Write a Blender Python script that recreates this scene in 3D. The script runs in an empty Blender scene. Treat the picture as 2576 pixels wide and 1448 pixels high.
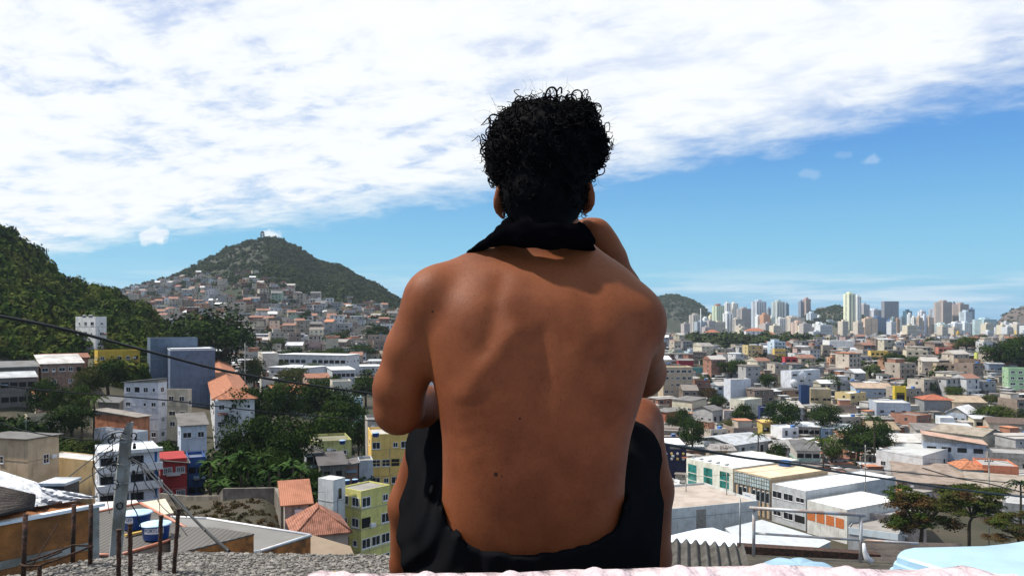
import bpy, math, random
import numpy as np
from mathutils import Vector, Matrix

# ------------------------------------------------------------------ camera
F, CX, HY, CZ = 1982.0, 1287.5, 803.0, 50.0      # focal length and horizon in units of a 2575 wide picture
S = bpy.context.scene
COL = S.collection
cam_d = bpy.data.cameras.new("camera"); cam = bpy.data.objects.new("camera", cam_d); COL.objects.link(cam)
cam.location = (0, 0, CZ); cam.rotation_euler = (math.radians(90), 0, 0)
cam_d.sensor_width = 36; cam_d.lens = 36*F/2575; cam_d.shift_y = (HY-724)/2575.0
cam_d.clip_start = 0.05; cam_d.clip_end = 60000
S.camera = cam

# ------------------------------------------------------------------ sun and sky
SUN_EL, SUN_AZ = 56.0, -84.5      # azimuth measured from +Y (view direction) towards +X
sd = Vector((math.sin(math.radians(SUN_AZ))*math.cos(math.radians(SUN_EL)),
             math.cos(math.radians(SUN_AZ))*math.cos(math.radians(SUN_EL)), math.sin(math.radians(SUN_EL))))
sl = bpy.data.lights.new("sun", 'SUN'); sun = bpy.data.objects.new("sun", sl); COL.objects.link(sun)
sl.energy = 5.0; sl.angle = math.radians(2.4); sl.color = (1.0, 0.95, 0.87)
sun.rotation_euler = sd.to_track_quat('Z', 'Y').to_euler(); sun.location = (0, 0, 120)

W = bpy.data.worlds.new("World"); S.world = W; W.use_nodes = True
nt = W.node_tree; nt.nodes.clear()
def N(t, **k):
    n = nt.nodes.new(t)
    for a, b in k.items(): setattr(n, a, b)
    return n
def LK(a, b): nt.links.new(a, b)
def mth(op, a, b=None, c=None, clamp=False):
    n = N('ShaderNodeMath', operation=op, use_clamp=clamp)
    for i, v in enumerate((a, b, c)):
        if v is None: continue
        if isinstance(v, (int, float)): n.inputs[i].default_value = v
        else: LK(v, n.inputs[i])
    return n.outputs[0]
def maprange(v, a, b, c=0.0, d=1.0, smooth=True):
    n = N('ShaderNodeMapRange'); n.interpolation_type = 'SMOOTHSTEP' if smooth else 'LINEAR'
    LK(v, n.inputs[0]); n.inputs[1].default_value = a; n.inputs[2].default_value = b
    n.inputs[3].default_value = c; n.inputs[4].default_value = d
    return n.outputs[0]
def noise(vec, scale, detail=6, rough=.55, dist=0.0):
    n = N('ShaderNodeTexNoise'); LK(vec, n.inputs['Vector']); n.inputs['Scale'].default_value = scale
    n.inputs['Detail'].default_value = detail; n.inputs['Roughness'].default_value = rough
    n.inputs['Distortion'].default_value = dist
    return n.outputs[0]
out = N('ShaderNodeOutputWorld'); bg = N('ShaderNodeBackground')
sky = N('ShaderNodeTexSky'); sky.sky_type = 'NISHITA'; sky.sun_disc = False
sky.sun_elevation = math.radians(SUN_EL); sky.sun_rotation = math.radians(SUN_AZ)
sky.air_density = 1.0; sky.dust_density = 0.35; sky.ozone_density = 2.2; sky.altitude = 40
tc = N('ShaderNodeTexCoord'); sep = N('ShaderNodeSeparateXYZ'); LK(tc.outputs['Generated'], sep.inputs[0])
vx, vy, vz = sep.outputs
zc = mth('MAXIMUM', vz, 0.02)
px = mth('DIVIDE', vx, zc); py = mth('DIVIDE', vy, zc)      # point on a cloud deck at height 1
comb = N('ShaderNodeCombineXYZ'); zt_ = mth('ADD', mth('MAXIMUM', vz, 0.0), .16)      # thick deck: softer foreshortening of its texture
LK(mth('MULTIPLY', mth('DIVIDE', vx, zt_), 1.5), comb.inputs[0]); LK(mth('MULTIPLY', mth('DIVIDE', vy, zt_), 1.5), comb.inputs[1])
# wind-stretched coordinates on the deck
rot = N('ShaderNodeVectorRotate'); rot.rotation_type = 'Z_AXIS'; LK(comb.outputs[0], rot.inputs['Vector']); rot.inputs['Angle'].default_value = math.radians(24)
scl = N('ShaderNodeMapping'); LK(rot.outputs[0], scl.inputs['Vector']); scl.inputs['Scale'].default_value = (1.0, 1.35, 1)
deck = scl.outputs[0]
edge = mth('ADD', py, mth('MULTIPLY', px, 0.86))
n_edge = noise(deck, 0.55, 7, .6, .3)
n_fine = noise(deck, 3.6, 9, .62, .25)
n_gap = noise(deck, 1.15, 6, .58, .2)
e2 = mth('ADD', edge, mth('ADD', mth('MULTIPLY', mth('SUBTRACT', n_edge, .5), -3.8), mth('MULTIPLY', mth('SUBTRACT', n_fine, .5), -2.2)))
e2 = mth('ADD', e2, maprange(px, 1.2, 2.3, 0, .9))
front = maprange(e2, 6.7, 4.5)
# holes where the blue shows through the deck, mostly to the left
gap = maprange(mth('ADD', mth('MULTIPLY', n_gap, .5), mth('MULTIPLY', n_fine, .5)), .34, .49)
leftish = maprange(px, .9, -.6)
hole = mth('SUBTRACT', 1.0, mth('MULTIPLY', mth('SUBTRACT', 1.0, gap), mth('ADD', .10, mth('MULTIPLY', leftish, .42))))
behind = maprange(vy, -.1, .30, .45, 1.0)
cover = mth('MULTIPLY', mth('MULTIPLY', front, hole), mth('MULTIPLY', behind, maprange(vz, .02, .07)), clamp=True)
# low streaky bank just above the horizon and a few little puffs
comb2 = N('ShaderNodeCombineXYZ'); LK(mth('MULTIPLY', vx, 5.0), comb2.inputs[0]); LK(mth('MULTIPLY', vz, 60.0), comb2.inputs[1])
n_low = noise(comb2.outputs[0], 1.0, 6, .6, .2)
low = mth('MULTIPLY', maprange(n_low, .42, .62), mth('MULTIPLY', maprange(vz, .0, .02), maprange(vz, .075, .03)))
def puff(x, y, rx, ry, s=.8):
    u, w = (x-CX)/F, (HY-y)/F
    k = 1/math.sqrt(1+u*u+w*w)
    du = mth('DIVIDE', mth('SUBTRACT', vx, u*k), rx/F); dw = mth('DIVIDE', mth('SUBTRACT', vz, w*k), ry/F)
    r = mth('SQRT', mth('ADD', mth('MULTIPLY', du, du), mth('MULTIPLY', dw, dw)))
    r = mth('ADD', r, mth('MULTIPLY', mth('SUBTRACT', n_puff, .5), 2.6))
    return mth('MULTIPLY', maprange(r, 1.1, .35), s)
vs = N('ShaderNodeVectorMath', operation='SCALE'); LK(tc.outputs['Generated'], vs.inputs[0]); vs.inputs['Scale'].default_value = 1.0
n_puff = noise(vs.outputs[0], 55, 5, .65)
puffs = puff(388, 592, 30, 26, .9)
for a in ((676, 590, 26, 15, .8), (302, 600, 14, 12, .4), (2032, 438, 28, 12, .14), (2190, 402, 20, 12, .22), (2118, 390, 26, 8, .10)):
    puffs = mth('MAXIMUM', puffs, puff(*a))
total = mth('MAXIMUM', mth('MAXIMUM', cover, mth('MULTIPLY', low, .45)), puffs, clamp=True)
shade = mth('ADD', .78, mth('MULTIPLY', n_fine, .36))
ccol = N('ShaderNodeMixRGB'); ccol.inputs[1].default_value = (.82, .88, .98, 1); ccol.inputs[2].default_value = (.97, 1.0, 1.0, 1)
LK(maprange(mth('ADD', mth('MULTIPLY', n_fine, .55), mth('MULTIPLY', n_gap, .45)), .38, .56), ccol.inputs[0])
skm = N('ShaderNodeMixRGB', blend_type='MULTIPLY'); skm.inputs[0].default_value = 1; LK(sky.outputs[0], skm.inputs[1])
skm.inputs[2].default_value = (0.92, 1.0, 1.06, 1)
SKY_K = 0.115
ramp = N('ShaderNodeValToRGB'); LK(mth('MAXIMUM', vz, 0), ramp.inputs[0]); cr = ramp.color_ramp
for i_, (p_, c_) in enumerate(((0, (.19, .42, .68)), (.05, (.19, .50, .70)), (.10, (.155, .45, .68)), (.20, (.080, .29, .64)), (.34, (.058, .20, .60)), (.7, (.05, .14, .40)))):
    e_ = cr.elements[i_] if i_ < 2 else cr.elements.new(p_)
    e_.position = p_; e_.color = (*c_, 1)
rs = N('ShaderNodeVectorMath', operation='SCALE'); LK(ramp.outputs[0], rs.inputs[0]); rs.inputs['Scale'].default_value = 1/SKY_K
skv = N('ShaderNodeMixRGB'); skv.inputs[0].default_value = .85; LK(skm.outputs[0], skv.inputs[1]); LK(rs.outputs[0], skv.inputs[2])
cl = N('ShaderNodeVectorMath', operation='SCALE'); LK(ccol.outputs[0], cl.inputs[0]); cl.inputs['Scale'].default_value = .86/SKY_K
mix = N('ShaderNodeMixRGB'); LK(total, mix.inputs[0]); LK(skv.outputs[0], mix.inputs[1]); LK(cl.outputs[0], mix.inputs[2])
dim = N('ShaderNodeVectorMath', operation='SCALE'); LK(mix.outputs[0], dim.inputs[0]); LK(maprange(vy, -.15, .22, 1.0, 1.0), dim.inputs['Scale'])
LK(dim.outputs[0], bg.inputs[0]); bg.inputs[1].default_value = SKY_K
LK(bg.outputs[0], out.inputs[0])
S.view_settings.view_transform = 'Standard'; S.view_settings.look = 'None'
S.view_settings.exposure = 0.26; S.view_settings.gamma = 1.0
S.cycles.max_bounces = 6; S.cycles.transparent_max_bounces = 8; S.cycles.volume_bounces = 0
S.cycles.use_denoising = True

# ------------------------------------------------------------------ helpers
def P(x, y, d): return Vector(((x-CX)*d/F, d, CZ-(y-HY)*d/F))
def tag(o, label=None, cat=None, group=None, kind=None):
    if label: o['label'] = label
    if cat: o['category'] = cat
    if group: o['group'] = group
    if kind: o['kind'] = kind
    return o
def empty(name, loc, rz=0.0):
    o = bpy.data.objects.new(name, None); COL.objects.link(o); o.location = loc; o.rotation_euler = (0, 0, rz)
    o.empty_display_size = .2
    return o
def link(name, me, parent=None, loc=(0, 0, 0), rz=0.0, color=None):
    o = bpy.data.objects.new(name, me); COL.objects.link(o); o.location = loc; o.rotation_euler = (0, 0, rz)
    if parent is not None: o.parent = parent
    if color is not None: o.color = (*color[:3], 1)
    return o
def mesh_np(name, V, Fq, mats, midx=None, smooth=False, k=4):
    V = np.asarray(V, np.float32); Fq = np.asarray(Fq, np.int32)
    me = bpy.data.meshes.new(name); n, m = len(V), len(Fq)
    me.vertices.add(n); me.vertices.foreach_set('co', V.ravel())
    me.loops.add(m*k); me.loops.foreach_set('vertex_index', Fq.ravel())
    me.polygons.add(m); me.polygons.foreach_set('loop_start', np.arange(m, dtype=np.int32)*k)
    if midx is not None: me.polygons.foreach_set('material_index', np.asarray(midx, np.int32))
    me.polygons.foreach_set('use_smooth', np.full(m, smooth))
    for x in (mats if isinstance(mats, (list, tuple)) else [mats]): me.materials.append(x)
    me.update(calc_edges=True); me.validate()
    return me
class MB:
    def __init__(s): s.v = []; s.f = []; s.m = []; s.sm = []
    def add(s, vs, fs, mi=0, smooth=False):
        b = len(s.v); s.v += [tuple(v) for v in vs]
        for f in fs: s.f.append(tuple(b+i for i in f)); s.m.append(mi); s.sm.append(smooth)
        return s
    def box(s, x0, x1, y0, y1, z0, z1, mi=0):
        return s.add([(x0,y0,z0),(x1,y0,z0),(x1,y1,z0),(x0,y1,z0),(x0,y0,z1),(x1,y0,z1),(x1,y1,z1),(x0,y1,z1)],
                     [(0,3,2,1),(4,5,6,7),(0,1,5,4),(1,2,6,5),(2,3,7,6),(3,0,4,7)], mi)
    def bevel_box(s, x0, x1, y0, y1, z0, z1, b, mi=0):
        vs = []; 
        for z, i in ((z0, b), (z0+b, 0), (z1-b, 0), (z1, b)):
            vs += [(x0+i,y0+i,z),(x1-i,y0+i,z),(x1-i,y1-i,z),(x0+i,y1-i,z)]
        fs = [(3,2,1,0),(12,13,14,15)]
        for r in range(3):
            for k in range(4): fs.append((4*r+k, 4*r+(k+1)%4, 4*r+4+(k+1)%4, 4*r+4+k))
        return s.add(vs, fs, mi)
    def poly_prism(s, pts, z0, z1, mi=0):        # pts counter-clockwise (x,y)
        n = len(pts)
        z0f = z0 if callable(z0) else (lambda p: z0); z1f = z1 if callable(z1) else (lambda p: z1)
        vs = [(p[0], p[1], z0f(p)) for p in pts]+[(p[0], p[1], z1f(p)) for p in pts]
        fs = [tuple(range(n-1, -1, -1)), tuple(range(n, 2*n))]+[(i, (i+1) % n, n+(i+1) % n, n+i) for i in range(n)]
        return s.add(vs, fs, mi)
    def tube(s, pts, r, n=8, mi=0, caps=True, smooth=True):
        pts = [Vector(p) for p in pts]; rs = r if isinstance(r, (list, tuple)) else [r]*len(pts)
        vs = []; up = None
        for i, p in enumerate(pts):
            d = (pts[min(i+1, len(pts)-1)]-pts[max(i-1, 0)])
            d = d.normalized() if d.length > 1e-9 else Vector((0, 0, 1))
            if up is None: up = Vector((0, 0, 1)) if abs(d.z) < .9 else Vector((1, 0, 0))
            a = d.cross(up); a = a.normalized() if a.length > 1e-6 else d.orthogonal().normalized()
            b = a.cross(d).normalized(); up = b
            for k in range(n):
                t = 2*math.pi*k/n; vs.append(p+a*math.cos(t)*rs[i]+b*math.sin(t)*rs[i])
        fs = [(i*n+k, (i+1)*n+k, (i+1)*n+(k+1) % n, i*n+(k+1) % n) for i in range(len(pts)-1) for k in range(n)]
        s.add(vs, fs, mi, smooth)
        if caps:
            b = len(s.v)-len(vs)
            s.f.append(tuple(b+k for k in range(n))); s.m.append(mi); s.sm.append(False)
            s.f.append(tuple(b+(len(pts)-1)*n+k for k in range(n-1, -1, -1))); s.m.append(mi); s.sm.append(False)
        return s
    def lathe(s, prof, n=24, mi=0, c=(0, 0, 0), smooth=True, wob=None):
        vs = []
        for r, z in prof:
            for k in range(n):
                t = 2*math.pi*k/n; rr = r*(1 if wob is None else wob(t, z)); vs.append((c[0]+rr*math.cos(t), c[1]+rr*math.sin(t), c[2]+z))
        m = len(prof)
        fs = [(i*n+k, i*n+(k+1) % n, (i+1)*n+(k+1) % n, (i+1)*n+k) for i in range(m-1) for k in range(n)]
        return s.add(vs, fs, mi, smooth)
    def mesh(s, name, mats):
        me = bpy.data.meshes.new(name); me.from_pydata(s.v, [], s.f)
        for x in (mats if isinstance(mats, (list, tuple)) else [mats]): me.materials.append(x)
        me.polygons.foreach_set('material_index', s.m); me.polygons.foreach_set('use_smooth', s.sm); me.update()
        return me
    def build(s, name, mats, parent=None, loc=(0, 0, 0), rz=0.0, color=None): return link(name, s.mesh(name, mats), parent, loc, rz, color)

# ------------------------------------------------------------------ materials
def new_mat(name):
    global nt
    m = bpy.data.materials.new(name); m.use_nodes = True; nt = m.node_tree; nt.nodes.clear()
    o = N('ShaderNodeOutputMaterial'); b = N('ShaderNodeBsdfPrincipled'); LK(b.outputs[0], o.inputs[0])
    return m, b
def mat(name, col=(.5, .5, .5), rough=.8, objcol=False, var=.25, scale=3.0, stretch=(1, 1, 1), tint=None, bump=0.0, bscale=20, metal=0.0,
        spec=.3, wave=None, sss=0.0, island=False, world=False, streak=0.0):
    m, b = new_mat(name)
    t = N('ShaderNodeTexCoord'); src = t.outputs['Object']
    if world: src = N('ShaderNodeNewGeometry').outputs['Position']
    mp = N('ShaderNodeMapping'); LK(src, mp.inputs[0]); mp.inputs['Scale'].default_value = stretch
    base = None
    if objcol:
        oi = N('ShaderNodeObjectInfo'); base = oi.outputs['Color']
    elif island:
        g = N('ShaderNodeNewGeometry'); cr = N('ShaderNodeMixRGB'); LK(g.outputs['Random Per Island'], cr.inputs[0])
        cr.inputs[1].default_value = (*col, 1); cr.inputs[2].default_value = (*island, 1); base = cr.outputs[0]
    n1 = noise(mp.outputs[0], scale, 6, .65)
    mx = N('ShaderNodeMixRGB'); mx.blend_type = 'MIX'
    if base is None: mx.inputs[1].default_value = (*col, 1)
    else: LK(base, mx.inputs[1])
    if tint is None:
        dk = N('ShaderNodeMixRGB', blend_type='MULTIPLY'); dk.inputs[0].default_value = 1
        if base is None: dk.inputs[1].default_value = (*col, 1)
        else: LK(base, dk.inputs[1])
        dk.inputs[2].default_value = (1-var*1.6, 1-var*1.7, 1-var*1.85, 1); LK(dk.outputs[0], mx.inputs[2])
    else: mx.inputs[2].default_value = (*tint, 1)
    LK(maprange(n1, .38, .66), mx.inputs[0])
    colour = mx.outputs[0]
    if streak:
        mp2 = N('ShaderNodeMapping'); LK(src, mp2.inputs[0]); mp2.inputs['Scale'].default_value = (1.6, 1.6, .13)
        n2 = noise(mp2.outputs[0], 1.4, 5, .7)
        sk = N('ShaderNodeMixRGB', blend_type='MULTIPLY'); LK(mth('MULTIPLY', maprange(n2, .52, .72), streak), sk.inputs[0])
        LK(colour, sk.inputs[1]); sk.inputs[2].default_value = (.42, .40, .37, 1); colour = sk.outputs[0]
    hgt = None
    if wave:
        axis, wscale, depth = wave[:3]
        wv = N('ShaderNodeTexWave'); wv.wave_type = 'BANDS'; wv.bands_direction = axis; LK(src, wv.inputs[0]); wv.inputs['Scale'].default_value = wscale
        wv.inputs['Distortion'].default_value = wave[3] if len(wave) > 3 else 0
        hgt = wv.outputs['Fac'] if 'Fac' in wv.outputs else wv.outputs[1]
        wm = N('ShaderNodeMixRGB', blend_type='MULTIPLY'); wm.inputs[0].default_value = depth; LK(colour, wm.inputs[1])
        LK(hgt, wm.inputs[2]); colour = wm.outputs[0]
    LK(colour, b.inputs['Base Color'])
    b.inputs['Roughness'].default_value = rough; b.inputs['Metallic'].default_value = metal
    b.inputs['Specular IOR Level'].default_value = spec
    if sss: b.inputs['Subsurface Weight'].default_value = sss; b.inputs['Subsurface Radius'].default_value = (.02, .008, .004); b.inputs['Subsurface Scale'].default_value = .5
    if bump:
        bp = N('ShaderNodeBump'); bp.inputs['Strength'].default_value = bump; bp.inputs['Distance'].default_value = .05 if not wave else .04
        LK(noise(mp.outputs[0], bscale, 4, .6) if hgt is None else hgt, bp.inputs['Height']); LK(bp.outputs[0], b.inputs['Normal'])
    return m
M = {}
M['paint'] = mat('painted_render', objcol=True, var=.14, scale=.5, streak=.6, bump=.1, bscale=8)
M['bare'] = mat('bare_block_wall', objcol=True, var=.26, scale=.7, streak=.7, bump=.3, bscale=14)
M['trim'] = mat('white_trim', (.72, .73, .74), .6, var=.12)
M['slab'] = mat('roof_slab', objcol=True, var=.16, scale=.22, bump=.1, bscale=6)
M['tile'] = mat('clay_tiles', objcol=True, var=.30, scale=1.3, wave=('X', 1.6, .35), bump=.8)
M['corr'] = mat('corrugated_sheet', objcol=True, var=.22, scale=.35, wave=('X', 1.5, .28), bump=.5)
M['metalroof'] = mat('metal_sheet', objcol=True, var=.10, scale=.5, rough=.45, wave=('X', .8, .10), bump=.2)
M['glass'] = mat('window_glass', (.018, .022, .028), .18, spec=.5, var=.4, scale=.7)
M['tealglass'] = mat('teal_glass', (.03, .22, .20), .12, spec=.6, var=.5, scale=.35)
M['dark'] = mat('dark_opening', (.012, .012, .014), .9)
M['bark'] = mat('bark', (.09, .07, .05), .95, var=.4, scale=4, bump=.6)
M['leaf'] = mat('green_leaves', objcol=True, var=.5, scale=.55, world=True, rough=.6, spec=.25)
M['concrete'] = mat('weathered_concrete', (.32, .31, .28), .9, var=.3, scale=2.5, streak=.4, bump=.3, bscale=30)
M['metal'] = mat('grey_metal', (.32, .34, .35), .4, metal=.4, var=.3, scale=9)
M['black'] = mat('black_rubber', (.012, .012, .013), .45)
# ------------------------------------------------------------------ terrain
TX = np.array([-900, -300, 0, 250, 450, 650, 900, 1300, 1700, 2100, 2575, 3500], float)
TT = {2:[47]*12, 8:[44]*12,
 20:[42,42,42,40,38,36,34,30,28,28,28,28],
 50:[40,40,38,33,30,28,22,16,12,12,12,12],
 80:[36,34,32,27,28,28,18,12,5,4,4,4],
 100:[34,33,30,24,27,28.5,17,8,2,2,2,2],
 135:[32,30,24,18,20,23,16.5,6,0,0,0,0],
 180:[40,36,26,21,20,20,16,6,0,0,0,0],
 230:[55,46,35,30,25,22,16,8,1,0,0,0],
 330:[70,55,36,28,23,20,16,8,3,4,5,5],
 400:[80,60,36,28,24,21,17,9,8,10,18,18],
 500:[80,60,34,30,27,26,22,12,13,18,26,26],
 600:[60,50,34,34,34,34,30,18,16,20,28,28],
 750:[50,40,40,40,42,42,38,20,19,21,24,24],
 1000:[40,30,30,35,40,40,36,20,21,17,15,15],
 1500:[20,20,20,20,20,20,20,15,9,8,8,8],
 2200:[6]*8+[3.5,2.5,2.5,2.5], 2800:[2]*12, 3100:[-3]*12, 9000:[-8]*12, 26000:[-8]*12}
TY = np.array(sorted(TT)); TZ = np.array([TT[k] for k in TY], float)
def skyline(pts):
    a = np.array(pts, float); return lambda x: np.interp(x, a[:, 0], a[:, 1])
SK_MOUNT = skyline([(60,760),(275,738),(330,722),(400,706),(450,692),(520,655),(570,628),(620,609),(660,602),(700,604),(750,625),(800,660),(860,672),(905,700),(950,720),(1000,752),(1060,785),(1140,815)])
SK_LEFT = skyline([(-900,300),(-300,420),(0,598),(50,632),(90,668),(130,708),(165,722),(200,734),(270,760),(350,800),(420,850),(480,900)])
def fbm(x, y, s, seed=0):
    r = np.zeros_like(x)
    for i in range(4):
        k = s*2**i; a = .5**i
        r += a*np.sin(x*k*1.0+seed+i*1.7+1.3*np.sin(y*k*.7+i))*np.cos(y*k*1.1+seed*2.1+i*2.3+1.1*np.sin(x*k*.8))
    return r
def ground_z(X, Y, nz=True):
    X = np.asarray(X, float); Y = np.asarray(Y, float)
    sh = np.broadcast(X, Y).shape; X = np.broadcast_to(X, sh).ravel(); Y = np.broadcast_to(Y, sh).ravel()
    Yc = np.maximum(Y, 2.0); xd = np.clip(CX+F*X/np.maximum(Y, 4.0), TX[0], TX[-1])
    iy = np.clip(np.searchsorted(TY, Yc)-1, 0, len(TY)-2); ix = np.clip(np.searchsorted(TX, xd)-1, 0, len(TX)-2)
    fy = np.clip((np.log(Yc)-np.log(TY[iy]))/(np.log(TY[iy+1])-np.log(TY[iy])), 0, 1); fx = (xd-TX[ix])/(TX[ix+1]-TX[ix]); fx = fx*fx*(3-2*fx)
    z = (TZ[iy, ix]*(1-fx)+TZ[iy, ix+1]*fx)*(1-fy)+(TZ[iy+1, ix]*(1-fx)+TZ[iy+1, ix+1]*fx)*fy
    # conical mountain, ridge at 1400 m
    Hm = CZ+(HY-SK_MOUNT(xd))*1400/F
    s = np.clip((Y-600)/800, 0, None); s = np.where(s <= 1, s**1.35, np.clip(2.0-s, 0, 1)**1.0)
    on = np.clip((1150-xd)/110, 0, 1)*np.clip((xd-60)/160, 0, 1)
    zm = 36+(Hm-36)*s+(fbm(X, Y, .012)*5*np.clip(s*3, 0, 1)*np.clip((1-s)*4, 0, 1) if nz else 0)
    z = np.where((Y > 600) & (xd < 1150), np.maximum(z, z+(zm-z)*on), z)
    # near wooded hill on the left, ridge at 360 m
    Hl = CZ+(HY-SK_LEFT(xd))*360/F
    s = (Y-235)/125; s = np.where(s <= 1, np.clip(s, 0, 1)**.9, np.clip(1-(s-1)*.45, 0, 1))
    zl = z+(Hl-z)*s
    z = np.where((Y > 235) & (Y < 640) & (xd < 470), np.maximum(z, zl), z)
    return z.reshape(sh)
def gz(x, y): return float(ground_z(x, y))

def grid_mesh(name, xs, ys, fn, mt, smooth=True):
    Xg, Yg = np.meshgrid(xs, ys); Z = fn(Xg, Yg); V = np.stack([Xg, Yg, Z], -1).reshape(-1, 3)
    n, m = len(xs), len(ys); i = np.arange(m-1)[:, None]*n+np.arange(n-1)[None, :]
    Q = np.stack([i, i+1, i+n+1, i+n], -1).reshape(-1, 4)
    return mesh_np(name, V, Q, mt, smooth=smooth)
def polar_mesh(name, xds, ys, mt, dz=0.0, fn=None):
    XD, Yg = np.meshgrid(xds, ys); X = (XD-CX)/F*Yg; Z = (ground_z(X, Yg) if fn is None else fn(XD, Yg))+dz
    V = np.stack([X, Yg, Z], -1).reshape(-1, 3); n, m = len(xds), len(ys)
    i = np.arange(m-1)[:, None]*n+np.arange(n-1)[None, :]
    return mesh_np(name, V, np.stack([i, i+1, i+n+1, i+n], -1).reshape(-1, 4), mt, smooth=True)

M['ground'] = mat('town_ground', (.062, .050, .034), .95, tint=(.030, .034, .018), scale=.05, world=True, bump=.2, bscale=1)
M['hill'] = mat('hill_soil', (.050, .060, .030), .95, tint=(.11, .10, .075), scale=.02, world=True, bump=.5, bscale=.3)
M['rock'] = mat('hill_rock', (.024, .032, .016), .95, tint=(.050, .050, .034), scale=.012, world=True, bump=.6, bscale=.12)
M['water'] = mat('sea_water', (.02, .09, .15), .15, spec=.5, var=.2, scale=.01)
ysG = np.unique(np.concatenate([np.geomspace(2.2, 3300, 330), np.linspace(590, 1450, 90), np.geomspace(3300, 26000, 12)]))
tag(link('ground', polar_mesh('ground', np.linspace(-900, 3500, 380), ysG, M['ground'])), 'town ground of grey soil and streets running out to the coast', 'ground', kind='structure')
# the mountain and the wooded hill as terrain sheets of their own, a hand above the ground sheet
tag(link('mountain', polar_mesh('mountain', np.linspace(70, 1140, 300), np.linspace(615, 1560, 150), M['rock'], dz=.6)), 'steep conical mountain with bare rock flank', 'mountain', kind='structure')
tag(link('hillside', polar_mesh('hillside', np.linspace(-880, 470, 150), np.linspace(236, 636, 90), M['hill'], dz=.5)), 'steep wooded hillside rising at the left', 'hillside', kind='structure')
def ridge_hill(name, pts, D, w, label, mt, x0, x1, base=2.0, amp=3):
    sk = skyline(pts)
    def fn(XD, Y):
        H = CZ+(HY-sk(XD))*D/F; k = np.clip(1-((Y-D)/w)**2, 0, 1)
        return base-4+(H-base+4)*k+fbm(XD*3, Y, .02, D)*amp*np.clip((1-k)*3, 0, 1)*k
    tag(link(name, polar_mesh(name, np.linspace(x0, x1, 90), np.linspace(D-w, D+w, 50), mt, fn=fn)), label, 'hill', kind='structure')
    return fn
HILL_A = ridge_hill('hill', [(1560,800),(1600,770),(1640,752),(1670,746),(1700,744),(1740,757),(1770,775),(1790,795),(1815,815),(1840,835)], 2700, 500, 'dark rounded hill behind the apartment blocks beside the shoulder', M['rock'], 1565, 1838)
HILL_B = ridge_hill('hill', [(1960,835),(2000,812),(2030,793),(2060,783),(2085,775),(2100,772),(2130,778),(2160,792),(2200,815),(2230,835)], 2300, 300, 'low green hill with a round building among the towers', M['hill'], 1965, 2225)
HILL_C = ridge_hill('hill', [(2480,832),(2500,815),(2520,797),(2540,782),(2560,774),(2600,765),(2700,755),(2850,790),(2950,830)], 2800, 450, 'brown rocky hill at the right edge behind the coast', mat('brown_rock', (.13, .09, .07), .95, tint=(.07, .06, .05), scale=.01, world=True), 2485, 2945)
wm = MB().add([(-26000, 2950, -.5), (26000, 2950, -.5), (26000, 45000, -.5), (-26000, 45000, -.5)], [(0, 1, 2, 3)]).build('sea', M['water'])
tag(wm, 'blue sea seen between the far towers', 'sea', kind='structure')
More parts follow.
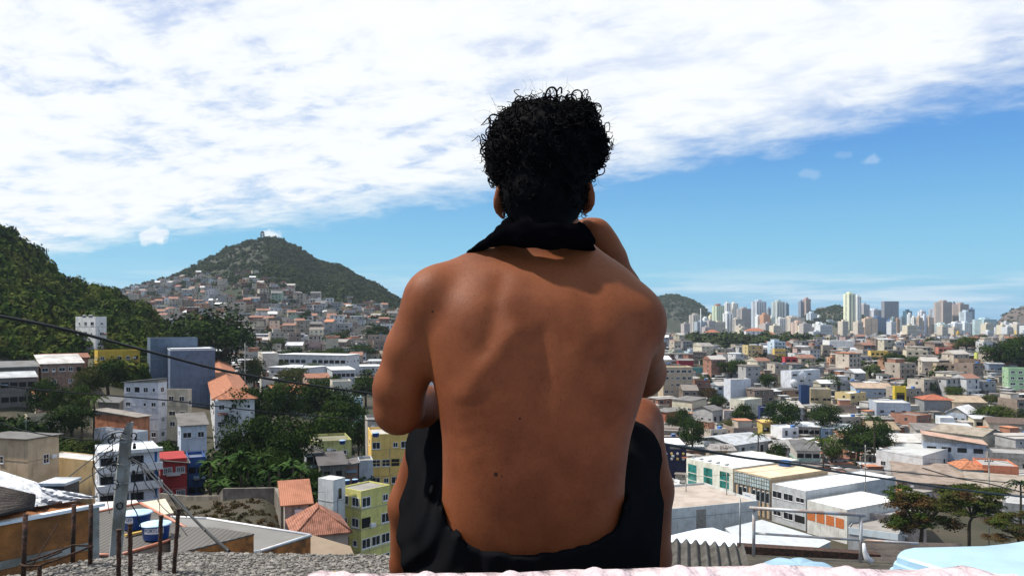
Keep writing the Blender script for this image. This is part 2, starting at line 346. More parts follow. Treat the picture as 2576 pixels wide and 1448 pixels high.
# ------------------------------------------------------------------ signed distance modelling for the figure
class Field:
    def __init__(s, lo, hi, h):
        s.lo = np.array(lo, float); s.h = h; s.n = np.ceil((np.array(hi)-s.lo)/h).astype(int)+1
        ax = [s.lo[i]+h*np.arange(s.n[i]) for i in range(3)]
        s.ax = ax; s.d = np.full(tuple(s.n), 9.0, np.float32)
    def win(s, lo, hi):
        a = [max(0, int((lo[i]-s.lo[i])/s.h)) for i in range(3)]; b = [min(s.n[i], int((hi[i]-s.lo[i])/s.h)+2) for i in range(3)]
        sl = tuple(slice(a[i], b[i]) for i in range(3)); g = [s.ax[i][sl[i]].astype(np.float32) for i in range(3)]
        return sl, g[0][:, None, None], g[1][None, :, None], g[2][None, None, :]
    def merge(s, sl, nd, k, sub=False):
        o = s.d[sl]
        if sub: o = -o
        h = np.clip(.5+.5*(o-nd)/k, 0, 1); r = o*(1-h)+nd*h-k*h*(1-h)
        s.d[sl] = -r if sub else r
    def cone(s, a, b, ra, rb, k=.02, sub=False, sq=None):
        a, b = np.array(a, float), np.array(b, float); m = max(ra, rb)+k*2+.02
        sl, X, Y, Z = s.win(np.minimum(a, b)-m, np.maximum(a, b)+m)
        ab = b-a; L2 = (ab**2).sum()+1e-9
        t = np.clip(((X-a[0])*ab[0]+(Y-a[1])*ab[1]+(Z-a[2])*ab[2])/L2, 0, 1)
        d = np.sqrt((X-a[0]-t*ab[0])**2+(Y-a[1]-t*ab[1])**2+(Z-a[2]-t*ab[2])**2)-(ra+(rb-ra)*t)
        s.merge(sl, d.astype(np.float32), k, sub)
    def chain(s, pts, k=.02):
        for (p, r), (q, r2) in zip(pts[:-1], pts[1:]): s.cone(p, q, r, r2, k)
    def ell(s, c, r, k=.02, sub=False, R=None):
        c = np.array(c, float); m = max(r)+k*2+.02
        sl, X, Y, Z = s.win(c-m, c+m); x, y, z = X-c[0], Y-c[1], Z-c[2]
        if R is not None:
            Rm = np.array(R.inverted()); x, y, z = (Rm[0][0]*x+Rm[0][1]*y+Rm[0][2]*z, Rm[1][0]*x+Rm[1][1]*y+Rm[1][2]*z, Rm[2][0]*x+Rm[2][1]*y+Rm[2][2]*z)
        q = np.sqrt((x/r[0])**2+(y/r[1])**2+(z/r[2])**2)+1e-6; g = np.sqrt((x/r[0]**2)**2+(y/r[1]**2)**2+(z/r[2]**2)**2)+1e-6
        s.merge(sl, (q*(q-1)/g).astype(np.float32), k, sub)
    def mesh(s, name, mats, relax=3):
        d = s.d; sg = d < 0; n = d.shape
        c = np.zeros((n[0]-1, n[1]-1, n[2]-1, 3), np.float32); cnt = np.zeros(c.shape[:3], np.float32)
        corner = [sg[i:n[0]-1+i, j:n[1]-1+j, k:n[2]-1+k] for i in (0, 1) for j in (0, 1) for k in (0, 1)]
        tot = sum(a.astype(np.int8) for a in corner); act = (tot > 0) & (tot < 8)
        I = np.argwhere(act); ii, jj, kk = I.T; acc = np.zeros((len(I), 3)); cn = np.zeros(len(I))
        for ax in range(3):
            for u in (0, 1):
                for v in (0, 1):
                    o = [0, 0, 0]; o[(ax+1) % 3] = u; o[(ax+2) % 3] = v; e = list(o); e[ax] = 1
                    da = d[ii+o[0], jj+o[1], kk+o[2]]; db = d[ii+e[0], jj+e[1], kk+e[2]]; x = (da < 0) != (db < 0)
                    t = np.where(x, da/np.where(np.abs(da-db) < 1e-9, 1, da-db), 0); p = np.stack([np.full(len(I), o[0], float), np.full(len(I), o[1], float), np.full(len(I), o[2], float)], 1); p[:, ax] = t
                    acc += p*x[:, None]; cn += x
        V = (I+acc/np.maximum(cn, 1)[:, None])*s.h+s.lo
        idx = -np.ones(act.shape, np.int64); idx[ii, jj, kk] = np.arange(len(I)); Fs = []
        for ax in range(3):
            a = [slice(None)]*3; b = [slice(None)]*3; a[ax] = slice(0, n[ax]-1); b[ax] = slice(1, n[ax])
            ch = sg[tuple(a)] != sg[tuple(b)]; E = np.argwhere(ch)
            u, v = (ax+1) % 3, (ax+2) % 3
            ok = (E[:, u] > 0) & (E[:, v] > 0) & (E[:, u] < n[u]-1) & (E[:, v] < n[v]-1); E = E[ok]
            q = []
            for du, dv in ((-1, -1), (0, -1), (0, 0), (-1, 0)):
                G = E.copy(); G[:, u] += du; G[:, v] += dv; q.append(idx[G[:, 0], G[:, 1], G[:, 2]])
            Q = np.stack(q, 1); inside = sg[E[:, 0], E[:, 1], E[:, 2]]; Q[~inside] = Q[~inside][:, ::-1]; Fs.append(Q)
        Q = np.concatenate(Fs); Q = Q[(Q >= 0).all(1)]
        ed = np.concatenate([Q[:, [0, 1]], Q[:, [1, 2]], Q[:, [2, 3]], Q[:, [3, 0]]])
        for it in range(relax):
            sm = np.zeros_like(V); ct = np.zeros(len(V))
            for a, b in ((0, 1), (1, 0)):
                np.add.at(sm, ed[:, a], V[ed[:, b]]); np.add.at(ct, ed[:, a], 1)
            V = V*.4+.6*sm/np.maximum(ct, 1)[:, None]
        s.V, s.Q = V, Q
        return mesh_np(name, V, Q, mats, smooth=True)

def px2(x, y, d): return np.array(P(x, y, d))
SEC = [(628,1262,1478,1.425,.13),(645,1205,1520,1.40,.155),(662,1140,1555,1.375,.18),(700,1088,1600,1.345,.21),(760,1064,1636,1.315,.235),(830,1058,1645,1.295,.25),
       (900,1077,1638,1.285,.25),(1000,1097,1613,1.28,.24),(1100,1112,1583,1.28,.22),(1200,1113,1571,1.28,.21),
       (1300,1110,1567,1.283,.215),(1360,1103,1572,1.288,.23),(1440,1095,1585,1.295,.24)]
def ridge(px_, py_, a, b, w):     # soft ridge along a segment, in picture units of the body's own back
    ax, ay = a; bx, by = b; L2 = (bx-ax)**2+(by-ay)**2; t = np.clip(((px_-ax)*(bx-ax)+(py_-ay)*(by-ay))/L2, 0, 1)
    d2 = (px_-ax-t*(bx-ax))**2+(py_-ay-t*(by-ay))**2; return np.exp(-d2/(w*w))
def torso(fl, infl=0.0, ymin=0, k=.03, muscles=True):
    rows = []
    for y, xl, xr, db, th in SEC:
        dm = db+th*.45; rows.append((CZ-(y-HY)*dm/F, (xl-CX)*dm/F, (xr-CX)*dm/F, db, th))
    A = np.array(rows)[::-1]; Zs = fl.ax[2]
    zl, zh = A[0, 0]-.06, A[-1, 0]+.03
    sl, X, Y, Z = fl.win((-.3, 1.15, zl), (.32, 1.75, zh)); z = Z.ravel()
    zf = np.linspace(A[0, 0]-.08, A[-1, 0]+.08, 600); kw = np.exp(-(np.linspace(-3, 3, 61))**2/2); kw /= kw.sum()
    def f(c):
        t = np.interp(zf, A[:, 0], A[:, c]); t = np.convolve(np.pad(t, 30, mode='edge'), kw, mode='valid')
        return np.interp(z, zf, t)[None, None, :].astype(np.float32)
    xl, xr, db, th = f(1), f(2), f(3), f(4)
    cx = (xl+xr)/2; a = (xr-xl)/2+infl; c = th/2+infl; cy = db+th/2
    nn = 2.55; u = np.abs((X-cx)/a); v = np.abs((Y-cy)/c)
    r = (u**nn+v**nn)**(1/nn); d = (r-1)*np.minimum(a, c)*1.15
    top = Z-(A[-1, 0]); d = np.maximum(d, top)
    if muscles:
        yp = HY+(CZ-Z)*F/1.32; xp = CX+X*F/1.32; back = 1/(1+np.exp(((Y-cy)/.02)))
        g = lambda x0, y0, sx, sy: np.exp(-((xp-x0)/sx)**2-((yp-y0)/sy)**2)
        m = 9*g(1180, 775, 66, 80)+8*g(1545, 800, 70, 85)
        m = m+6.5*ridge(xp, yp, (1288, 838), (1172, 985), 26)+4*ridge(xp, yp, (1262, 760), (1300, 830), 22)-6*ridge(xp, yp, (1262, 700), (1222, 880), 20)
        m = m-7*g(1372, 905, 62, 80)-6*ridge(xp, yp, (1365, 830), (1352, 1330), 17)+3.0*g(1270, 1150, 60, 190)+3.0*g(1440, 1150, 60, 190)
        m = m+4.5*ridge(xp, yp, (1455, 880), (1560, 1000), 28)-5*ridge(xp, yp, (1460, 700), (1500, 860), 24)+4*g(1365, 655, 40, 25)+3*g(1400, 760, 55, 60)
        for i in range(5): m = m+1.6*ridge(xp, yp, (1150+i*8, 1000+i*38), (1210, 985+i*38), 10)+1.4*ridge(xp, yp, (1560-i*6, 1000+i*38), (1500, 985+i*38), 10)
        d = d-m*.001*.82*back
    fl.merge(sl, d.astype(np.float32), k)
    return rows

FB = Field((-.31, 1.17, 49.24), (.41, 2.16, 50.36), .0052)
ROWS = torso(FB)
# trapezius, neck and head
FB.cone(px2(1335, 640, 1.46), px2(1126, 716, 1.42), .055, .038, .03); FB.cone(px2(1405, 640, 1.46), px2(1572, 768, 1.42), .055, .036, .03)
FB.cone(px2(1368, 680, 1.47), px2(1368, 500, 1.485), .069, .062, .03)
FB.ell(px2(1370, 410, 1.485), (.080, .098, .094), .02); FB.ell(px2(1370, 480, 1.53), (.066, .066, .078), .02)
FB.ell(px2(1370, 545, 1.575), (.040, .035, .030), .025)                     # chin and jaw
FB.cone(px2(1370, 455, 1.60), px2(1370, 492, 1.625), .010, .015, .012)      # nose
for q in (1340, 1400): FB.ell(px2(q, 452, 1.588), (.016, .012, .012), .004, sub=True); FB.ell(px2(q, 452, 1.585), (.012, .012, .012), .002)
FB.ell(px2(1370, 515, 1.605), (.022, .010, .006), .006); FB.ell(px2(1370, 524, 1.603), (.020, .010, .006), .006)
for sx, ex, ey in ((-1, 1258, 500), (1, 1478, 490)):
    c = px2(ex, ey, 1.465); R = Matrix.Rotation(math.radians(sx*-8), 3, 'Y') @ Matrix.Rotation(math.radians(sx*28), 3, 'Z')
    FB.ell(c, (.0095, .021, .034), .006, R=R); FB.ell(c+np.array([sx*-.002, .012, .002]), (.006, .012, .021), .004, sub=True, R=R)
    FB.ell(c+np.array([sx*-.006, .003, -.030]), (.0065, .009, .011), .005)
# left arm: upper arm down, forearm forward over the knee
FB.ell(px2(1094, 754, 1.405), (.050, .058, .056), .03)
FB.chain([(px2(1088, 762, 1.405), .052), (px2(1036, 880, 1.41), .0455), (px2(1004, 975, 1.425), .044), (px2(1000, 1026, 1.435), .041)], .02)
FB.ell(px2(1004, 1040, 1.43), (.036, .034, .034), .02)
FB.chain([(px2(1002, 1030, 1.44), .039), (px2(1055, 1020, 1.56), .041), (px2(1105, 1000, 1.70), .027)], .018)
FB.chain([(px2(1105, 1000, 1.70), .027), (px2(1135, 1003, 1.76), .030), (px2(1165, 1012, 1.80), .026)], .012)
for i in range(4): 
    o = i*10
    FB.chain([(px2(1163, 1002+o, 1.80), .0105), (px2(1200-i*2, 1012+o, 1.83-i*.004), .0095), (px2(1216-i*3, 1034+o, 1.82), .0085), (px2(1207-i*3, 1052+o*.8, 1.80), .0075)], .004)
FB.chain([(px2(1135, 985, 1.75), .012), (px2(1165, 975, 1.78), .010), (px2(1190, 985, 1.80), .009)], .006)
# right arm: elbow on the knee, forearm raised, hand closed at the mouth
FB.ell(px2(1598, 806, 1.40), (.048, .056, .054), .03)
FB.chain([(px2(1600, 812, 1.40), .049), (px2(1610, 876, 1.50), .042), (px2(1622, 935, 1.61), .040), (px2(1618, 955, 1.64), .036)], .018)
FB.chain([(px2(1618, 945, 1.63), .038), (px2(1592, 840, 1.66), .046), (px2(1560, 730, 1.65), .042), (px2(1532, 650, 1.62), .033), (px2(1518, 612, 1.60), .029)], .018)
FB.chain([(px2(1520, 618, 1.60), .030), (px2(1497, 590, 1.60), .032), (px2(1474, 585, 1.61), .030)], .012)
for i in range(4):
    FB.chain([(px2(1476-i*3, 572+i*12, 1.61), .0105), (px2(1452-i*3, 562+i*13, 1.64), .0098), (px2(1428-i*2, 566+i*13, 1.645), .009), (px2(1418, 575+i*12, 1.625), .008)], .004)
FB.chain([(px2(1490, 600, 1.585), .012), (px2(1452, 604, 1.60), .011), (px2(1425, 590, 1.61), .009)], .006)
# legs: knees drawn up, feet on the slab in front
TH_L = [(px2(1205, 1345, 1.44), .092), (px2(1100, 1085, 1.77), .060)]; TH_R = [(px2(1480, 1345, 1.44), .092), (px2(1602, 1063, 1.78), .056)]
FB.chain(TH_L, .03); FB.chain(TH_R, .03)
FB.chain([(px2(1092, 1090, 1.78), .053), (px2(1036, 1270, 1.82), .052), (px2(1026, 1420, 1.86), .040), (px2(1050, 1500, 1.90), .031)], .02)
FB.chain([(px2(1604, 1062, 1.785), .052), (px2(1634, 1230, 1.82), .052), (px2(1643, 1400, 1.86), .040), (px2(1640, 1500, 1.90), .032)], .02)
for fx, sx in ((1052, -1), (1622, 1)):
    a = px2(fx, 1520, 1.90); a[2] = 49.325; FB.cone(a+np.array([0, -.02, 0]), a+np.array([sx*.02, .12, -.012]), .034, .030, .02)
    for t in range(5): FB.cone(a+np.array([sx*(.002+.011*(t-1.6)), .14, -.020]), a+np.array([sx*(.006+.013*(t-1.6)), .185-.008*abs(t-(0 if sx < 0 else 4)), -.026]), .013, .009, .004)

def skin_mat():
    m, b = new_mat('skin'); g = N('ShaderNodeNewGeometry'); pos = g.outputs['Position']
    n1 = noise(pos, 9, 5, .6); n2 = noise(pos, 260, 4, .7); n3 = noise(pos, 900, 2, .6); vo = N('ShaderNodeTexVoronoi'); LK(pos, vo.inputs['Vector']); vo.inputs['Scale'].default_value = 420
    c1 = N('ShaderNodeMixRGB'); LK(maprange(n1, .35, .68), c1.inputs[0]); c1.inputs[1].default_value = (.205, .060, .020, 1); c1.inputs[2].default_value = (.140, .037, .011, 1)
    c2 = N('ShaderNodeMixRGB', blend_type='MULTIPLY'); LK(mth('MULTIPLY', maprange(n2, .50, .72), .5), c2.inputs[0]); LK(c1.outputs[0], c2.inputs[1]); c2.inputs[2].default_value = (.55, .42, .38, 1)
    colour = c2.outputs[0]
    for mx, my, r in ((1080, 783, .0026), (1307, 1050, .0024), (1247, 1190, .0048), (1262, 1194, .0018), (1190, 742, .0012), (1410, 1005, .0013)):
        vm = N('ShaderNodeVectorMath', operation='DISTANCE'); LK(pos, vm.inputs[0]); vm.inputs[1].default_value = P(mx, my, 1.29)
        s2 = N('ShaderNodeSeparateXYZ'); LK(pos, s2.inputs[0]); p0 = P(mx, my, 1.29)
        dx = mth('SUBTRACT', s2.outputs[0], p0.x); dz = mth('SUBTRACT', s2.outputs[2], p0.z)
        rr = mth('SQRT', mth('ADD', mth('MULTIPLY', dx, dx), mth('MULTIPLY', dz, dz)))
        k = N('ShaderNodeMixRGB'); LK(mth('MULTIPLY', maprange(rr, r, r*.5), mth('LESS_THAN', s2.outputs[1], 1.36)), k.inputs[0]); LK(colour, k.inputs[1]); k.inputs[2].default_value = (.03, .01, .006, 1); colour = k.outputs[0]
    LK(colour, b.inputs['Base Color']); b.inputs['Roughness'].default_value = .47; b.inputs['Specular IOR Level'].default_value = .17
    LK(mth('ADD', .46, mth('MULTIPLY', n2, .22)), b.inputs['Roughness'])
    b.inputs['Subsurface Weight'].default_value = .12; b.inputs['Subsurface Radius'].default_value = (.012, .004, .002); b.inputs['Subsurface Scale'].default_value = .6
    bp = N('ShaderNodeBump'); bp.inputs['Strength'].default_value = .32; bp.inputs['Distance'].default_value = .0012
    LK(mth('ADD', mth('MULTIPLY', vo.outputs['Distance'], .22), mth('ADD', n2, mth('MULTIPLY', n3, .5))), bp.inputs['Height']); LK(bp.outputs[0], b.inputs['Normal'])
    return m
def cloth_mat(name, col, sheen=.3, rough=.7, bscale=700):
    m, b = new_mat(name); pos = N('ShaderNodeNewGeometry').outputs['Position']; n = noise(pos, bscale, 3, .6); n0 = noise(pos, 14, 5, .6)
    c = N('ShaderNodeMixRGB'); LK(n0, c.inputs[0]); c.inputs[1].default_value = (*col, 1); c.inputs[2].default_value = (*[v*.6 for v in col], 1); LK(c.outputs[0], b.inputs['Base Color'])
    b.inputs['Roughness'].default_value = rough; b.inputs['Sheen Weight'].default_value = sheen; b.inputs['Specular IOR Level'].default_value = 0.0
    bp = N('ShaderNodeBump'); bp.inputs['Strength'].default_value = .5; bp.inputs['Distance'].default_value = .0008; LK(n, bp.inputs['Height']); LK(bp.outputs[0], b.inputs['Normal'])
    return m
M['skin'] = skin_mat(); M['shorts'] = cloth_mat('black_satin', (.0085, .0088, .0100), .0, 1.0); M['shirt'] = cloth_mat('black_jersey', (.003, .003, .004), .0, .7)
M['hair'] = mat('black_hair', (.0022, .0022, .0026), .7, var=.1, spec=.04)
person = empty('person', (0, 0, 0)); tag(person, 'shirtless person with black curls sitting with their back to us in black shorts', 'person')
PS = link('body', FB.mesh('person_body', M['skin'], 4), person)

# shorts
FS = Field((-.30, 1.20, 49.45), (.32, 1.95, 50.0), .0048)
torso(FS, infl=.008, muscles=False, k=.01)
zc_ = FS.ax[2][None, None, :]; xc_ = FS.ax[0][:, None, None]
wx = (np.array([1060, 1110, 1122, 1150, 1190, 1230, 1350, 1480, 1540, 1560, 1572, 1640])-CX)*1.30/F
wz = CZ-(np.array([1240, 1290, 1325, 1355, 1374, 1385, 1386, 1366, 1343, 1325, 1290, 1240])-HY)*1.30/F
FS.d = np.maximum(FS.d, (zc_-np.interp(xc_, wx, wz)).astype(np.float32)*.9)
def hemcone(pts, ra, rb, t1):
    (a, _), (b, _) = pts; tmp = Field.__new__(Field); tmp.lo, tmp.h, tmp.n, tmp.ax = FS.lo, FS.h, FS.n, FS.ax; tmp.d = np.full_like(FS.d, 9.0)
    tmp.cone(a, b, ra, rb, .001); ax = (b-a)/np.linalg.norm(b-a); c = a+(b-a)*t1
    X, Y, Z = FS.ax[0][:, None, None], FS.ax[1][None, :, None], FS.ax[2][None, None, :]
    return np.maximum(tmp.d, ((X-c[0])*ax[0]+(Y-c[1])*ax[1]+(Z-c[2])*ax[2]).astype(np.float32))
for pts, ra, rb, t1 in ((TH_L, .112, .074, .90), (TH_R, .110, .062, .74)):
    FS.merge((slice(None),)*3, hemcone(pts, ra, rb, t1), .012)
for a_, b_, r_a in (((1112, 1420, 1.46), (1100, 1270, 1.60), .072), ((1556, 1420, 1.48), (1574, 1270, 1.62), .072)): FS.cone(px2(*a_), px2(*b_), r_a, r_a, .02)
# keep the cloth off the bare back above the waistband
keep = (FS.ax[1][None, :, None] < 1.40) & (zc_ > np.interp(xc_, wx, wz)) & (np.abs(xc_-.035) < .150)
FS.d = np.where(keep, np.maximum(FS.d, .01), FS.d)
X, Y, Z = FS.ax[0][:, None, None], FS.ax[1][None, :, None], FS.ax[2][None, None, :]
s_ = (X+.12)*8+(Z-49.65)*13; t_ = (X+.12)*13-(Z-49.65)*8
fold = (np.sin(t_*6.5+2.2*np.sin(s_*1.3)+Y*20)*.0050+np.sin(t_*12+1.5*np.sin(s_*2.1)+Y*9)*.0030)*np.clip((-.02-X)/.05, .25, 1)
FS.d = FS.d+(fold-.0045).astype(np.float32)*(Z < 49.93)*np.clip((CZ+.005-.26-Z)/.04, .3, 1)
link('shorts', FS.mesh('shorts', M['shorts'], 2), person)

# black T-shirt worn around the neck
FN = Field((-.12, 1.26, 50.02), (.20, 1.72, 50.24), .0042)
FN.chain([(px2(1176, 635, 1.42), .004), (px2(1210, 617, 1.405), .0075), (px2(1245, 602, 1.39), .012), (px2(1272, 590, 1.378), .018), (px2(1320, 589, 1.362), .022), (px2(1390, 594, 1.360), .022), (px2(1440, 594, 1.38), .020), (px2(1474, 612, 1.40), .012), (px2(1500, 638, 1.44), .005)], .010)
FN.chain([(px2(1268, 586, 1.41), .018), (px2(1290, 574, 1.46), .018), (px2(1290, 600, 1.55), .028), (px2(1320, 640, 1.63), .03)], .02)
FN.chain([(px2(1450, 590, 1.40), .018), (px2(1448, 584, 1.47), .018), (px2(1455, 610, 1.55), .028), (px2(1420, 640, 1.63), .03)], .02)
FN.chain([(px2(1183, 636, 1.43), .006), (px2(1200, 645, 1.52), .010), (px2(1250, 665, 1.60), .016)], .01)
X, Y, Z = FN.ax[0][:, None, None], FN.ax[1][None, :, None], FN.ax[2][None, None, :]
FN.d = FN.d+(np.sin((Z-50.1)*330+X*60+2*np.sin(X*45))*.0008+np.sin((Z-50.1)*190-X*110)*.0009).astype(np.float32)
link('shirt', FN.mesh('shirt', M['shirt'], 2), person)

# hair: a dense mass plus hundreds of separate curls
rng = np.random.default_rng(7)
FH = Field((-.10, 1.33, 50.12), (.22, 1.68, 50.50), .005)
FH.ell(px2(1372, 400, 1.485), (.096, .105, .086), .02); FH.ell(px2(1366, 345, 1.485), (.088, .09, .062), .03); FH.ell(px2(1366, 480, 1.465), (.079, .080, .075), .02)
FH.cone(px2(1366, 520, 1.45), px2(1368, 565, 1.44), .066, .052, .02)
FH.ell(px2(1448, 318, 1.48), (.044, .05, .044), .02); FH.ell(px2(1486, 368, 1.47), (.030, .04, .030), .02); FH.ell(px2(1300, 322, 1.48), (.036, .04, .034), .02)
FH.ell(px2(1262, 400, 1.48), (.03, .05, .05), .02)
FH.ell(px2(1370, 500, 1.640), (.075, .085, .115), .012, sub=True)        # leaves the face free
X, Y, Z = FH.ax[0][:, None, None], FH.ax[1][None, :, None], FH.ax[2][None, None, :]
up = np.clip((Z-50.25)/.06, 0.1, 1)
FH.d = FH.d+(((np.sin(X*170+3*np.sin(Z*90))*np.sin(Y*150+2*np.sin(X*80))*np.sin(Z*160+2*np.sin(Y*70)))*.0075+np.sin(X*330+Z*200)*np.sin(Y*310)*.003)*up).astype(np.float32)
hm = FH.mesh('hair', M['hair'], 1); hair = link('hair', hm, person)
HV = FH.V; ctr = px2(1368, 420, 1.485)
hc = MB(); ok = np.where((HV[:, 2] > 50.20))[0]
def curl(root, out, length, cr, sr, turns, segs=16, sides=4):
    out = out/np.linalg.norm(out); a = np.cross(out, rng.normal(size=3)); a /= np.linalg.norm(a); b = np.cross(out, a); ph = rng.uniform(0, 6.28)
    bend = rng.normal(size=3)*.5; bend -= out*bend.dot(out)
    pts = []
    for i in range(segs):
        t = i/(segs-1); th = ph+turns*6.28*t; r = cr*min(1, .3+2*t)*(1-.25*t)
        pts.append(root+out*length*t+a*r*math.cos(th)+b*r*math.sin(th)+bend*length*t*t*.5-a*r*.5)
    hc.tube(pts, [sr*(1-.55*(i/(segs-1))) for i in range(segs)], sides, caps=False)
def ringlet(root, out, cr, sr, turns, segs=22, sides=4):
    out = out/np.linalg.norm(out); a = np.cross(out, rng.normal(size=3)); a /= np.linalg.norm(a); b = np.cross(out, a); dr = rng.uniform(-.4, .4)
    hc.tube([root+cr*(math.sin(t)*out+(1-math.cos(t))*a)*(1-.035*t)+b*cr*dr*t*.3 for t in np.linspace(0, turns*6.28, segs)], [sr*(1-.5*i/(segs-1)) for i in range(segs)], sides, caps=False)
for i in rng.choice(ok, 2100):
    v = HV[i]; o = v-ctr; o = o/np.linalg.norm(o)
    if o[1] > .3: continue
    ringlet(v-o*.004, o+rng.normal(size=3)*.35, rng.uniform(.0035, .0095), rng.uniform(.0006, .0015), rng.uniform(.5, 1.1), 14)
for i in rng.choice(ok, 500):
    v = HV[i]; o = v-ctr; o = o/np.linalg.norm(o)+rng.normal(size=3)*.45
    top = np.clip((v[2]-50.26)/.08, 0, 1); side = np.clip((abs(v[0]-.06)-.05)/.05, 0, 1)
    if o[1] > .2 and rng.random() < .6: continue
    curl(v-o*.004, o, rng.uniform(.008, .016)+.016*top*rng.random(), rng.uniform(.005, .012), rng.uniform(.0009, .0020), rng.uniform(.8, 1.9))
# the big loose curls that stand out against the sky
for x, y, ln, cr, sr, tn in ((1296,262,.018,.015,.0016,1.5),(1288,275,.02,.012,.0012,1.6),(1338,262,.022,.013,.0012,1.3),(1400,238,.02,.016,.0022,1.4),(1412,232,.016,.014,.0018,1.3),(1424,245,.02,.012,.0014,1.5),(1462,245,.022,.013,.0012,1.6),(1478,238,.024,.010,.0010,1.8),
        (1250,290,.02,.012,.0018,1.2),(1270,300,.018,.014,.0014,1.4),(1228,345,.014,.012,.0014,1.5),(1222,365,.014,.012,.0013,1.4),(1224,388,.016,.012,.0013,1.3),(1228,420,.012,.009,.0012,1.4),(1232,446,.012,.008,.0011,1.3),
        (1498,300,.018,.013,.0024,1.2),(1500,330,.018,.012,.0020,1.3),(1516,352,.024,.012,.0030,1.1),(1522,360,.026,.010,.0026,1.0),(1526,372,.022,.010,.0020,1.0),(1512,420,.012,.010,.0014,1.4),(1508,440,.010,.010,.0013,1.3),(1510,405,.012,.009,.0014,1.2),
        (1365,250,.020,.012,.0012,1.5),(1384,245,.02,.012,.0012,1.3),(1440,232,.02,.012,.0013,1.6),(1318,268,.018,.011,.0012,1.4),(1490,262,.02,.012,.0014,1.5)):
    r = px2(x, y, 1.475); ringlet(r-(r-ctr)*.02, np.array([x-1368, rng.normal()*30-20, 400-y])*1.0, cr*.95, sr, tn*.75, 26, 6)
for _ in range(260):     # loose ringlets on the outline and crown
    a = rng.uniform(-.15, math.pi+.15); q = np.array([math.cos(a)*.100+P(1372, 0, 1.485).x, 1.485+rng.normal()*.035, ctr[2]+.012+math.sin(a)*.090])
    o = np.array([math.cos(a), rng.normal()*.5-.2, math.sin(a)])+rng.normal(size=3)*.45
    ringlet(q-o*.006, o, rng.uniform(.006, .0155), rng.uniform(.0008, .0022), rng.uniform(.6, 1.2), 22, 5)
for i in rng.choice(ok, 170):
    v = HV[i]; o = v-ctr; o = o/np.linalg.norm(o)
    if o[2] < -.1: continue
    curl(v, o+rng.normal(size=3)*.5, rng.uniform(.025, .048), rng.uniform(.002, .008), .00028, rng.uniform(.3, 1.3), 18, 3)
hc.build('curls', M['hair'], hair)
ear = MB()
for x, y in ((1270, 538), (1468, 541)):
    c = P(x, y, 1.455); ear.tube([c+Vector((.0045*math.cos(t), .003*math.cos(t), .0045*math.sin(t)-.001)) for t in np.linspace(0, 6.3, 14)], .0009, 6)
    e_ = ear.build('earring', M['metal'], person); ear = MB()
M['plastic'] = mat('tank_plastic', objcol=True, rough=.4, var=.12, scale=2, spec=.4)
M['lightglass'] = mat('pale_glazing', (.45,.55,.55), .15, spec=.6, var=.25, scale=.6)
# ------------------------------------------------------------------ building kit
_wm = {}
def window_mesh(w, h, style='frame'):
    k = (round(w, 1), round(h, 1), style)
    if k in _wm: return _wm[k]
    w, h, _ = k; m = MB(); b = .09
    if style == 'hole':
        m.box(0, w, -.012, .03, 0, h, 1)
    elif style == 'arch':
        n = 8; pts = [(0, 0), (w, 0)]+[(w/2+w/2*math.cos(math.pi*i/n), h-w/2+w/2*math.sin(math.pi*i/n)) for i in range(n+1)]
        for y0, mi, s in ((-.05, 0, 1.12), (-.065, 1, 1.0)):
            vs = [((x-w/2)*s+w/2, y0, (z-h/2)*s+h/2) for x, z in pts]+[((x-w/2)*s+w/2, .02, (z-h/2)*s+h/2) for x, z in pts]; q = len(pts)
            m.add(vs, [tuple(range(q))]+[(i, q+i, q+(i+1) % q, (i+1) % q) for i in range(q)], mi)
    else:
        m.box(0, w, -.05, .02, 0, b); m.box(0, w, -.05, .02, h-b, h); m.box(0, b, -.05, .02, b, h-b); m.box(w-b, w, -.05, .02, b, h-b)
        if w > .9: m.box(w/2-.03, w/2+.03, -.04, .02, b, h-b)
        m.box(b, w-b, -.02, .015, b, h-b, 1); m.box(-.06, w+.06, -.12, .0, -.08, -.003, 0)
        if style == 'grid':
            for i in range(1, 4): m.box(b, w-b, -.045, -.02, h*i/4-.02, h*i/4+.02)
            for i in range(1, 4): m.box(w*i/4-.02, w*i/4+.02, -.043, -.021, b, h-b)
    _wm[k] = m.mesh('window', [M['trim'], M['dark'] if style in ('hole', 'grid') else M['glass']]); return _wm[k]

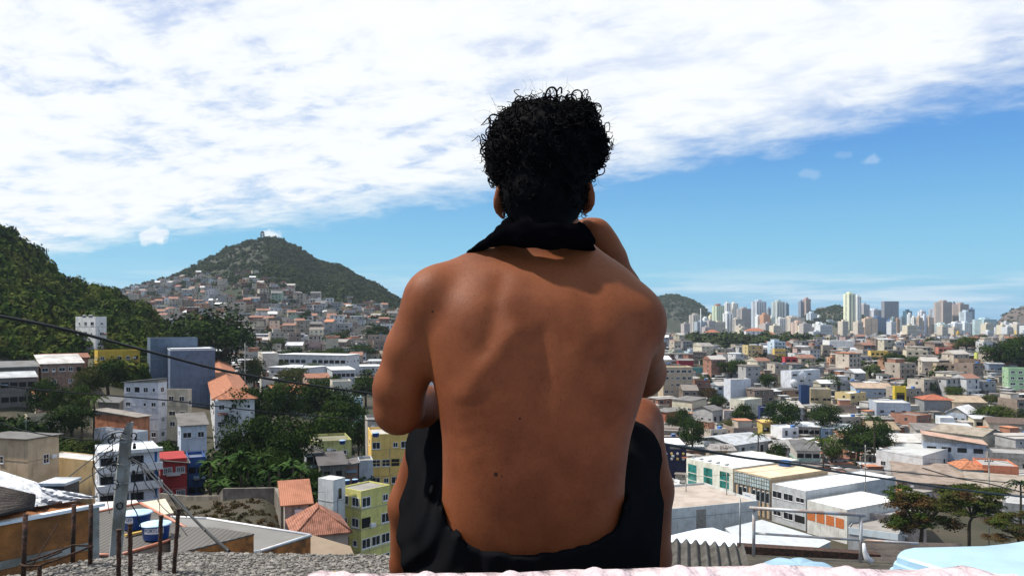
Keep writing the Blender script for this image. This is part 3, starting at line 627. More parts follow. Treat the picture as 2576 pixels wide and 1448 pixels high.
RANGE_BOXES = []      # picture rectangles of hand placed things, with their distance
FOOT = []             # footprints already taken
def roof_part(kind, Wd, Ld, H, parent, col, over=.5, axis='x', rise=None):
    m = MB(); o = over
    if kind == 'flat':
        m.box(.14, Wd-.14, .14, Ld-.14, H-.3, H+.012); return m.build('roof', M['slab'], parent, color=col)
    if kind in ('gable', 'gable_corr'):
        rise = rise or .28*(Ld if axis == 'x' else Wd)/2*1.1; mt = M['tile'] if kind == 'gable' else M['corr']; t = .14
        if axis == 'x':
            a = [(-o, -o, H-.1), (Wd+o, -o, H-.1), (Wd+o, Ld/2, H+rise), (-o, Ld/2, H+rise), (-o, Ld+o, H-.1), (Wd+o, Ld+o, H-.1)]
        else:
            a = [(-o, -o, H-.1), (-o, Ld+o, H-.1), (Wd/2, Ld+o, H+rise), (Wd/2, -o, H+rise), (Wd+o, -o, H-.1), (Wd+o, Ld+o, H-.1)]
        b = [(x, y, z-t) for x, y, z in a]
        top = [(0, 1, 2, 3), (3, 2, 5, 4)]; bot = [tuple(6+i for i in reversed(f)) for f in top]
        rim = [(0, 1), (1, 2), (2, 5), (5, 4), (4, 3), (3, 0)]
        m.add(a+b, top+bot+[(i, 6+i, 6+j, j) for i, j in rim])
        # gable ends
        if axis == 'x': m.add([(.02, 0.02, H-.15), (.02, Ld-.02, H-.15), (.02, Ld/2, H+rise-t-.02), (Wd-.02, .02, H-.15), (Wd-.02, Ld-.02, H-.15), (Wd-.02, Ld/2, H+rise-t-.02)], [(0, 2, 1), (3, 4, 5)], 1)
        else: m.add([(.02, .02, H-.15), (Wd-.02, .02, H-.15), (Wd/2, .02, H+rise-t-.02), (.02, Ld-.02, H-.15), (Wd-.02, Ld-.02, H-.15), (Wd/2, Ld-.02, H+rise-t-.02)], [(0, 1, 2), (3, 5, 4)], 1)
        return m.build('roof', [mt, M['concrete']], parent, color=col)
    if kind == 'hip':
        rise = rise or .24*min(Wd, Ld); r = min(Wd, Ld)/2; t = .14
        if Wd >= Ld: p, q = (r, Ld/2), (Wd-r, Ld/2)
        else: p, q = (Wd/2, r), (Wd/2, Ld-r)
        a = [(-o, -o, H-.1), (Wd+o, -o, H-.1), (Wd+o, Ld+o, H-.1), (-o, Ld+o, H-.1), (*p, H+rise), (*q, H+rise)]
        b = [(x, y, H-.1-t) for x, y, z in a[:4]]
        fs = [(0, 1, 5, 4), (1, 2, 5), (2, 3, 4, 5), (3, 0, 4)] if Wd >= Ld else [(0, 1, 4), (1, 2, 5, 4), (2, 3, 5), (3, 0, 4, 5)]
        m.add(a+b, fs+[(9, 8, 7, 6)]+[(i, 6+i, 6+(i+1) % 4, (i+1) % 4) for i in range(4)])
        for e in ((0, 4), (1, 5 if Wd >= Ld else 4), (4, 5)): m.tube([a[e[0]], a[e[1]]], .11, 6)
        return m.build('roof', M['tile'], parent, color=col)
    # shed roofs: one slope, high at the back ('shed') or high at the front ('shedr'), or sideways ('sheds')
    rise = rise or .12*Ld; t = .10
    hz = {'shed': (0, 0, rise, rise), 'shedr': (rise, rise, 0, 0), 'sheds': (0, rise, rise, 0), 'metal': (0, 0, rise*.6, rise*.6)}[kind]
    cs = [(-o, -o), (Wd+o, -o), (Wd+o, Ld+o), (-o, Ld+o)]
    a = [(x, y, H+.02+h) for (x, y), h in zip(cs, hz)]; b = [(x, y, z-t) for x, y, z in a]
    m.add(a+b, [(0, 1, 2, 3), (7, 6, 5, 4)]+[(i, 4+i, 4+(i+1) % 4, (i+1) % 4) for i in range(4)])
    w = [(0, .02), (Wd, .02), (Wd, Ld-.02), (0, Ld-.02)]; hw = [h*(1-.5/(Ld+1)) if h else .01 for h in hz]
    m.add([(x, y, H-.1) for x, y in w]+[(x, y, H-.09+max(0, h-.12)) for (x, y), h in zip(w, hw)], [(i, (i+1) % 4, 4+(i+1) % 4, 4+i) for i in range(4)], 1)
    return m.build('roof', [M['metalroof'] if kind == 'metal' else M['corr'], M['concrete']], parent, color=col)

def corner(xl, xc, xr, ytop, D, th, W=None, L=None):
    C = P(xc, ytop, D); u = Vector((math.cos(th), math.sin(th))); v = Vector((-math.sin(th), math.cos(th)))
    def ext(dr, x):
        t = (x-CX)/F; den = dr[0]-t*dr[1]
        return (t*C.y-C.x)/den if abs(den) > 1e-6 else 5
    if W is None: W = ext(u, xr)
    if L is None: L = ext(v, xl)
    return C, max(1.0, abs(W)), max(1.0, abs(L))

BN = {}
def B(label, xl, xc, xr, ytop, D, H, th=12, col=(.6, .6, .58), roof='flat', rcol=(.30, .29, .27), front=None, side=None, W=None, L=None,
      name='house', cat='house', wall='paint', win=(1.2, 1.1), style='frame', bands=None, axis='x', rise=None, parapet=.5, deep=5.0, group=None, over=.5, door=False):
    va = math.degrees(math.atan((xc-CX)/F))
    if th <= 14: th = th-va*(1.0 if xc < CX else .75)
    # slide the building along its own sight line until it stands on the terrain, keeping its proportions
    tx = (xc-CX)/F; base = (ytop+H*F/D-HY)/F; best = None
    for q in np.linspace(.72, 1.7, 120) if xc > 1600 else np.linspace(.85, 1.2, 60):
        e = abs(CZ-base*D*q-gz(tx*D*q, D*q)); e += .6*abs(q-1)
        if best is None or e < best[0]: best = (e, q)
    q = best[1]; D *= q; H *= q; 
    if W: W *= q
    if L: L *= q
    if rise: rise *= q
    if front and len(front) > 2: front = (front[0], front[1], front[2]*q, front[3]*q, *front[4:])
    if side and len(side) > 2: side = (side[0], side[1], side[2]*q, side[3]*q, *side[4:])
    win = (win[0]*q, win[1]*q)
    if bands: bands = ([z*q for z in bands[0]], bands[1]*q, *bands[2:])
    C, Wd, Ld = corner(xl, xc, xr, ytop, D, math.radians(th), W, L)
    cs_, sn_ = math.cos(math.radians(th)), math.sin(math.radians(th))
    deep = max(1.0, C.z-H-min(gz(C.x+a*Wd*cs_-b*Ld*sn_, C.y+a*Wd*sn_+b*Ld*cs_) for a in (0, 1) for b in (0, 1))+1.0)
    r = empty(name, (C.x, C.y, C.z-H), math.radians(th)); tag(r, label, cat, group)
    m = MB()
    pts = [(0, 0), (Wd, 0), (Wd, Ld), (0, Ld)]
    m.poly_prism(pts, -deep, H-.005)
    if roof == 'flat' and parapet:
        for a in ((0, Wd, 0, .14), (0, Wd, Ld-.14, Ld), (0, .14, .14, Ld-.14), (Wd-.14, Wd, .14, Ld-.14)): m.box(*a, H-.003, H+parapet)
    m.build('wall', M[wall], r, color=col)
    roof_part(roof, Wd, Ld, H, r, rcol, axis=axis, rise=rise, over=over)
    if not bands and H > 5.5 and (front or side) and wall == 'paint' and cat == 'house':
        nf = int(round(H/2.95)); bands = ([H*i_/nf-.07 for i_ in range(1, nf)], .14, .035, tuple(v*.72 for v in col))
    if bands:
        k = MB()
        for z in bands[0]: k.box(-bands[2], Wd+bands[2], -bands[2], Ld+bands[2], z, z+bands[1])
        k.build('floor_band', M['trim'] if len(bands) < 4 else M['slab'], r, color=(bands[3] if len(bands) > 3 else col))
    rr = random.Random(hash(label) % 9999 if False else sum(map(ord, label)))
    def face(n, width, side_face):
        rows, cols = n[:2]; ww, wh = (n[2], n[3]) if len(n) > 2 else win; st = n[4] if len(n) > 4 else style
        fh = H/rows; ww0, wh0 = ww, wh
        for i in range(rows):
            for j in range(cols):
                if rr.random() < .10 and rows*cols > 2: continue
                ww, wh, s2 = ww0, wh0, st
                if st == 'frame' and rows*cols > 3:
                    k = rr.random()
                    if k < .18: ww, wh = ww0*.62, wh0*.72
                    elif k < .34: ww = ww0*1.3
                    elif k < .44: s2 = 'hole'
                    elif k < .50: s2 = 'grid'
                ww = round(min(ww, width/cols*.86), 1); wh = round(wh, 1); me = window_mesh(ww, wh, s2)
                x = width*(j+.5)/cols-ww/2+rr.uniform(-.12, .12)*(width/cols-ww if width/cols > ww else 0); z = i*fh+(fh-wh)*.5
                if side_face: o = link('window', me, r, (0, x+ww, z), math.radians(-90))
                else: o = link('window', me, r, (x, 0, z))
    if front: face(front, Wd, False)
    if side: face(side, Ld, True)
    if door:
        dm = MB().box(0, 1.0, -.03, .02, 0, 2.1); dm.build('door', M['dark'], r, (Wd*.2, 0, .02))
    bx = sorted([xl, xr]); yb = HY+(CZ-(C.z-H))*F/D
    RANGE_BOXES.append((bx[0] if bx[0] > -1e4 else xc, bx[1], ytop-6, yb, D)); FOOT.append((C.x+(Wd*math.cos(math.radians(th))-Ld*math.sin(math.radians(th)))/2, C.y+(Wd*math.sin(math.radians(th))+Ld*math.cos(math.radians(th)))/2, max(Wd, Ld)*.62))
    BN[label] = (r, Wd, Ld, H); return r, Wd, Ld, H

WHT=(.72,.73,.74); CRM=(.66,.60,.45); BGE=(.50,.44,.35); TAN=(.58,.46,.28); GRY=(.38,.39,.40); DGR=(.20,.20,.20); BRK=(.33,.13,.07); ORG=(.55,.20,.08)
TER=(.58,.20,.09); YEL=(.72,.50,.10); LYE=(.72,.68,.22); BLG_=(.15,.19,.25); GRN=(.30,.45,.30); LBL=(.50,.62,.72); PNK=(.60,.40,.36); NVY=(.02,.03,.10); RED=(.40,.03,.03)
DRF=(.13,.125,.12); WRF=(.78,.79,.80); TRF=(.48,.40,.32)

def water_tank(loc, r, h, label, col=(.02, .07, .28), lid=(.45, .62, .75), group='blue water tanks on rooftops', detail=False):
    t = empty('water_tank', loc); tag(t, label, 'water tank', group)
    MB().lathe([(.01, 0), (r*.80, 0), (r*.83, h*.03), (r*.96, h*.82), (r*1.0, h*.84), (r*1.0, h*.88), (r*.9, h*.885)], 28).build('tub', M['plastic'], t, color=col)
    wob = (lambda a, z: 1.0)
    l = MB(); n = 48; prof = [(r*1.05, h*.86), (r*1.05, h*.905), (r*.9, h*.93), (r*.35, h*1.02), (r*.3, h*1.05), (.02, h*1.06)]
    vs = []
    for i, (rr, z) in enumerate(prof):
        for k in range(n): 
            a = 2*math.pi*k/n; rib = (.018*max(0, math.cos(a*12)) if 2 <= i <= 3 else 0)*r
            vs.append((rr*math.cos(a), rr*math.sin(a), z+rib))
    l.add(vs, [(i*n+k, i*n+(k+1) % n, (i+1)*n+(k+1) % n, (i+1)*n+k) for i in range(len(prof)-1) for k in range(n)], 0, True)
    l.build('lid', M['plastic'], t, color=lid); return t

# ---- left hillside and valley, far to near
B('narrow white four storey house standing alone against the wooded hillside', 190,240,268,801,250,13,62,(.74,.73,.70),front=(4,1,1.6,1.0),side=(4,3,1.3,1.2),L=None,parapet=.7)
t0 = BN['narrow white four storey house standing alone against the wooded hillside'][0]
B('brick house with white sheet lower roof and clay upper roof under the tall white one', 97,103,208,915,215,6.6,8,(.34,.22,.17),'shed',(.62,.60,.58),front=(2,5),side=(2,2),wall='bare',rise=2.2,L=9)
B('clay tiled back building with reddish roof above the white sheet roof', 108,112,222,900,226,6.0,8,(.30,.15,.10),'gable',(.38,.16,.10),L=7)
B('long yellow house with flat roof beneath the wooded hill', 240,246,352,886,238,7.2,6,(.60,.40,.05),front=(2,5),side=(2,2),L=9,rcol=DRF)
B('small yellow outbuilding with brown roof next to the blue grey block', 318,322,346,926,205,4.5,10,(.50,.34,.10),'shed',(.22,.15,.12),front=(1,2),L=5)
B('dark grey house with pale roof edge at the left frame edge', -60,-55,95,925,195,5.5,4,(.17,.17,.16),'shed',(.20,.20,.20),front=(1,6),side=(1,2),L=9,bands=([5.3],.25,.3))
B('low grey house with white awning under the dark grey house', -50,-45,90,952,172,6.5,3,(.17,.16,.15),'shed',(.52,.54,.56),front=(2,6,1.6,1.2,'hole'),L=6,rise=1.0)
B('tall plain blue grey block with ribbed wall behind its lower twin', 371,378,497,852,232,16,4,(.105,.145,.20),rcol=(.25,.26,.27),L=12,name='warehouse',cat='building',bands=([13.2,10.0,6.8,3.6],.16,.02,(.13,.16,.20)),parapet=.25)
B('large plain slate blue block with pale roof in front of the dark crowned tree', 425,428,541,879,214,15,3,(.13,.165,.235),rcol=(.42,.40,.38),L=16,name='warehouse',cat='building',parapet=.25,bands=([14.7],.32,.06))
B('white four storey house with a pitched top in front of the slate blue block', 312,398,420,962,172,13,78,(.62,.63,.66),'shedr',(.16,.16,.16),front=(4,1),side=(4,4),rise=.9)
B('narrow white annex with single small windows left of the pitched roof', 311,345,352,1004,166,7.5,78,(.60,.61,.67),side=(3,1,.8,.8),front=None,rcol=DRF)
B('open shed with dark fibre roof left of the white annex', 246,300,312,1012,160,4.5,70,(.22,.20,.18),'sheds',(.15,.15,.15),side=(1,3,1.5,1.4,'hole'),rise=1.0)
B('unrendered beige upper house stacked over a cream floor beside the white houses', 419,472,482,984,166,9.5,80,(.46,.42,.34),side=(3,2),front=(2,1),rcol=DGR,bands=([3.1,6.3],.12,.03,(.30,.27,.22)))
B('cream plastered lower floor with two windows under the beige house', 420,470,478,1052,160,4.6,80,(.66,.60,.44),side=(2,2,.9,.9),rcol=DGR)
B('orange brick house with grey fibre roof behind the concrete pole', 237,346,376,1048,145,7.2,64,(.50,.20,.10),'shed',(.30,.27,.24),side=(1,3,1.5,1.1),front=(1,1,1.6,1.2),wall='bare',rise=.8)
B('white ground floor wall with one window beneath the orange brick house', 237,344,372,1092,142,5,64,(.56,.60,.66),side=(1,3,.9,.9),rcol=DRF)
B('small pale blue house with grey roof left of the clay roofed white house', 448,455,520,1070,152,7.6,5,(.55,.61,.70),'shed',(.18,.17,.16),front=(2,2,1.2,1.1),side=(2,1),rise=1.6,L=7)
B('white house under a broad orange clay hip roof beside the dark trees', 516,540,640,1003,178,11.5,22,(.60,.61,.62),'hip',(.48,.19,.10),front=(3,3,1.3,1.2),side=(3,1),W=None,over=.7)
B('low lean-to with orange clay roof attached below the hip roofed house', 543,546,640,1030,170,4,8,(.50,.50,.48),'shed',(.44,.17,.09),front=(1,3),L=3.5)
B('grey stone house under a bright orange gable roof behind the dark trees', 672,700,786,990,206,5,38,(.22,.22,.23),'gable',(.52,.21,.11),L=13,W=11,axis='x')
B('plain beige end wall rising left of the orange gable roof', 654,657,690,956,216,8,5,(.52,.49,.42),L=5)
B('plain beige wall with flat top right of the orange gable roof', 832,836,884,962,222,8,5,(.55,.52,.43),L=8)
B('small brown clay gable roof in front of the white school sheds', 768,772,828,950,262,4,10,(.40,.30,.24),'gable',(.42,.19,.12),L=8,front=(1,2))
B('tall beige end block at the left of the white school sheds', 656,660,700,890,352,10,6,(.52,.48,.42),L=20,rcol=WRF,name='warehouse',cat='building')
B('long white roofed school shed with a row of dark openings', 700,870,891,893,352,6,76,(.60,.62,.64),'metal',WRF,side=(1,12,2.2,1.5,'hole'),front=(1,4),W=14,rise=.2,name='warehouse',cat='building')
B('lower white roofed shed in front of the school shed', 676,766,790,925,316,4,70,(.55,.57,.60),'metal',(.74,.77,.80),side=(1,5),W=16,rise=.2,name='warehouse',cat='building')
B('grey two storey end block of the school with open galleries', 828,836,892,930,325,9,6,(.42,.44,.47),'metal',(.74,.77,.80),front=(2,5,2.4,1.4,'hole'),L=22,rise=.2,name='warehouse',cat='building')
B('white walled low shed behind the raised arm at the far left', 882,888,958,921,385,4,5,(.66,.68,.70),'metal',WRF,front=(1,4),L=14,rise=.2)
B('tan building with open upper gallery and dark roof at the left edge', -60,70,92,1106,112,6.2,70,(.56,.43,.28),'shedr',(.17,.165,.16),side=(1,1,.8,1.1),front=(1,1,1.0,1.4),rise=.2,W=5)
B('small cream house with bright orange roof among the left trees', 84,90,140,992,175,4.6,8,(.60,.52,.36),'shed',(.50,.24,.10),front=(1,3),L=5)
B('tiny brown hut with pink roof below the orange roofed cream house', 96,101,132,1034,166,3.4,8,(.24,.18,.14),'shed',(.50,.36,.32),front=(1,1,2.2,1.3,'hole'),L=4)
B('low beige house with two square windows above the grey roofed tan building', 63,68,150,1052,158,3.4,5,(.44,.38,.27),front=(1,2,1.3,1.2),L=5,rcol=DRF)
B('blank tan side wall left of the white balcony building', 97,232,242,1160,121,8,66,(.60,.44,.23),rcol=(.5,.5,.5),W=4,parapet=.12)
r,Wd,Ld,H = B('white apartment building with four rows of banded balconies behind the pole', 243,249,401,1139,131,12.5,4,(.62,.65,.70),rcol=(.80,.82,.84),front=(4,4,2.5,1.35,'hole'),side=(4,1),L=9,parapet=.15)
b = MB()
for z in (0, 1, 2, 3, 4): b.box(-.25, Wd+.35, -.9, -.003, H*z/4-.25, H*z/4+(.75 if z < 4 else .25))
b.build('balcony', M['trim'], r)
b = MB()
for x in (2.9, 7.2): b.box(x, x+.35, -.06, -.004, 0, H-.3)
b.build('pilaster', M['plastic'], r, color=(.02, .10, .30))
r,Wd,Ld,H = B('dark red house with white lattice windows right of the white balcony building', 401,404,470,1155,142,8.4,3,(.34,.03,.03),'sheds',(.24,.22,.20),front=(2,2,1.5,1.2,'grid'),L=9,rise=-.9,bands=([2.9,5.6],.10,.03,(.55,.22,.20)))
B('small royal blue house with dark openings right of the red house', 470,473,516,1158,148,7.5,3,(.03,.09,.28),front=(2,2,1.4,1.2,'hole'),L=7,rcol=(.12,.14,.2))
B('mossy olive two storey house under the dark trees with a tank on its roof', 780,786,884,1116,141,7,5,(.42,.42,.16),wall='bare',front=(2,3,1.4,1.2),side=(2,2),L=9,rcol=(.20,.19,.13))
B('little grey two floor house with a dark pitched roof below the olive house', 766,770,808,1137,126,5.4,5,(.40,.41,.43),'hip',(.13,.12,.12),front=(2,2,1.0,1.2,'hole'),L=5)
B('weathered shack with dark patched sheet roof between grey house and yellow building', 800,806,868,1168,118,3,8,(.16,.15,.14),'gable_corr',(.13,.12,.12),L=8,front=(1,2,.9,.8,'hole'))
B('second dark roofed shack with brick end right of the patched shack', 852,856,900,1172,122,3,8,(.26,.16,.12),'sheds',(.16,.15,.15),L=6,rise=.5)
B('small light grey cube wall beside the shacks', 900,903,938,1164,124,3.2,4,(.45,.48,.50),L=4)
B('white house with tiny arched window attached to the yellow green building', 800,838,868,1208,111,12,58,(.60,.62,.62),wall='paint',rcol=(.80,.80,.78),front=(3,1,.7,1.6,'arch'),side=None,parapet=.08)
B('yellow green four storey building with a bright side and a grey front', 855,908,981,1238,104,11,52,(.62,.58,.20),rcol=(.26,.25,.23),front=(4,3,1.7,1.3),side=(4,2,1.4,1.2),parapet=.2,bands=([3.0,6.0,8.6],.10,.04,(.40,.38,.28)))
B('narrow cream house with a bright orange clay roof above the bank', 703,716,776,1268,91,4.2,20,(.48,.42,.36),'shed',(.46,.19,.11),rise=1.9,L=4,wall='bare')
B('beige house under a spotted orange hip roof in the valley foreground', 738,744,876,1345,80,4.2,6,(.42,.33,.26),'hip',(.40,.17,.11),front=(1,2,1.8,1.2),L=7,rise=2.1,over=.35)
B('yellow ochre apartment house with white framed windows behind the forearm', 930,934,1030,1098,131,8.8,4,(.74,.50,.15),front=(3,4,1.3,1.2),side=(3,1),L=9,rcol=(.45,.42,.38))
B('small grey flat house right of the dark trees behind the elbow', 920,924,985,1060,150,3.8,4,(.40,.37,.34),front=(1,3),L=7,rcol=DGR)
B('tall pale blue narrow building behind the dark trees', 886,889,912,1003,208,8,4,(.42,.58,.62),front=(3,1,.8,.8,'hole'),L=6)
B('white painted low house behind the gap under the raised arm', 1070,1074,1110,950,330,6,4,WHT,front=(2,4),L=10)
# ---- right side, far to near
B('white hall with slab roof on the hill below the towers', 2080,2086,2150,858,640,12,5,(.74,.74,.73),front=(1,3,4,2,'hole'),L=30,name='warehouse',cat='building')
B('white office building of three parts with ribbon windows beside the big dish', 1963,1990,2062,935,450,11,35,(.68,.70,.74),front=(3,4,3.2,1.3),rcol=(.60,.62,.64),name='office_building',cat='building')
B('bright crimson house with open terrace in the dense town', 1968,1974,2005,900,520,7,6,(.45,.05,.06),front=(2,2,2.2,1.6,'hole'),L=10,rcol=RED)
B('mustard yellow two storey house in the upper town', 1944,1948,1976,879,600,8,5,(.62,.45,.12),front=(2,3,1.8,1.2),L=10)
B('tall white windowless tower block with one small window low down', 1820,1837,1888,955,425,15,22,(.60,.63,.69),rcol=(.66,.56,.42),front=(4,1,5,1.6,'hole') if False else None,name='tower_block',cat='building',parapet=.3)
B('tan apartment block with vertical dark pilasters beside the arm', 1664,1668,1742,925,372,16,8,(.50,.40,.29),front=(5,5,1.8,1.3),side=(5,2),L=14,rcol=(.40,.32,.22),name='apartment_block',cat='building')
B('narrow navy tower with a roof frame beside the tan hall', 2010,2014,2036,972,362,13,6,(.02,.05,.14),L=5,name='office_building',cat='building')
B('plain tan hall attached to the navy tower', 2036,2038,2090,980,364,8.5,4,(.45,.36,.21),L=12,front=(1,5,1.6,1.0,'hole'),name='office_building',cat='building')
B('navy sign wall standing between two pale buildings', 1909,1912,1944,1026,292,6.5,5,(.015,.03,.12),L=5,rcol=(.4,.4,.4))
B('cream low building with dark fibre roof behind the knee', 1690,1740,1776,1008,300,6.5,40,(.58,.54,.42),'sheds',(.20,.19,.19),front=(1,2),side=(1,4),rise=.8)
B('grey warehouse with twin dark roofs right of the cream building', 1742,1792,1818,1032,278,6.5,42,(.42,.41,.40),'gable_corr',(.20,.19,.19),front=(1,2,1.4,1.8,'hole'),side=(1,3))
B('cream flat building with stepped roof below the white tower block', 1835,1872,1916,1008,312,7,40,(.56,.56,.46),front=(1,3),side=(1,3),rcol=(.50,.50,.46))
B('small white and salmon hut right of the grey warehouse', 1816,1820,1846,1034,300,3,10,(.62,.55,.50),L=5,rcol=(.6,.4,.35))
B('brick red low store at the knee under a grey roof', 1640,1675,1728,1036,262,5,40,(.36,.12,.07),'shed',(.22,.21,.20),side=None,front=None,rise=.3)
B('yellow shop with a pink sloping roof and dark front', 1912,1917,1958,1062,258,4.5,8,(.58,.44,.12),'sheds',(.55,.25,.20),front=(1,2,2.0,1.4,'hole'),L=8,rise=-.9)
B('long white roofed house with brown porch', 2001,2006,2062,1072,256,3.4,6,(.50,.42,.34),'metal',(.74,.78,.82),front=(1,4,2.0,1.3,'hole'),L=8,rise=1.0)
B('blue edged low shed right of the long white roofed house', 2060,2064,2150,1076,262,3.2,6,(.35,.48,.62),'metal',(.66,.72,.76),L=9,rise=.8,front=(1,3))
B('two storey house with sea green railing and orange awning base', 1998,2004,2062,1132,212,5.6,8,(.40,.38,.35),'shed',(.15,.15,.15),front=(2,3,2.0,1.2,'hole'),L=8,rise=1.6,bands=([2.9],.55,.25,(.28,.42,.36)))
B('grey roofed cottage with white gable beside the small round tree', 1950,1958,2000,1124,216,4,14,(.52,.48,.44),'gable_corr',(.36,.35,.34),front=(1,2),L=9)
B('wide pale grey sheet roofed hall with a brown door', 1800,1848,1940,1118,219,4.2,36,(.46,.49,.50),'gable_corr',(.50,.53,.56),front=(1,2,1.4,2.0,'hole'),rise=1.3,L=15,name='warehouse',cat='building')
B('cream ruined wall house left of the wide grey hall', 1780,1784,1850,1132,206,3.8,6,(.60,.55,.44),'shed',(.32,.30,.29),wall='bare',L=6,rise=.8)
B('navy shop building with a sign of round badges beside the leg', 1640,1644,1726,1118,200,8.5,4,(.012,.014,.05),rcol=(.80,.82,.84),L=12,parapet=.1,name='shop_building',cat='building')
B('grey blue flat block with small window in the middle distance', 2199,2204,2290,1014,290,5.8,6,(.36,.42,.50),front=(1,3,1.3,1.0,'hole'),L=13,rcol=(.52,.50,.47))
B('pale blue long two storey house with a tan roof', 2146,2152,2248,975,322,4.2,5,(.44,.52,.62),'shed',(.48,.36,.27),front=(1,7),L=11,rise=1.4)
B('tall mustard yellow portal wall standing over the pale houses', 2246,2250,2279,974,312,8,5,(.62,.46,.04),L=4,front=(1,1,3,4,'hole'))
B('grey hall with a clay red hip roof and blue base band', 2318,2324,2396,1004,300,5,10,(.24,.25,.26),'hip',(.50,.16,.09),L=11,rise=1.6)
B('long tan roofed shed right of the red hip roofed hall', 2392,2397,2480,1010,296,4.5,4,(.44,.36,.26),'shed',(.44,.34,.24),L=12,rise=1.4,name='warehouse',cat='building')
B('hall with a bright white low gable roof', 2378,2430,2490,1040,276,4.2,42,(.40,.45,.52),'gable_corr',(.84,.85,.86),W=12,side=(1,3),rise=2.2,name='warehouse',cat='building')
B('cream pillared garage with dark opening right of the white gable hall', 2446,2450,2512,1052,262,4,5,(.56,.52,.38),'metal',(.55,.56,.58),front=(1,1,7,1.8,'hole'),L=9,rise=.4)
B('little white shop with bright awning in front of the white gable hall', 2360,2364,2400,1052,268,3.4,5,(.66,.70,.74),front=(1,2,1.2,1.1),L=7,rcol=(.7,.74,.78))
B('brown roofed row of shops with cream shutters', 2186,2192,2262,1078,240,3.6,4,(.50,.46,.38),'shed',(.36,.28,.18),front=(1,5,1.8,1.2),L=10,rise=1.2)
B('low grey store with open garages right of the brown roofed row', 2300,2304,2386,1080,244,3.2,5,(.36,.34,.32),'shed',(.24,.22,.21),front=(1,5,2.2,1.2,'hole'),L=9,rise=1.0)
B('blue grey workshop with a slanted pale roof edge', 2372,2378,2450,1074,240,4,5,(.34,.41,.47),'metal',(.52,.54,.56),L=9,rise=.6,front=(1,2,2.6,1.6,'hole'))
B('grey brown gable barn with wide overhanging roof', 2440,2470,2545,1096,226,4,32,(.52,.48,.38),'gable_corr',(.36,.31,.25),L=15,W=12,axis='y',rise=1.6,name='warehouse',cat='building')
B('dark tiled old house at the right edge above the barn', 2480,2486,2620,1062,252,4,4,(.44,.38,.30),'gable',(.17,.12,.10),front=(1,5),L=9)
B('long pink clay roofed depot with blue grey bays', 2322,2480,2500,1118,207,7.2,66,(.34,.39,.46),'shed',(.58,.38,.29),side=(2,4,2.2,1.2,'hole'),W=8,rise=2.0,name='warehouse',cat='building')
B('white house wall with tan shed roof left of the pink roofed depot', 2240,2248,2346,1110,212,4.6,6,(.56,.50,.38),'shed',(.62,.60,.57),L=8,rise=1.2,front=(1,3))
B('stained white box building with grey end wall in the middle foreground', 2203,2320,2392,1148,183,5.4,42,(.62,.62,.62),rcol=(.46,.47,.46),front=(1,2,1.0,1.2,'hole'),side=(1,3,1.2,1.1),parapet=.3,name='warehouse',cat='building')
B('pale aqua house with clay hip roof beside the terrace', 2416,2420,2480,1178,176,4.6,12,(.42,.56,.56),'hip',(.56,.22,.11),front=(1,3,2.2,1.4),L=8,rise=1.4)
B('flat tan terrace roof stretching in front of the aqua house', 2330,2334,2470,1206,158,2.6,10,(.36,.35,.36),rcol=(.58,.50,.36),L=22,parapet=.1)
B('plain orange house with one slit window at the right edge', 2466,2470,2562,1172,164,5.0,4,(.62,.22,.12),rcol=(.34,.33,.32),front=(1,1,2.2,.9,'hole'),L=9)
B('grey block row behind the orange house', 2478,2484,2600,1140,186,5,5,(.30,.29,.27),wall='bare',front=(1,3,1.3,1.0,'hole'),L=9,rcol=(.30,.29,.28))
B('long brown fibre roofed shed crossing behind the two cables', 2250,2256,2450,1208,150,3.2,-3,(.30,.26,.24),'shed',(.34,.27,.22),L=20,rise=.5,name='warehouse',cat='building')
B('brown striped low roofs at the right edge above the trees', 2440,2446,2640,1252,136,3.2,-4,(.22,.22,.22),'shed',(.38,.32,.26),L=22,rise=.8,name='warehouse',cat='building')
B('grey grimy wall building at the right edge behind the green tree', 2520,2526,2640,1268,124,3.6,-5,(.26,.27,.27),wall='bare',L=8,rcol=(.4,.4,.4))
r,Wd,Ld,H = B('cream building with three tall teal glass windows on the street', 1726,1843,1900,1179,212,10.2,30,(.72,.72,.62),rcol=(.80,.81,.82),W=26,parapet=.25,name='office_building',cat='building')
for i in range(3):
    y = 1.4+(2-i)*Ld*.345; g = MB()
    for z0, z1 in ((1.2, 4.2), (4.45, 6.3), (6.55, 8.8)): g.box(-.03, .02, y, y+Ld*.19, z0, z1)
    g.build('window', M['tealglass'], r)
for i in range(5): MB().box(0, .5, 0, .9, 0, .35).bevel_box(.5, 1.0, .1, .8, .05, .5, .08).build('roof_vent', M['metal'], r, (.8, 3+i*Ld*.18, H+.3))
r,Wd,Ld,H = B('tan brick building with tall arched windows and a glazed top strip', 1846,1938,1990,1202,202,10.4,30,(.50,.36,.22),rcol=(.66,.54,.38),W=22,side=(1,8,1.1,2.6,'arch'),parapet=.1,name='office_building',cat='building')
MB().box(-.16, -.004, .2, Ld-.2, H-3.1, H-.2).build('glazed_strip', M['lightglass'] if 'lightglass' in M else M['trim'], r)
g = MB()
for i in range(15): g.box(-.22, -.16, .3+i*(Ld-.8)/14, .42+i*(Ld-.8)/14, H-3.1, H-.2)
for z in (H-3.1, H-2.1, H-1.15, H-.3): g.box(-.25, -.22, .2, Ld-.2, z, z+.1)
for i in range(9): g.box(-.3, -.004, i*(Ld-.4)/8, i*(Ld-.4)/8+.35, 0, H-3.2)
g.build('mullion', M['metal'], r)
MB().box(-.5, -.35, Ld*.35, Ld*.72, 3.0, 5.2).build('banner', M['trim'], r)
me_lines = MB()
for z, a, c in ((4.4, .52, .66), (3.9, .42, .50), (3.6, .47, .60)): me_lines.box(-.53, -.503, Ld*a, Ld*c, z, z+.18)
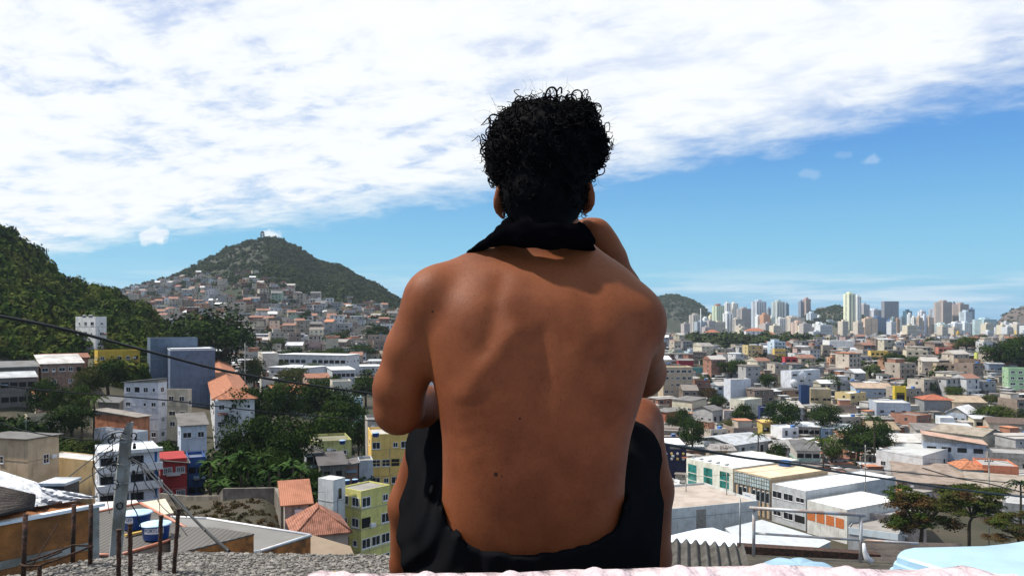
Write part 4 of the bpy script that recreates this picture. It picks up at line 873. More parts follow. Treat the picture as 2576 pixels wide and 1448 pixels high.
me_lines.build('banner_lettering', M['plastic'], r, color=(.25, .30, .50))
r,Wd,Ld,H = B('long pale grey commercial building with dark ribbon bays on the street corner', 1941,2026,2252,1236,188,9.2,30,(.46,.48,.49),rcol=(.82,.83,.84),side=(2,3,4.0,1.7),parapet=.18,name='office_building',cat='building')
B('low white roofed building with orange panels right of the commercial building', 2030,2130,2214,1282,180,7.6,30,(.60,.60,.56),rcol=(.82,.83,.83),W=20,parapet=.12,name='warehouse',cat='building')
r,Wd,Ld,H = BN['low white roofed building with orange panels right of the commercial building']
for i in range(4): MB().box(-.05, .02, .8+i*Ld*.24, .8+i*Ld*.24+Ld*.20, 3.0, 5.2).build('panel', M['plastic'], r, color=(.52, .16, .05))
B('grimy concrete yard wall behind the brown tree', 2130,2136,2330,1292,142,4.4,2,(.30,.27,.26),wall='bare',L=9,rcol=(.34,.34,.33),name='yard_building',cat='building')
r,Wd,Ld,H = B('long low white warehouse with a tan flat roof beside the leg', 1600,1605,1906,1292,174,5.4,20,(.56,.60,.60),rcol=(.42,.36,.31),L=22,parapet=.5,name='warehouse',cat='building')
MB().box(Wd*.47, Wd*.55, -.05, .02, .4, 5.2).build('door', M['concrete'], r); MB().box(0, Wd, -.04, -.004, 3.6, 3.72).build('gutter', M['metal'], r)
r,Wd,Ld,H = B('low shop with a long silver sign fascia below the brown tree', 2133,2260,2292,1345,112,3.0,58,(.40,.41,.42),rcol=(.28,.26,.24),parapet=.3,W=8,name='shop_building',cat='building')
MB().box(-.14, -.004, .1, Ld-.1, H-1.1, H+.35).build('fascia_sign', M['metalroof'], r, color=(.66, .74, .78))

B('mint green four storey block cut by the right picture edge', 2532, 2536, 2640, 928, 352, 10.5, 6, (.30,.46,.28), front=(4,5,1.6,1.2), side=(4,2), L=10, rcol=(.30,.36,.28), name='apartment_block', cat='building')
B('slate blue grey house with white awnings on the right hill', 2482, 2486, 2524, 914, 398, 5.5, 6, (.26,.30,.38), 'shed', (.50,.52,.54), front=(1,2,1.8,1.4), L=8, rise=.5)
B('golden yellow long house on the right hill', 2186, 2190, 2234, 884, 500, 6, 6, (.66,.46,.12), front=(2,4,1.6,1.2,'hole'), L=9)
B('cream three storey block with few windows on the right hill', 2274, 2280, 2334, 883, 470, 8, 6, (.56,.50,.38), front=(3,3,1.6,1.2,'hole'), L=10)
B('salmon red house on top of the right hill', 2356, 2360, 2396, 875, 540, 6, 6, (.50,.20,.15), front=(2,3,2.0,1.4,'hole'), L=9)
B('yellow green little house below the green one on the hill', 2452, 2456, 2474, 888, 470, 5, 6, (.56,.60,.16), front=(1,1,1.4,1.2,'hole'), L=6)
B('long teal screen wall behind the tan apartment block', 1698, 1700, 1806, 924, 470, 3.4, 4, (.12,.32,.30), L=1.5, rcol=(.12,.32,.30), name='screen_wall', cat='wall', parapet=.05)
B('low crimson fronted hall left of the dark round tree', 1703, 1706, 1744, 906, 500, 4, 4, (.36,.03,.05), 'shed', (.24,.22,.21), L=9, rise=.8)
B('brown flat house with open terrace on the right hill slope', 2404, 2410, 2466, 905, 440, 6.5, 6, (.34,.24,.17), front=(2,4,1.8,1.3,'hole'), L=9)
B('tan two storey houses pair with green strip on the slope', 2352, 2356, 2404, 916, 420, 7.5, 6, (.44,.34,.24), front=(3,3,1.6,1.2,'hole'), L=9)
# ------------------------------------------------------------------ skyline of apartment towers
def TA(z): return 1635.4+z*.2172
def TB(z): return 2103.4+z*.2172
def TYp(z): return 691.9+z*.2172
M['tower'] = mat('tower_render', objcol=True, var=.08, scale=.08, rough=.8)
def tower(label, xl, xr, yt, col, D, style='grid', th=20, base=2.5, crown=None, cat='apartment tower'):
    zt = CZ-(yt-HY)*D/F; H = zt-base; w = (xr-xl)*D/F; a = math.radians(th)
    Wd = w*.80/math.cos(a) if th else w; Ld = w*.22/max(math.sin(a), .15) if th else 20
    x = (xl-CX)*D/F+Ld*math.sin(a); r = empty('apartment_tower', (x, D, base), a); tag(r, label, cat, 'towers on the skyline')
    tb = MB().box(0, Wd, 0, Ld, -6, H)
    n = max(3, int(H/3.1)); dk = tb
    if style == 'grid':
        c = max(2, int(Wd/5))
        for j in range(c):
            for i in range(n): dk.box(Wd*(j+.28)/c, Wd*(j+.72)/c, -.15, .1, i*H/n+.9, i*H/n+2.3, 1)
        for i in range(n): dk.box(-.15, .1, Ld*.3, Ld*.6, i*H/n+.9, i*H/n+2.3, 1)
    elif style == 'bands':
        for i in range(n): dk.box(.6, Wd-.6, -.15, .1, i*H/n+.9, i*H/n+2.2, 1)
        for i in range(n): dk.box(-.15, .1, Ld*.2, Ld*.8, i*H/n+.9, i*H/n+2.2, 1)
    elif style == 'stripes':
        c = max(2, int(Wd/7))
        for j in range(c): dk.box(Wd*(j+.38)/c, Wd*(j+.62)/c, -.15, .1, 2, H-3, 1)
        for i in range(n): dk.box(-.15, .1, Ld*.3, Ld*.7, i*H/n+.9, i*H/n+2.2, 1)
    else:
        for i in range(n): dk.box(Wd*.45, Wd*.55, -.15, .1, i*H/n+.9, i*H/n+2.0, 1)
    tb.build('body', [M['tower'], M['towerglass']], r, color=col)
    if crown != 'none':
        cr = MB().box(Wd*.28, Wd*.68, Ld*.25, Ld*.75, H+.02, H+5); cr.box(Wd*.1, Wd*.22, Ld*.3, Ld*.6, H+.02, H+2.5)
        cr.build('roof_house', M['tower'], r, color=crown or col)
    RANGE_BOXES.append((xl, xr, yt, HY+(CZ-base)*F/D, D))
M['towerglass'] = mat('tower_windows', (.10, .13, .17), .3, var=.2, scale=.05, spec=.5)
W_, C_, B_, G_, O_ = (.70,.73,.76), (.66,.64,.48), (.52,.43,.34), (.36,.39,.44), (.48,.27,.17)
TW = [('A',465,610,460,(.46,.42,.38),2150,'stripes','grey beige tower with a notched top in front of the dark hill'),
 ('A',610,682,498,W_,2200,'plain','plain white slab right of the notched beige tower'),('A',682,738,470,(.68,.62,.40),2250,'plain','slim cream yellow tower left of the pale green tower'),
 ('A',740,862,352,(.50,.58,.42),2120,'grid','pale green tower with a rust coloured top'),('A',862,962,440,W_,2080,'stripes','white stepped tower right of the pale green tower'),
 ('A',868,935,325,(.70,.71,.68),2350,'grid','left one of the white twin towers behind the green tower'),('A',940,1022,328,(.70,.69,.64),2360,'grid','right one of the white twin towers behind the green tower'),
 ('A',1025,1178,388,(.42,.38,.36),2250,'bands','broad brown grey tower with a teal lower front'),('A',960,1090,510,(.48,.44,.38),2060,'bands','low beige gallery block before the brown grey tower'),
 ('A',1197,1356,304,(.48,.52,.57),2200,'stripes','wide grey and white tower taller than its salmon neighbour'),('A',1356,1398,382,(.34,.40,.46),2260,'bands','narrow dark grey tower attached to the wide grey white one'),
 ('A',1228,1290,478,W_,2090,'plain','low white slab left of the salmon tower'),('A',1290,1392,458,O_,2070,'plain','windowless salmon orange tower'),('A',1392,1448,485,(.62,.70,.66),2080,'grid','small mint white block right of the salmon tower'),
 ('A',1440,1562,308,(.46,.50,.48),2180,'stripes','tall grey green tower with white vertical strips'),('A',1562,1608,332,(.24,.30,.36),2220,'bands','slim blue grey tower touching the tall grey green one'),
 ('A',1478,1570,505,(.64,.64,.62),2050,'grid','white gridded block at the foot of the grey green tower'),('A',1572,1800,492,(.50,.45,.38),2080,'grid','very broad beige slab with a flat top'),
 ('A',1668,1798,545,(.56,.42,.34),1980,'stripes','pinkish beige block standing before the broad slab'),('A',1726,1784,306,(.30,.36,.44),2300,'bands','dark blue grey tower beside the brown topped tower'),
 ('A',1786,1862,275,(.46,.34,.30),2290,'bands','tallest brownish tower left of the low green hill'),('A',1836,1936,440,(.46,.52,.58),2120,'grid','blue grey slim block before the low hill'),
 ('A',1936,1992,480,W_,2140,'plain','white narrow block before the low hill'),('A',2030,2090,500,(.62,.46,.30),2160,'plain','orange sided thin tower beneath the low hill'),
 ('A',1916,2042,562,W_,2040,'stripes','low white and blue striped block right of the beige slab'),('A',2042,2176,535,(.36,.42,.48),2080,'grid','blue grey wide block left of the yellowish giant tower'),
 ('B',120,228,215,(.70,.72,.52),2050,'stripes','tallest tower of all in pale yellow and white stripes'),('B',228,292,250,(.66,.68,.68),2080,'grid','white gridded flank of the tallest tower'),
 ('B',292,392,342,(.46,.44,.44),2250,'bands','grey tower with a dark brown top right of the tallest tower'),('B',398,555,402,(.52,.54,.58),2280,'grid','light grey stepped tower left of the dark slab'),
 ('B',555,722,302,(.20,.21,.24),2250,'plain','solid dark grey slab tower'),('B',240,332,602,(.38,.24,.17),1990,'grid','reddish brown low block at the foot of the tallest tower'),
 ('B',330,478,502,(.58,.44,.32),2020,'plain','sand coloured block right of the tallest tower'),('B',425,596,490,(.12,.18,.30),2080,'stripes','navy and white striped block behind the sand coloured one'),
 ('B',596,642,532,(.14,.26,.48),2030,'plain','narrow strong blue tower below the dark slab'),('B',642,702,500,(.30,.38,.38),2060,'bands','teal grey narrow tower with white top'),
 ('B',692,742,512,(.40,.26,.17),2055,'plain','thin brown tower right of the teal grey one'),('B',738,802,490,(.26,.33,.38),2110,'bands','dark greenish glass block right of the thin brown tower'),
 ('B',802,882,415,(.05,.12,.17),2330,'plain','dark teal slab with sloping shade between pale towers'),('B',836,882,452,W_,2200,'grid','small white tower before the dark teal slab'),
 ('B',882,936,490,(.68,.70,.66),2060,'grid','white balcony edge tower left of the twin beige fronts'),('B',936,1006,492,(.52,.40,.29),2050,'bands','left beige front of the white framed double tower'),
 ('B',1006,1052,470,(.58,.64,.74),2055,'plain','pale blue white strip between the two beige fronts'),('B',1052,1136,492,(.52,.40,.30),2050,'bands','right beige front of the white framed double tower'),
 ('B',965,1050,420,(.66,.66,.66),2200,'grid','white tower rising behind the double beige fronts'),('B',1108,1200,392,(.36,.40,.46),2260,'stripes','grey blue tower left of the big brown block'),
 ('B',1200,1352,308,(.40,.33,.29),2220,'bands','big brown grey block with one raised corner'),('B',1352,1388,322,(.18,.20,.25),2260,'plain','dark thin slab right of the big brown block'),
 ('B',1400,1548,335,(.42,.34,.30),2230,'bands','second brown block with a rounded top'),('B',1548,1606,392,(.22,.30,.42),2240,'bands','deep blue slim tower behind the lined one'),
 ('B',1472,1580,424,(.50,.58,.64),2150,'bands','pale blue tower covered with horizontal lines'),('B',1346,1462,560,(.66,.68,.70),2030,'grid','white block with black window columns below the brown ones'),
 ('B',1462,1566,552,(.62,.68,.70),2040,'grid','white block with grey grid beneath the lined tower'),('B',1160,1342,570,(.60,.66,.62),2030,'stripes','whitish green low block below the big brown block'),
 ('B',1395,1438,668,(.70,.45,.04),1900,'plain','small bright yellow box tower'),('B',1655,1900,512,(.42,.54,.56),2050,'bands','wide white edged teal glass block standing alone near the sea'),
 ('B',1885,2062,602,(.52,.54,.56),2000,'bands','grey white long apartment block right of the teal glass one'),('B',2075,2120,645,(.66,.48,.12),1850,'plain','small mustard block at the right edge'),
 ('B',750,885,672,(.56,.56,.54),1880,'plain','broad pale windowless hall below the skyline'),('B',2062,2170,560,(.50,.48,.46),2150,'grid','last grey block at the right edge under the rocky hill'),
 ('A',205,300,545,(.50,.46,.44),2350,'grid','little greyish block at the shoulder in front of the dark hill'),('B',0,48,560,(.46,.40,.40),2080,'grid','short mauve block just left of the tallest tower'),
 ('B',48,118,445,(.64,.66,.66),2160,'plain','white slender tower half hidden left of the tallest tower')]
for k, a, b, y, c, D, st, lab in TW:
    f = TA if k == 'A' else TB
    tower(lab, f(a), f(b), TYp(y), tuple(min(.8, v*1.1) for v in c), D, st, th=(0 if st == 'plain' and (b-a) > 140 else 14+(a*7) % 14), crown='none' if 'slab' in lab and 'solid' in lab else ((.40,.16,.10) if 'rust' in lab else None))
# round building on the low hill, spire by the left hill
x, D = 2090, 2300; z = CZ-(783-HY)*D/F
r = empty('hilltop_building', ((x-CX)*D/F-12, D, z-6)); tag(r, 'dark round terrace building on top of the low green hill', 'building')
MB().lathe([(16, -6), (16, 7), (24, 9), (26, 11), (26, 16), (24, 18), (0.1, 18)], 20).build('body', M['tower'], r, color=(.16, .17, .19))
x, D = 1762, 1500; g = 0
r = empty('radio_mast', ((1762-CX)*D/F, D, gz((1762-CX)*D/F, D))); tag(r, 'white slender mast in front of the dark rounded hill', 'mast')
MB().tube([(0, 0, -2), (0, 0, 62)], [1.3, .6], 8).build('pole', M['trim'], r)
D = 1396; p = P(660, 592, D); zb = gz(p.x, D)
r = empty('mountain_tower', (p.x, D, zb)); tag(r, 'small grey tower with two struts standing on the mountain summit', 'tower')
MB().box(-3.2, -1.6, -1, 1, -2, 13).box(1.6, 3.2, -1, 1, -2, 13).box(-3.6, 3.6, -1.4, 1.4, 7, 9).box(-2.2, 2.2, -1.2, 1.2, 11, 15).build('frame', M['tower'], r, color=(.22, .20, .20))

# ------------------------------------------------------------------ ordinary houses in rows
CN = [('white', (.70,.71,.72)), ('cream', (.64,.58,.42)), ('beige', (.52,.44,.34)), ('grey', (.38,.38,.38)), ('brick red', (.34,.14,.08)), ('orange', (.52,.26,.12)),
      ('yellow', (.66,.50,.18)), ('pale blue', (.42,.54,.64)), ('mint green', (.38,.54,.40)), ('pink', (.58,.38,.34)), ('brown', (.28,.20,.15)), ('light grey', (.52,.53,.54))]
CW = [7, 11, 26, 22, 12, 4, 2, 2.5, 1.6, 2, 15, 10]
ORD = ['first','second','third','fourth','fifth','sixth','seventh','eighth','ninth','tenth','eleventh','twelfth','thirteenth','fourteenth','fifteenth','sixteenth','seventeenth','eighteenth']
NUMW = ['', 'one', 'two', 'three', 'four', 'five']
RN = random.Random(11)
def sc_(c, k): return tuple(v*k for v in c)
class Acc:      # collects many little boxes with a colour per face
    def __init__(s): s.v = []; s.f = []; s.c = []; s.p = []; s.t = 'wall'
    def box(s, M4, x0, x1, y0, y1, z0, z1, c, top=None, bottom=False):
        b = len(s.v)
        for x, y, z in ((x0,y0,z0),(x1,y0,z0),(x1,y1,z0),(x0,y1,z0),(x0,y0,z1),(x1,y0,z1),(x1,y1,z1),(x0,y1,z1)): s.v.append((M4[0]+x*M4[3]-y*M4[4], M4[1]+x*M4[4]+y*M4[3], M4[2]+z))
        for f in ((0,1,5,4),(1,2,6,5),(2,3,7,6),(3,0,4,7)): s.f.append([b+i for i in f]); s.c.append(c); s.p.append(s.t)
        s.f.append([b+4, b+5, b+6, b+7]); s.c.append(top or c); s.p.append(s.t)
    def gable(s, M4, x0, x1, y0, y1, z0, z1, c, end):
        b = len(s.v)
        for x, y, z in ((x0,y0,z0),(x1,y0,z0),(x1,(y0+y1)/2,z1),(x0,(y0+y1)/2,z1),(x0,y1,z0),(x1,y1,z0)): s.v.append((M4[0]+x*M4[3]-y*M4[4], M4[1]+x*M4[4]+y*M4[3], M4[2]+z))
        for f, k in (((0,1,2,3),c),((3,2,5,4),c),((0,3,4,4),end),((1,5,2,2),end)): s.f.append([b+i for i in f]); s.c.append(k); s.p.append(s.t)
    def parts(s):
        o = {}
        for i in range(len(s.f)): o.setdefault(s.p[i], []).append(i)
        return [(k.split('#')[0], v) for k, v in o.items()]
    def mesh(s, name, sel=None):
        if sel is not None:
            q = Acc(); mp = {}
            for i in sel:
                for v in s.f[i]:
                    if v not in mp: mp[v] = len(q.v); q.v.append(s.v[v])
                q.f.append([mp[v] for v in s.f[i]]); q.c.append(s.c[i])
            s = q
        me = bpy.data.meshes.new(name); me.from_pydata(s.v, [], [tuple(f) if f[2] != f[3] else (f[0], f[1], f[2]) for f in s.f])
        ca = me.color_attributes.new('Col', 'FLOAT_COLOR', 'CORNER'); arr = np.array([(*c[:3], 1) for f, c in zip(s.f, s.c) for _ in range(4 if f[2] != f[3] else 3)], np.float32)
        ca.data.foreach_set('color', arr.ravel()); me.materials.append(M['attr']); me.update(); return me
def attr_mat(name):
    m, b = new_mat(name); a = N('ShaderNodeVertexColor'); a.layer_name = 'Col'; pos = N('ShaderNodeNewGeometry').outputs['Position']
    n = noise(pos, .35, 5, .7); k = N('ShaderNodeMixRGB', blend_type='MULTIPLY'); LK(maprange(n, .45, .68, 0, .7), k.inputs[0]); LK(a.outputs[0], k.inputs[1]); k.inputs[2].default_value = (.60, .58, .54, 1)
    LK(k.outputs[0], b.inputs['Base Color']); b.inputs['Roughness'].default_value = .85; return m
M['attr'] = attr_mat('house_render')
ROOFC = [(.15,.145,.14), (.28,.26,.24), (.40,.37,.34), (.52,.53,.54), (.46,.19,.10), (.72,.74,.75), (.20,.17,.15)]
def house_geo(acc, M4, w, l, st, wall, roofk, roofc, rr, detail=True, deep=6):
    H = st*2.9; dk = (.03, .032, .036); acc.t = 'wall'
    if roofk == 'clay': roofc = (.26, .125, .085)
    acc.box(M4, 0, w, 0, l, -deep, H, wall, roofc)
    acc.t = 'roof'
    if roofk == 'flat': 
        for a in ((0, w, 0, .2), (0, .2, .2, l), (w-.2, w, .2, l), (.2, w-.2, l-.2, l)): acc.box(M4, *a, H, H+.6, wall)
        if rr.random() < .5:
            acc.t = 'upper_room'; ww = w*rr.uniform(.35, .7); x0 = rr.uniform(.2, w-ww-.2); acc.box(M4, x0, x0+ww, l*.4, l*.95, H, H+2.6, rr.choice([wall, (.45,.40,.34), (.34,.16,.10)]), roofc)
            acc.box(M4, x0-.3, x0+ww+.3, l*.4-.4, l*.95+.3, H+2.6, H+2.75, rr.choice(ROOFC))
        acc.t = 'rooftop_tank'
        if rr.random() < .4: acc.box(M4, w*.7, w*.7+1.3, l*.15, l*.15+1.3, H, H+1.3, (.04, .14, .40), (.25, .40, .60))
    elif roofk in ('clay', 'gable'): acc.gable(M4, -.4, w+.4, -.4, l+.4, H+.02, H+.02+l*.22, roofc, sc_(wall, .9))
    else: acc.box(M4, -.4, w+.4, -.5, l+.3, H+.02, H+.18, roofc); acc.box(M4, -.4, w+.4, l*.4, l+.3, H+.18, H+.55, roofc)
    for s in range(st):
        n = max(1, int(w/2.9))
        for j in range(n):
            if rr.random() < .16: continue
            ww, wh = rr.choice([(1.2, 1.1), (1.5, 1.1), (.8, .8), (1.0, 1.9), (2.2, 1.4)]); x = w*(j+.5)/n-ww/2; z = s*2.9+(2.9-wh)*.5
            acc.t = 'window#%d_%d' % (s, j)
            if detail: acc.box(M4, x-.1, x+ww+.1, -.07, .05, z-.1, z+wh+.1, (.62,.62,.60))
            acc.box(M4, x, x+ww, -.10, .05, z, z+wh, dk)
        acc.t = 'window#s%d' % s
        if rr.random() < .7: acc.box(M4, -.08, .05, l*.35, l*.35+1.2, s*2.9+1, s*2.9+2.1, dk)
        acc.t = 'balcony#%d' % s
        if rr.random() < .25: acc.box(M4, -.1, w+.1, -.9, 0, s*2.9-.12, s*2.9+.03, (.50,.48,.45)); acc.box(M4, -.1, w+.1, -.9, -.82, s*2.9, s*2.9+.95, sc_(wall, 1.05))
def taken(x, y, r):
    return any((x-a)**2+(y-b)**2 < (r+c)**2*.72 for a, b, c in FOOT)
def hides(xp0, xp1, yt, yb, D):
    for a, b, c, d, e in RANGE_BOXES:
        if e > 1500: continue
        ox = min(b, xp1)-max(a, xp0); oy = min(d, yb)-max(c, yt)
        if ox > 0 and oy > 0:
            if e > D and ox*oy > .18*(b-a)*(d-c): return True
            if e < D and ox*oy > .80*(xp1-xp0)*(yb-yt): return True
    return False
far = Acc(); n_ind = 0; NMAX = 190
def rows(zone, Ds, x0, x1, gap, stc, where, ind_max, skip=None, rowname='row'):
    global n_ind
    for ri, D in enumerate(Ds):
        x = (x0(D) if callable(x0) else x0); xe = (x1(D) if callable(x1) else x1); count = {}
        while x < xe:
            w = RN.uniform(6.5, 12); l = RN.uniform(7, 12); Dj = D+RN.uniform(-.012, .012)*D; wp = w*F/Dj; xp = x; x += wp*1.03+RN.choice([0, 0, .04, .12, gap])*F*12/Dj*.5
            if skip and skip(xp, Dj): continue
            X = (xp-CX)*Dj/F; z = gz(X+w/2, Dj); st = RN.choices([1, 2, 3, 4], stc)[0]; yb = HY+(CZ-z)*F/Dj; yt = yb-st*2.9*F/Dj
            if taken(X+w/2, Dj+l/2, max(w, l)*.55) or hides(xp, xp+wp, yt, yb, Dj): continue
            FOOT.append((X+w/2, Dj+l/2, max(w, l)*.5))
            cn, c = CN[RN.choices(range(len(CN)), CW)[0]]; kk = RN.uniform(.62, 1.02); av = sum(c)/3; c = tuple(min(.78, (v*.78+av*.22)*kk) for v in c); rk = RN.choices(['flat', 'sheet', 'clay', 'gable'], [5, 5, .9, 1])[0]; rc = RN.choices(ROOFC, [4, 4, 3, 3, 1, 2, 3])[0]
            th = RN.uniform(.02, .5) if RN.random() < .8 else RN.uniform(-.3, 0)
            if ind_max(D) and n_ind < NMAX:
                a = Acc(); house_geo(a, (0, 0, 0, 1, 0), w, l, st, c, rk, rc, RN, True)
                k = (cn, st); count[k] = count.get(k, 0)+1; q = count[k]
                if q > len(ORD): continue
                lab = f"{ORD[q-1]} {cn} {NUMW[st]} storey house from left, {ORD[ri]} row {where}"
                if D < 345:
                    o = empty('house', (X, Dj, z), th)
                    for nm_, fs_ in a.parts(): link(nm_, a.mesh(nm_, fs_), o)
                else: o = link('house', a.mesh('house'), None, (X, Dj, z), th)
                tag(o, lab, 'house', zone); n_ind += 1
            else: house_geo(far, (X, Dj, z, math.cos(th), math.sin(th)), w, l, st, c, rk, rc, RN, Dj < 620)
# left valley and hillside pockets first, then the town on the right, then the mountain foot
in_wood = lambda x, D: (1735 < x < 2065 and 760 < D < 1150)
rows('houses across the town on the right', [256, 276, 298, 322, 348, 378, 410, 446, 484, 526, 572], 1655, 2600, .5, [3, 5, 2.5, .5], 'of town right of arm', lambda D: D < 500, skip=in_wood)
NMAX = 240
rows('houses at the mountain foot', [430, 462, 496, 524, 548, 570, 592, 612, 632, 652, 672, 692], lambda D: 640 if D > 500 else 880, 1010, .5, [2, 5, 3, 1], 'at the mountain foot', lambda D: True)
rows('houses behind the pole', [196, 226, 262, 300], 560, 985, 2.5, [3, 4, 1, 0], 'behind the orange roofs', lambda D: D < 300)
rows('x', list(np.geomspace(596, 1900, 26)), 1640, 2640, .4, [3, 4, 2, .6], '', lambda D: False, skip=in_wood)
def msk(x, D):
    X = (x-CX)*D/F; n = math.sin(X*.013+1.3)+math.sin(D*.011+X*.006)+.7*math.sin(X*.031+D*.02)
    lim = 1075-abs(x-560)*.1+n*60 if x < 820 else 900+n*70
    if x < 560: lim = 1400-max(0, x-430)*2.2+n*30
    if x > 860: lim = 1120+n*90
    return D > lim or (n > 1.25 and D > 800 and x > 560) or RN.random() < (.04 if D < 900 else (.12 if x < 560 else .26))
rows('x', list(np.geomspace(712, 1385, 42)), lambda D: 275 if D < 1100 else 300, 1030, .6, [4, 4, 1.6, .3], '', lambda D: False, skip=msk)
rows('x', [470, 530, 590, 650], 400, 650, .6, [3, 4, 2, .3], '', lambda D: False)
rt_ = random.Random(8)
for _ in range(85):      # low apartment blocks crowding between and behind the towers
    xp = rt_.uniform(1700, 2620); D = rt_.uniform(1750, 2500); yt = rt_.uniform(806, 834); zt = CZ-(yt-HY)*D/F; X = (xp-CX)*D/F; w = rt_.uniform(14, 34); c = rt_.choice([(.58,.60,.62), (.56,.50,.42), (.60,.62,.62), (.44,.40,.38), (.34,.40,.46), (.64,.58,.44)])
    M4 = (X, D, 0, math.cos(.3), math.sin(.3)); far.box(M4, 0, w, 0, 16, -6, zt, c); far.box(M4, w*.3, w*.6, 4, 10, zt, zt+3.5, c)
    for i in range(max(1, int(zt/3.2))): far.box(M4, 1.5, w-1.5, -.15, .1, i*3.2+1, i*3.2+2.2, (.16,.18,.21))
o = link('distant_houses', far.mesh('distant_houses')); tag(o, 'hundreds of small houses covering the mountain slope and the far town', 'houses', kind='stuff')
# patched sheds, walls and lean-tos that fill the gaps between the houses
rs_ = random.Random(77); junk = Acc(); nj = 0
while nj < 900:
    left = rs_.random() < .28; xp = rs_.uniform(560, 1000) if left else rs_.uniform(1650, 2610); D = math.exp(rs_.uniform(math.log(215), math.log(720))); X = (xp-CX)*D/F; w, l = rs_.uniform(2.5, 8), rs_.uniform(2, 6)
    if taken(X, D, max(w, l)*.45) or hides(xp, xp+w*F/D, HY+(CZ-gz(X, D)-3)*F/D, HY+(CZ-gz(X, D))*F/D, D): nj += .2; continue
    nj += 1; th = rs_.uniform(-.3, .6); z = gz(X, D); M4 = (X, D, z, math.cos(th), math.sin(th)); h = rs_.uniform(1.8, 3.2); wc = rs_.choice([(.30,.27,.23),(.42,.38,.32),(.20,.19,.18),(.34,.16,.10),(.5,.5,.48),(.16,.14,.12)]); rc = rs_.choice(ROOFC)
    junk.box(M4, 0, w, 0, l, -3, h, wc, rc); junk.box(M4, -.3, w+.3, -.3, l+.3, h, h+.12, rc)
    if rs_.random() < .5: junk.box(M4, w*.3, w*.3+1.1, -.06, .02, .3, 2.1, (.03,.03,.035))
    if rs_.random() < .4: junk.box(M4, w, w+rs_.uniform(3, 9), 0, .2, -3, rs_.uniform(1.2, 2.2), rs_.choice([(.5,.48,.44),(.30,.27,.24)]))
tag(link('small_sheds', junk.mesh('small_sheds')), 'patched sheds, lean-tos and yard walls filling the gaps between the houses', 'sheds', kind='stuff')
print('INDIV', n_ind, 'far faces', len(far.f))

# ------------------------------------------------------------------ foliage
NR = np.random.default_rng(3)
def leaf_cloud(n, rad, size, seed, lumps=14, flat=.85, squash=1.0, fill=.25, jit=.5):
    r = np.random.default_rng(seed); c = r.normal(size=(lumps, 3)); c /= np.linalg.norm(c, axis=1)[:, None]; c *= (r.uniform(.35, .78, lumps))[:, None]
    c[:, 2] = np.where(c[:, 2] < -.35, -c[:, 2], c[:, 2])*flat; lr = r.uniform(.26, .46, lumps)
    k = r.integers(0, lumps, n); d = r.normal(size=(n, 3)); d /= np.linalg.norm(d, axis=1)[:, None]; d[:, 2] = np.where(d[:, 2] < -.35, -d[:, 2]*.6, d[:, 2])
    rr = np.where(r.random(n) < fill, r.uniform(.3, .9, n), r.uniform(.88, 1.1, n)); p = c[k]+d*(lr[k]*rr)[:, None]
    p = p*rad; p[:, 2] *= squash
    nrm = d*.6+c[k]*.8+r.normal(size=(n, 3))*jit; nrm /= np.linalg.norm(nrm, axis=1)[:, None]
    t = np.cross(nrm, r.normal(size=(n, 3))); t /= np.linalg.norm(t, axis=1)[:, None]; b = np.cross(nrm, t)
    s = size*r.uniform(.6, 1.35, n)[:, None]
    V = np.stack([p-t*s, p-b*s*.55+t*s*.1, p+t*s, p+b*s*.55+t*s*.1], 1).reshape(-1, 3)
    return V, np.arange(n*4).reshape(-1, 4)
def leafmat(name, a, b, c):
    m, bs = new_mat(name); g = N('ShaderNodeNewGeometry'); oi = N('ShaderNodeObjectInfo')
    x = N('ShaderNodeMixRGB'); LK(g.outputs['Random Per Island'], x.inputs[0]); x.inputs[1].default_value = (*a, 1); x.inputs[2].default_value = (*b, 1)
    y = N('ShaderNodeMixRGB'); LK(maprange(noise(g.outputs['Position'], .10 if 'hill' in name else .22, 4, .65), .42, .64), y.inputs[0]); LK(x.outputs[0], y.inputs[1]); y.inputs[2].default_value = (*c, 1)
    LK(y.outputs[0], bs.inputs['Base Color']); bs.inputs['Roughness'].default_value = .8; bs.inputs['Specular IOR Level'].default_value = .03
    return m
L_DARK = leafmat('dark_foliage', (.008, .018, .004), (.020, .040, .007), (.034, .056, .010))
L_MID = leafmat('mid_foliage', (.018, .036, .006), (.042, .070, .011), (.060, .072, .014))
L_OLIVE = leafmat('olive_foliage', (.036, .042, .010), (.070, .070, .018), (.036, .050, .012))
L_RUST = leafmat('rusty_foliage', (.050, .030, .012), (.095, .052, .020), (.040, .045, .012))
L_FAR = leafmat('far_foliage', (.026, .042, .014), (.044, .062, .020), (.056, .062, .028))
L_HILL = leafmat('hill_foliage', (.014, .030, .004), (.044, .078, .008), (.080, .090, .014))
CROWN = {}
def crown_me(kind, v):
    k = (kind, v)
    if k not in CROWN:
        mt = {'dark': L_DARK, 'mid': L_MID, 'olive': L_OLIVE, 'rust': L_RUST}[kind]
        V, Q = leaf_cloud(5200 if kind != 'rust' else 3300, 1.0, .042 if kind != 'rust' else .036, 40+v*7+len(kind), lumps=16+v*3, squash=.95 if kind != 'rust' else .7, fill=.25, flat=.9)
        CROWN[k] = mesh_np('crown', V, Q, mt)
    return CROWN[k]
def trunk_me(v, spread=1.0):
    k = ('trunk', v, spread)
    if k not in CROWN:
        r = random.Random(v); m = MB(); m.tube([(0, 0, -1.2), (.03, 0, -.5), (0, .03, -.2)], [.085, .06, .055], 8)
        for i in range(7):
            a = 6.28*i/7+r.random(); e = Vector((math.cos(a)*.6*spread, math.sin(a)*.6*spread, r.uniform(.05, .5))); mid = e*.5+Vector((0, 0, -.08))
            m.tube([(0, .02, -.22), mid, e], [.04, .025, .008], 5)
        CROWN[k] = m.mesh('trunk', M['bark'])
    return CROWN[k]
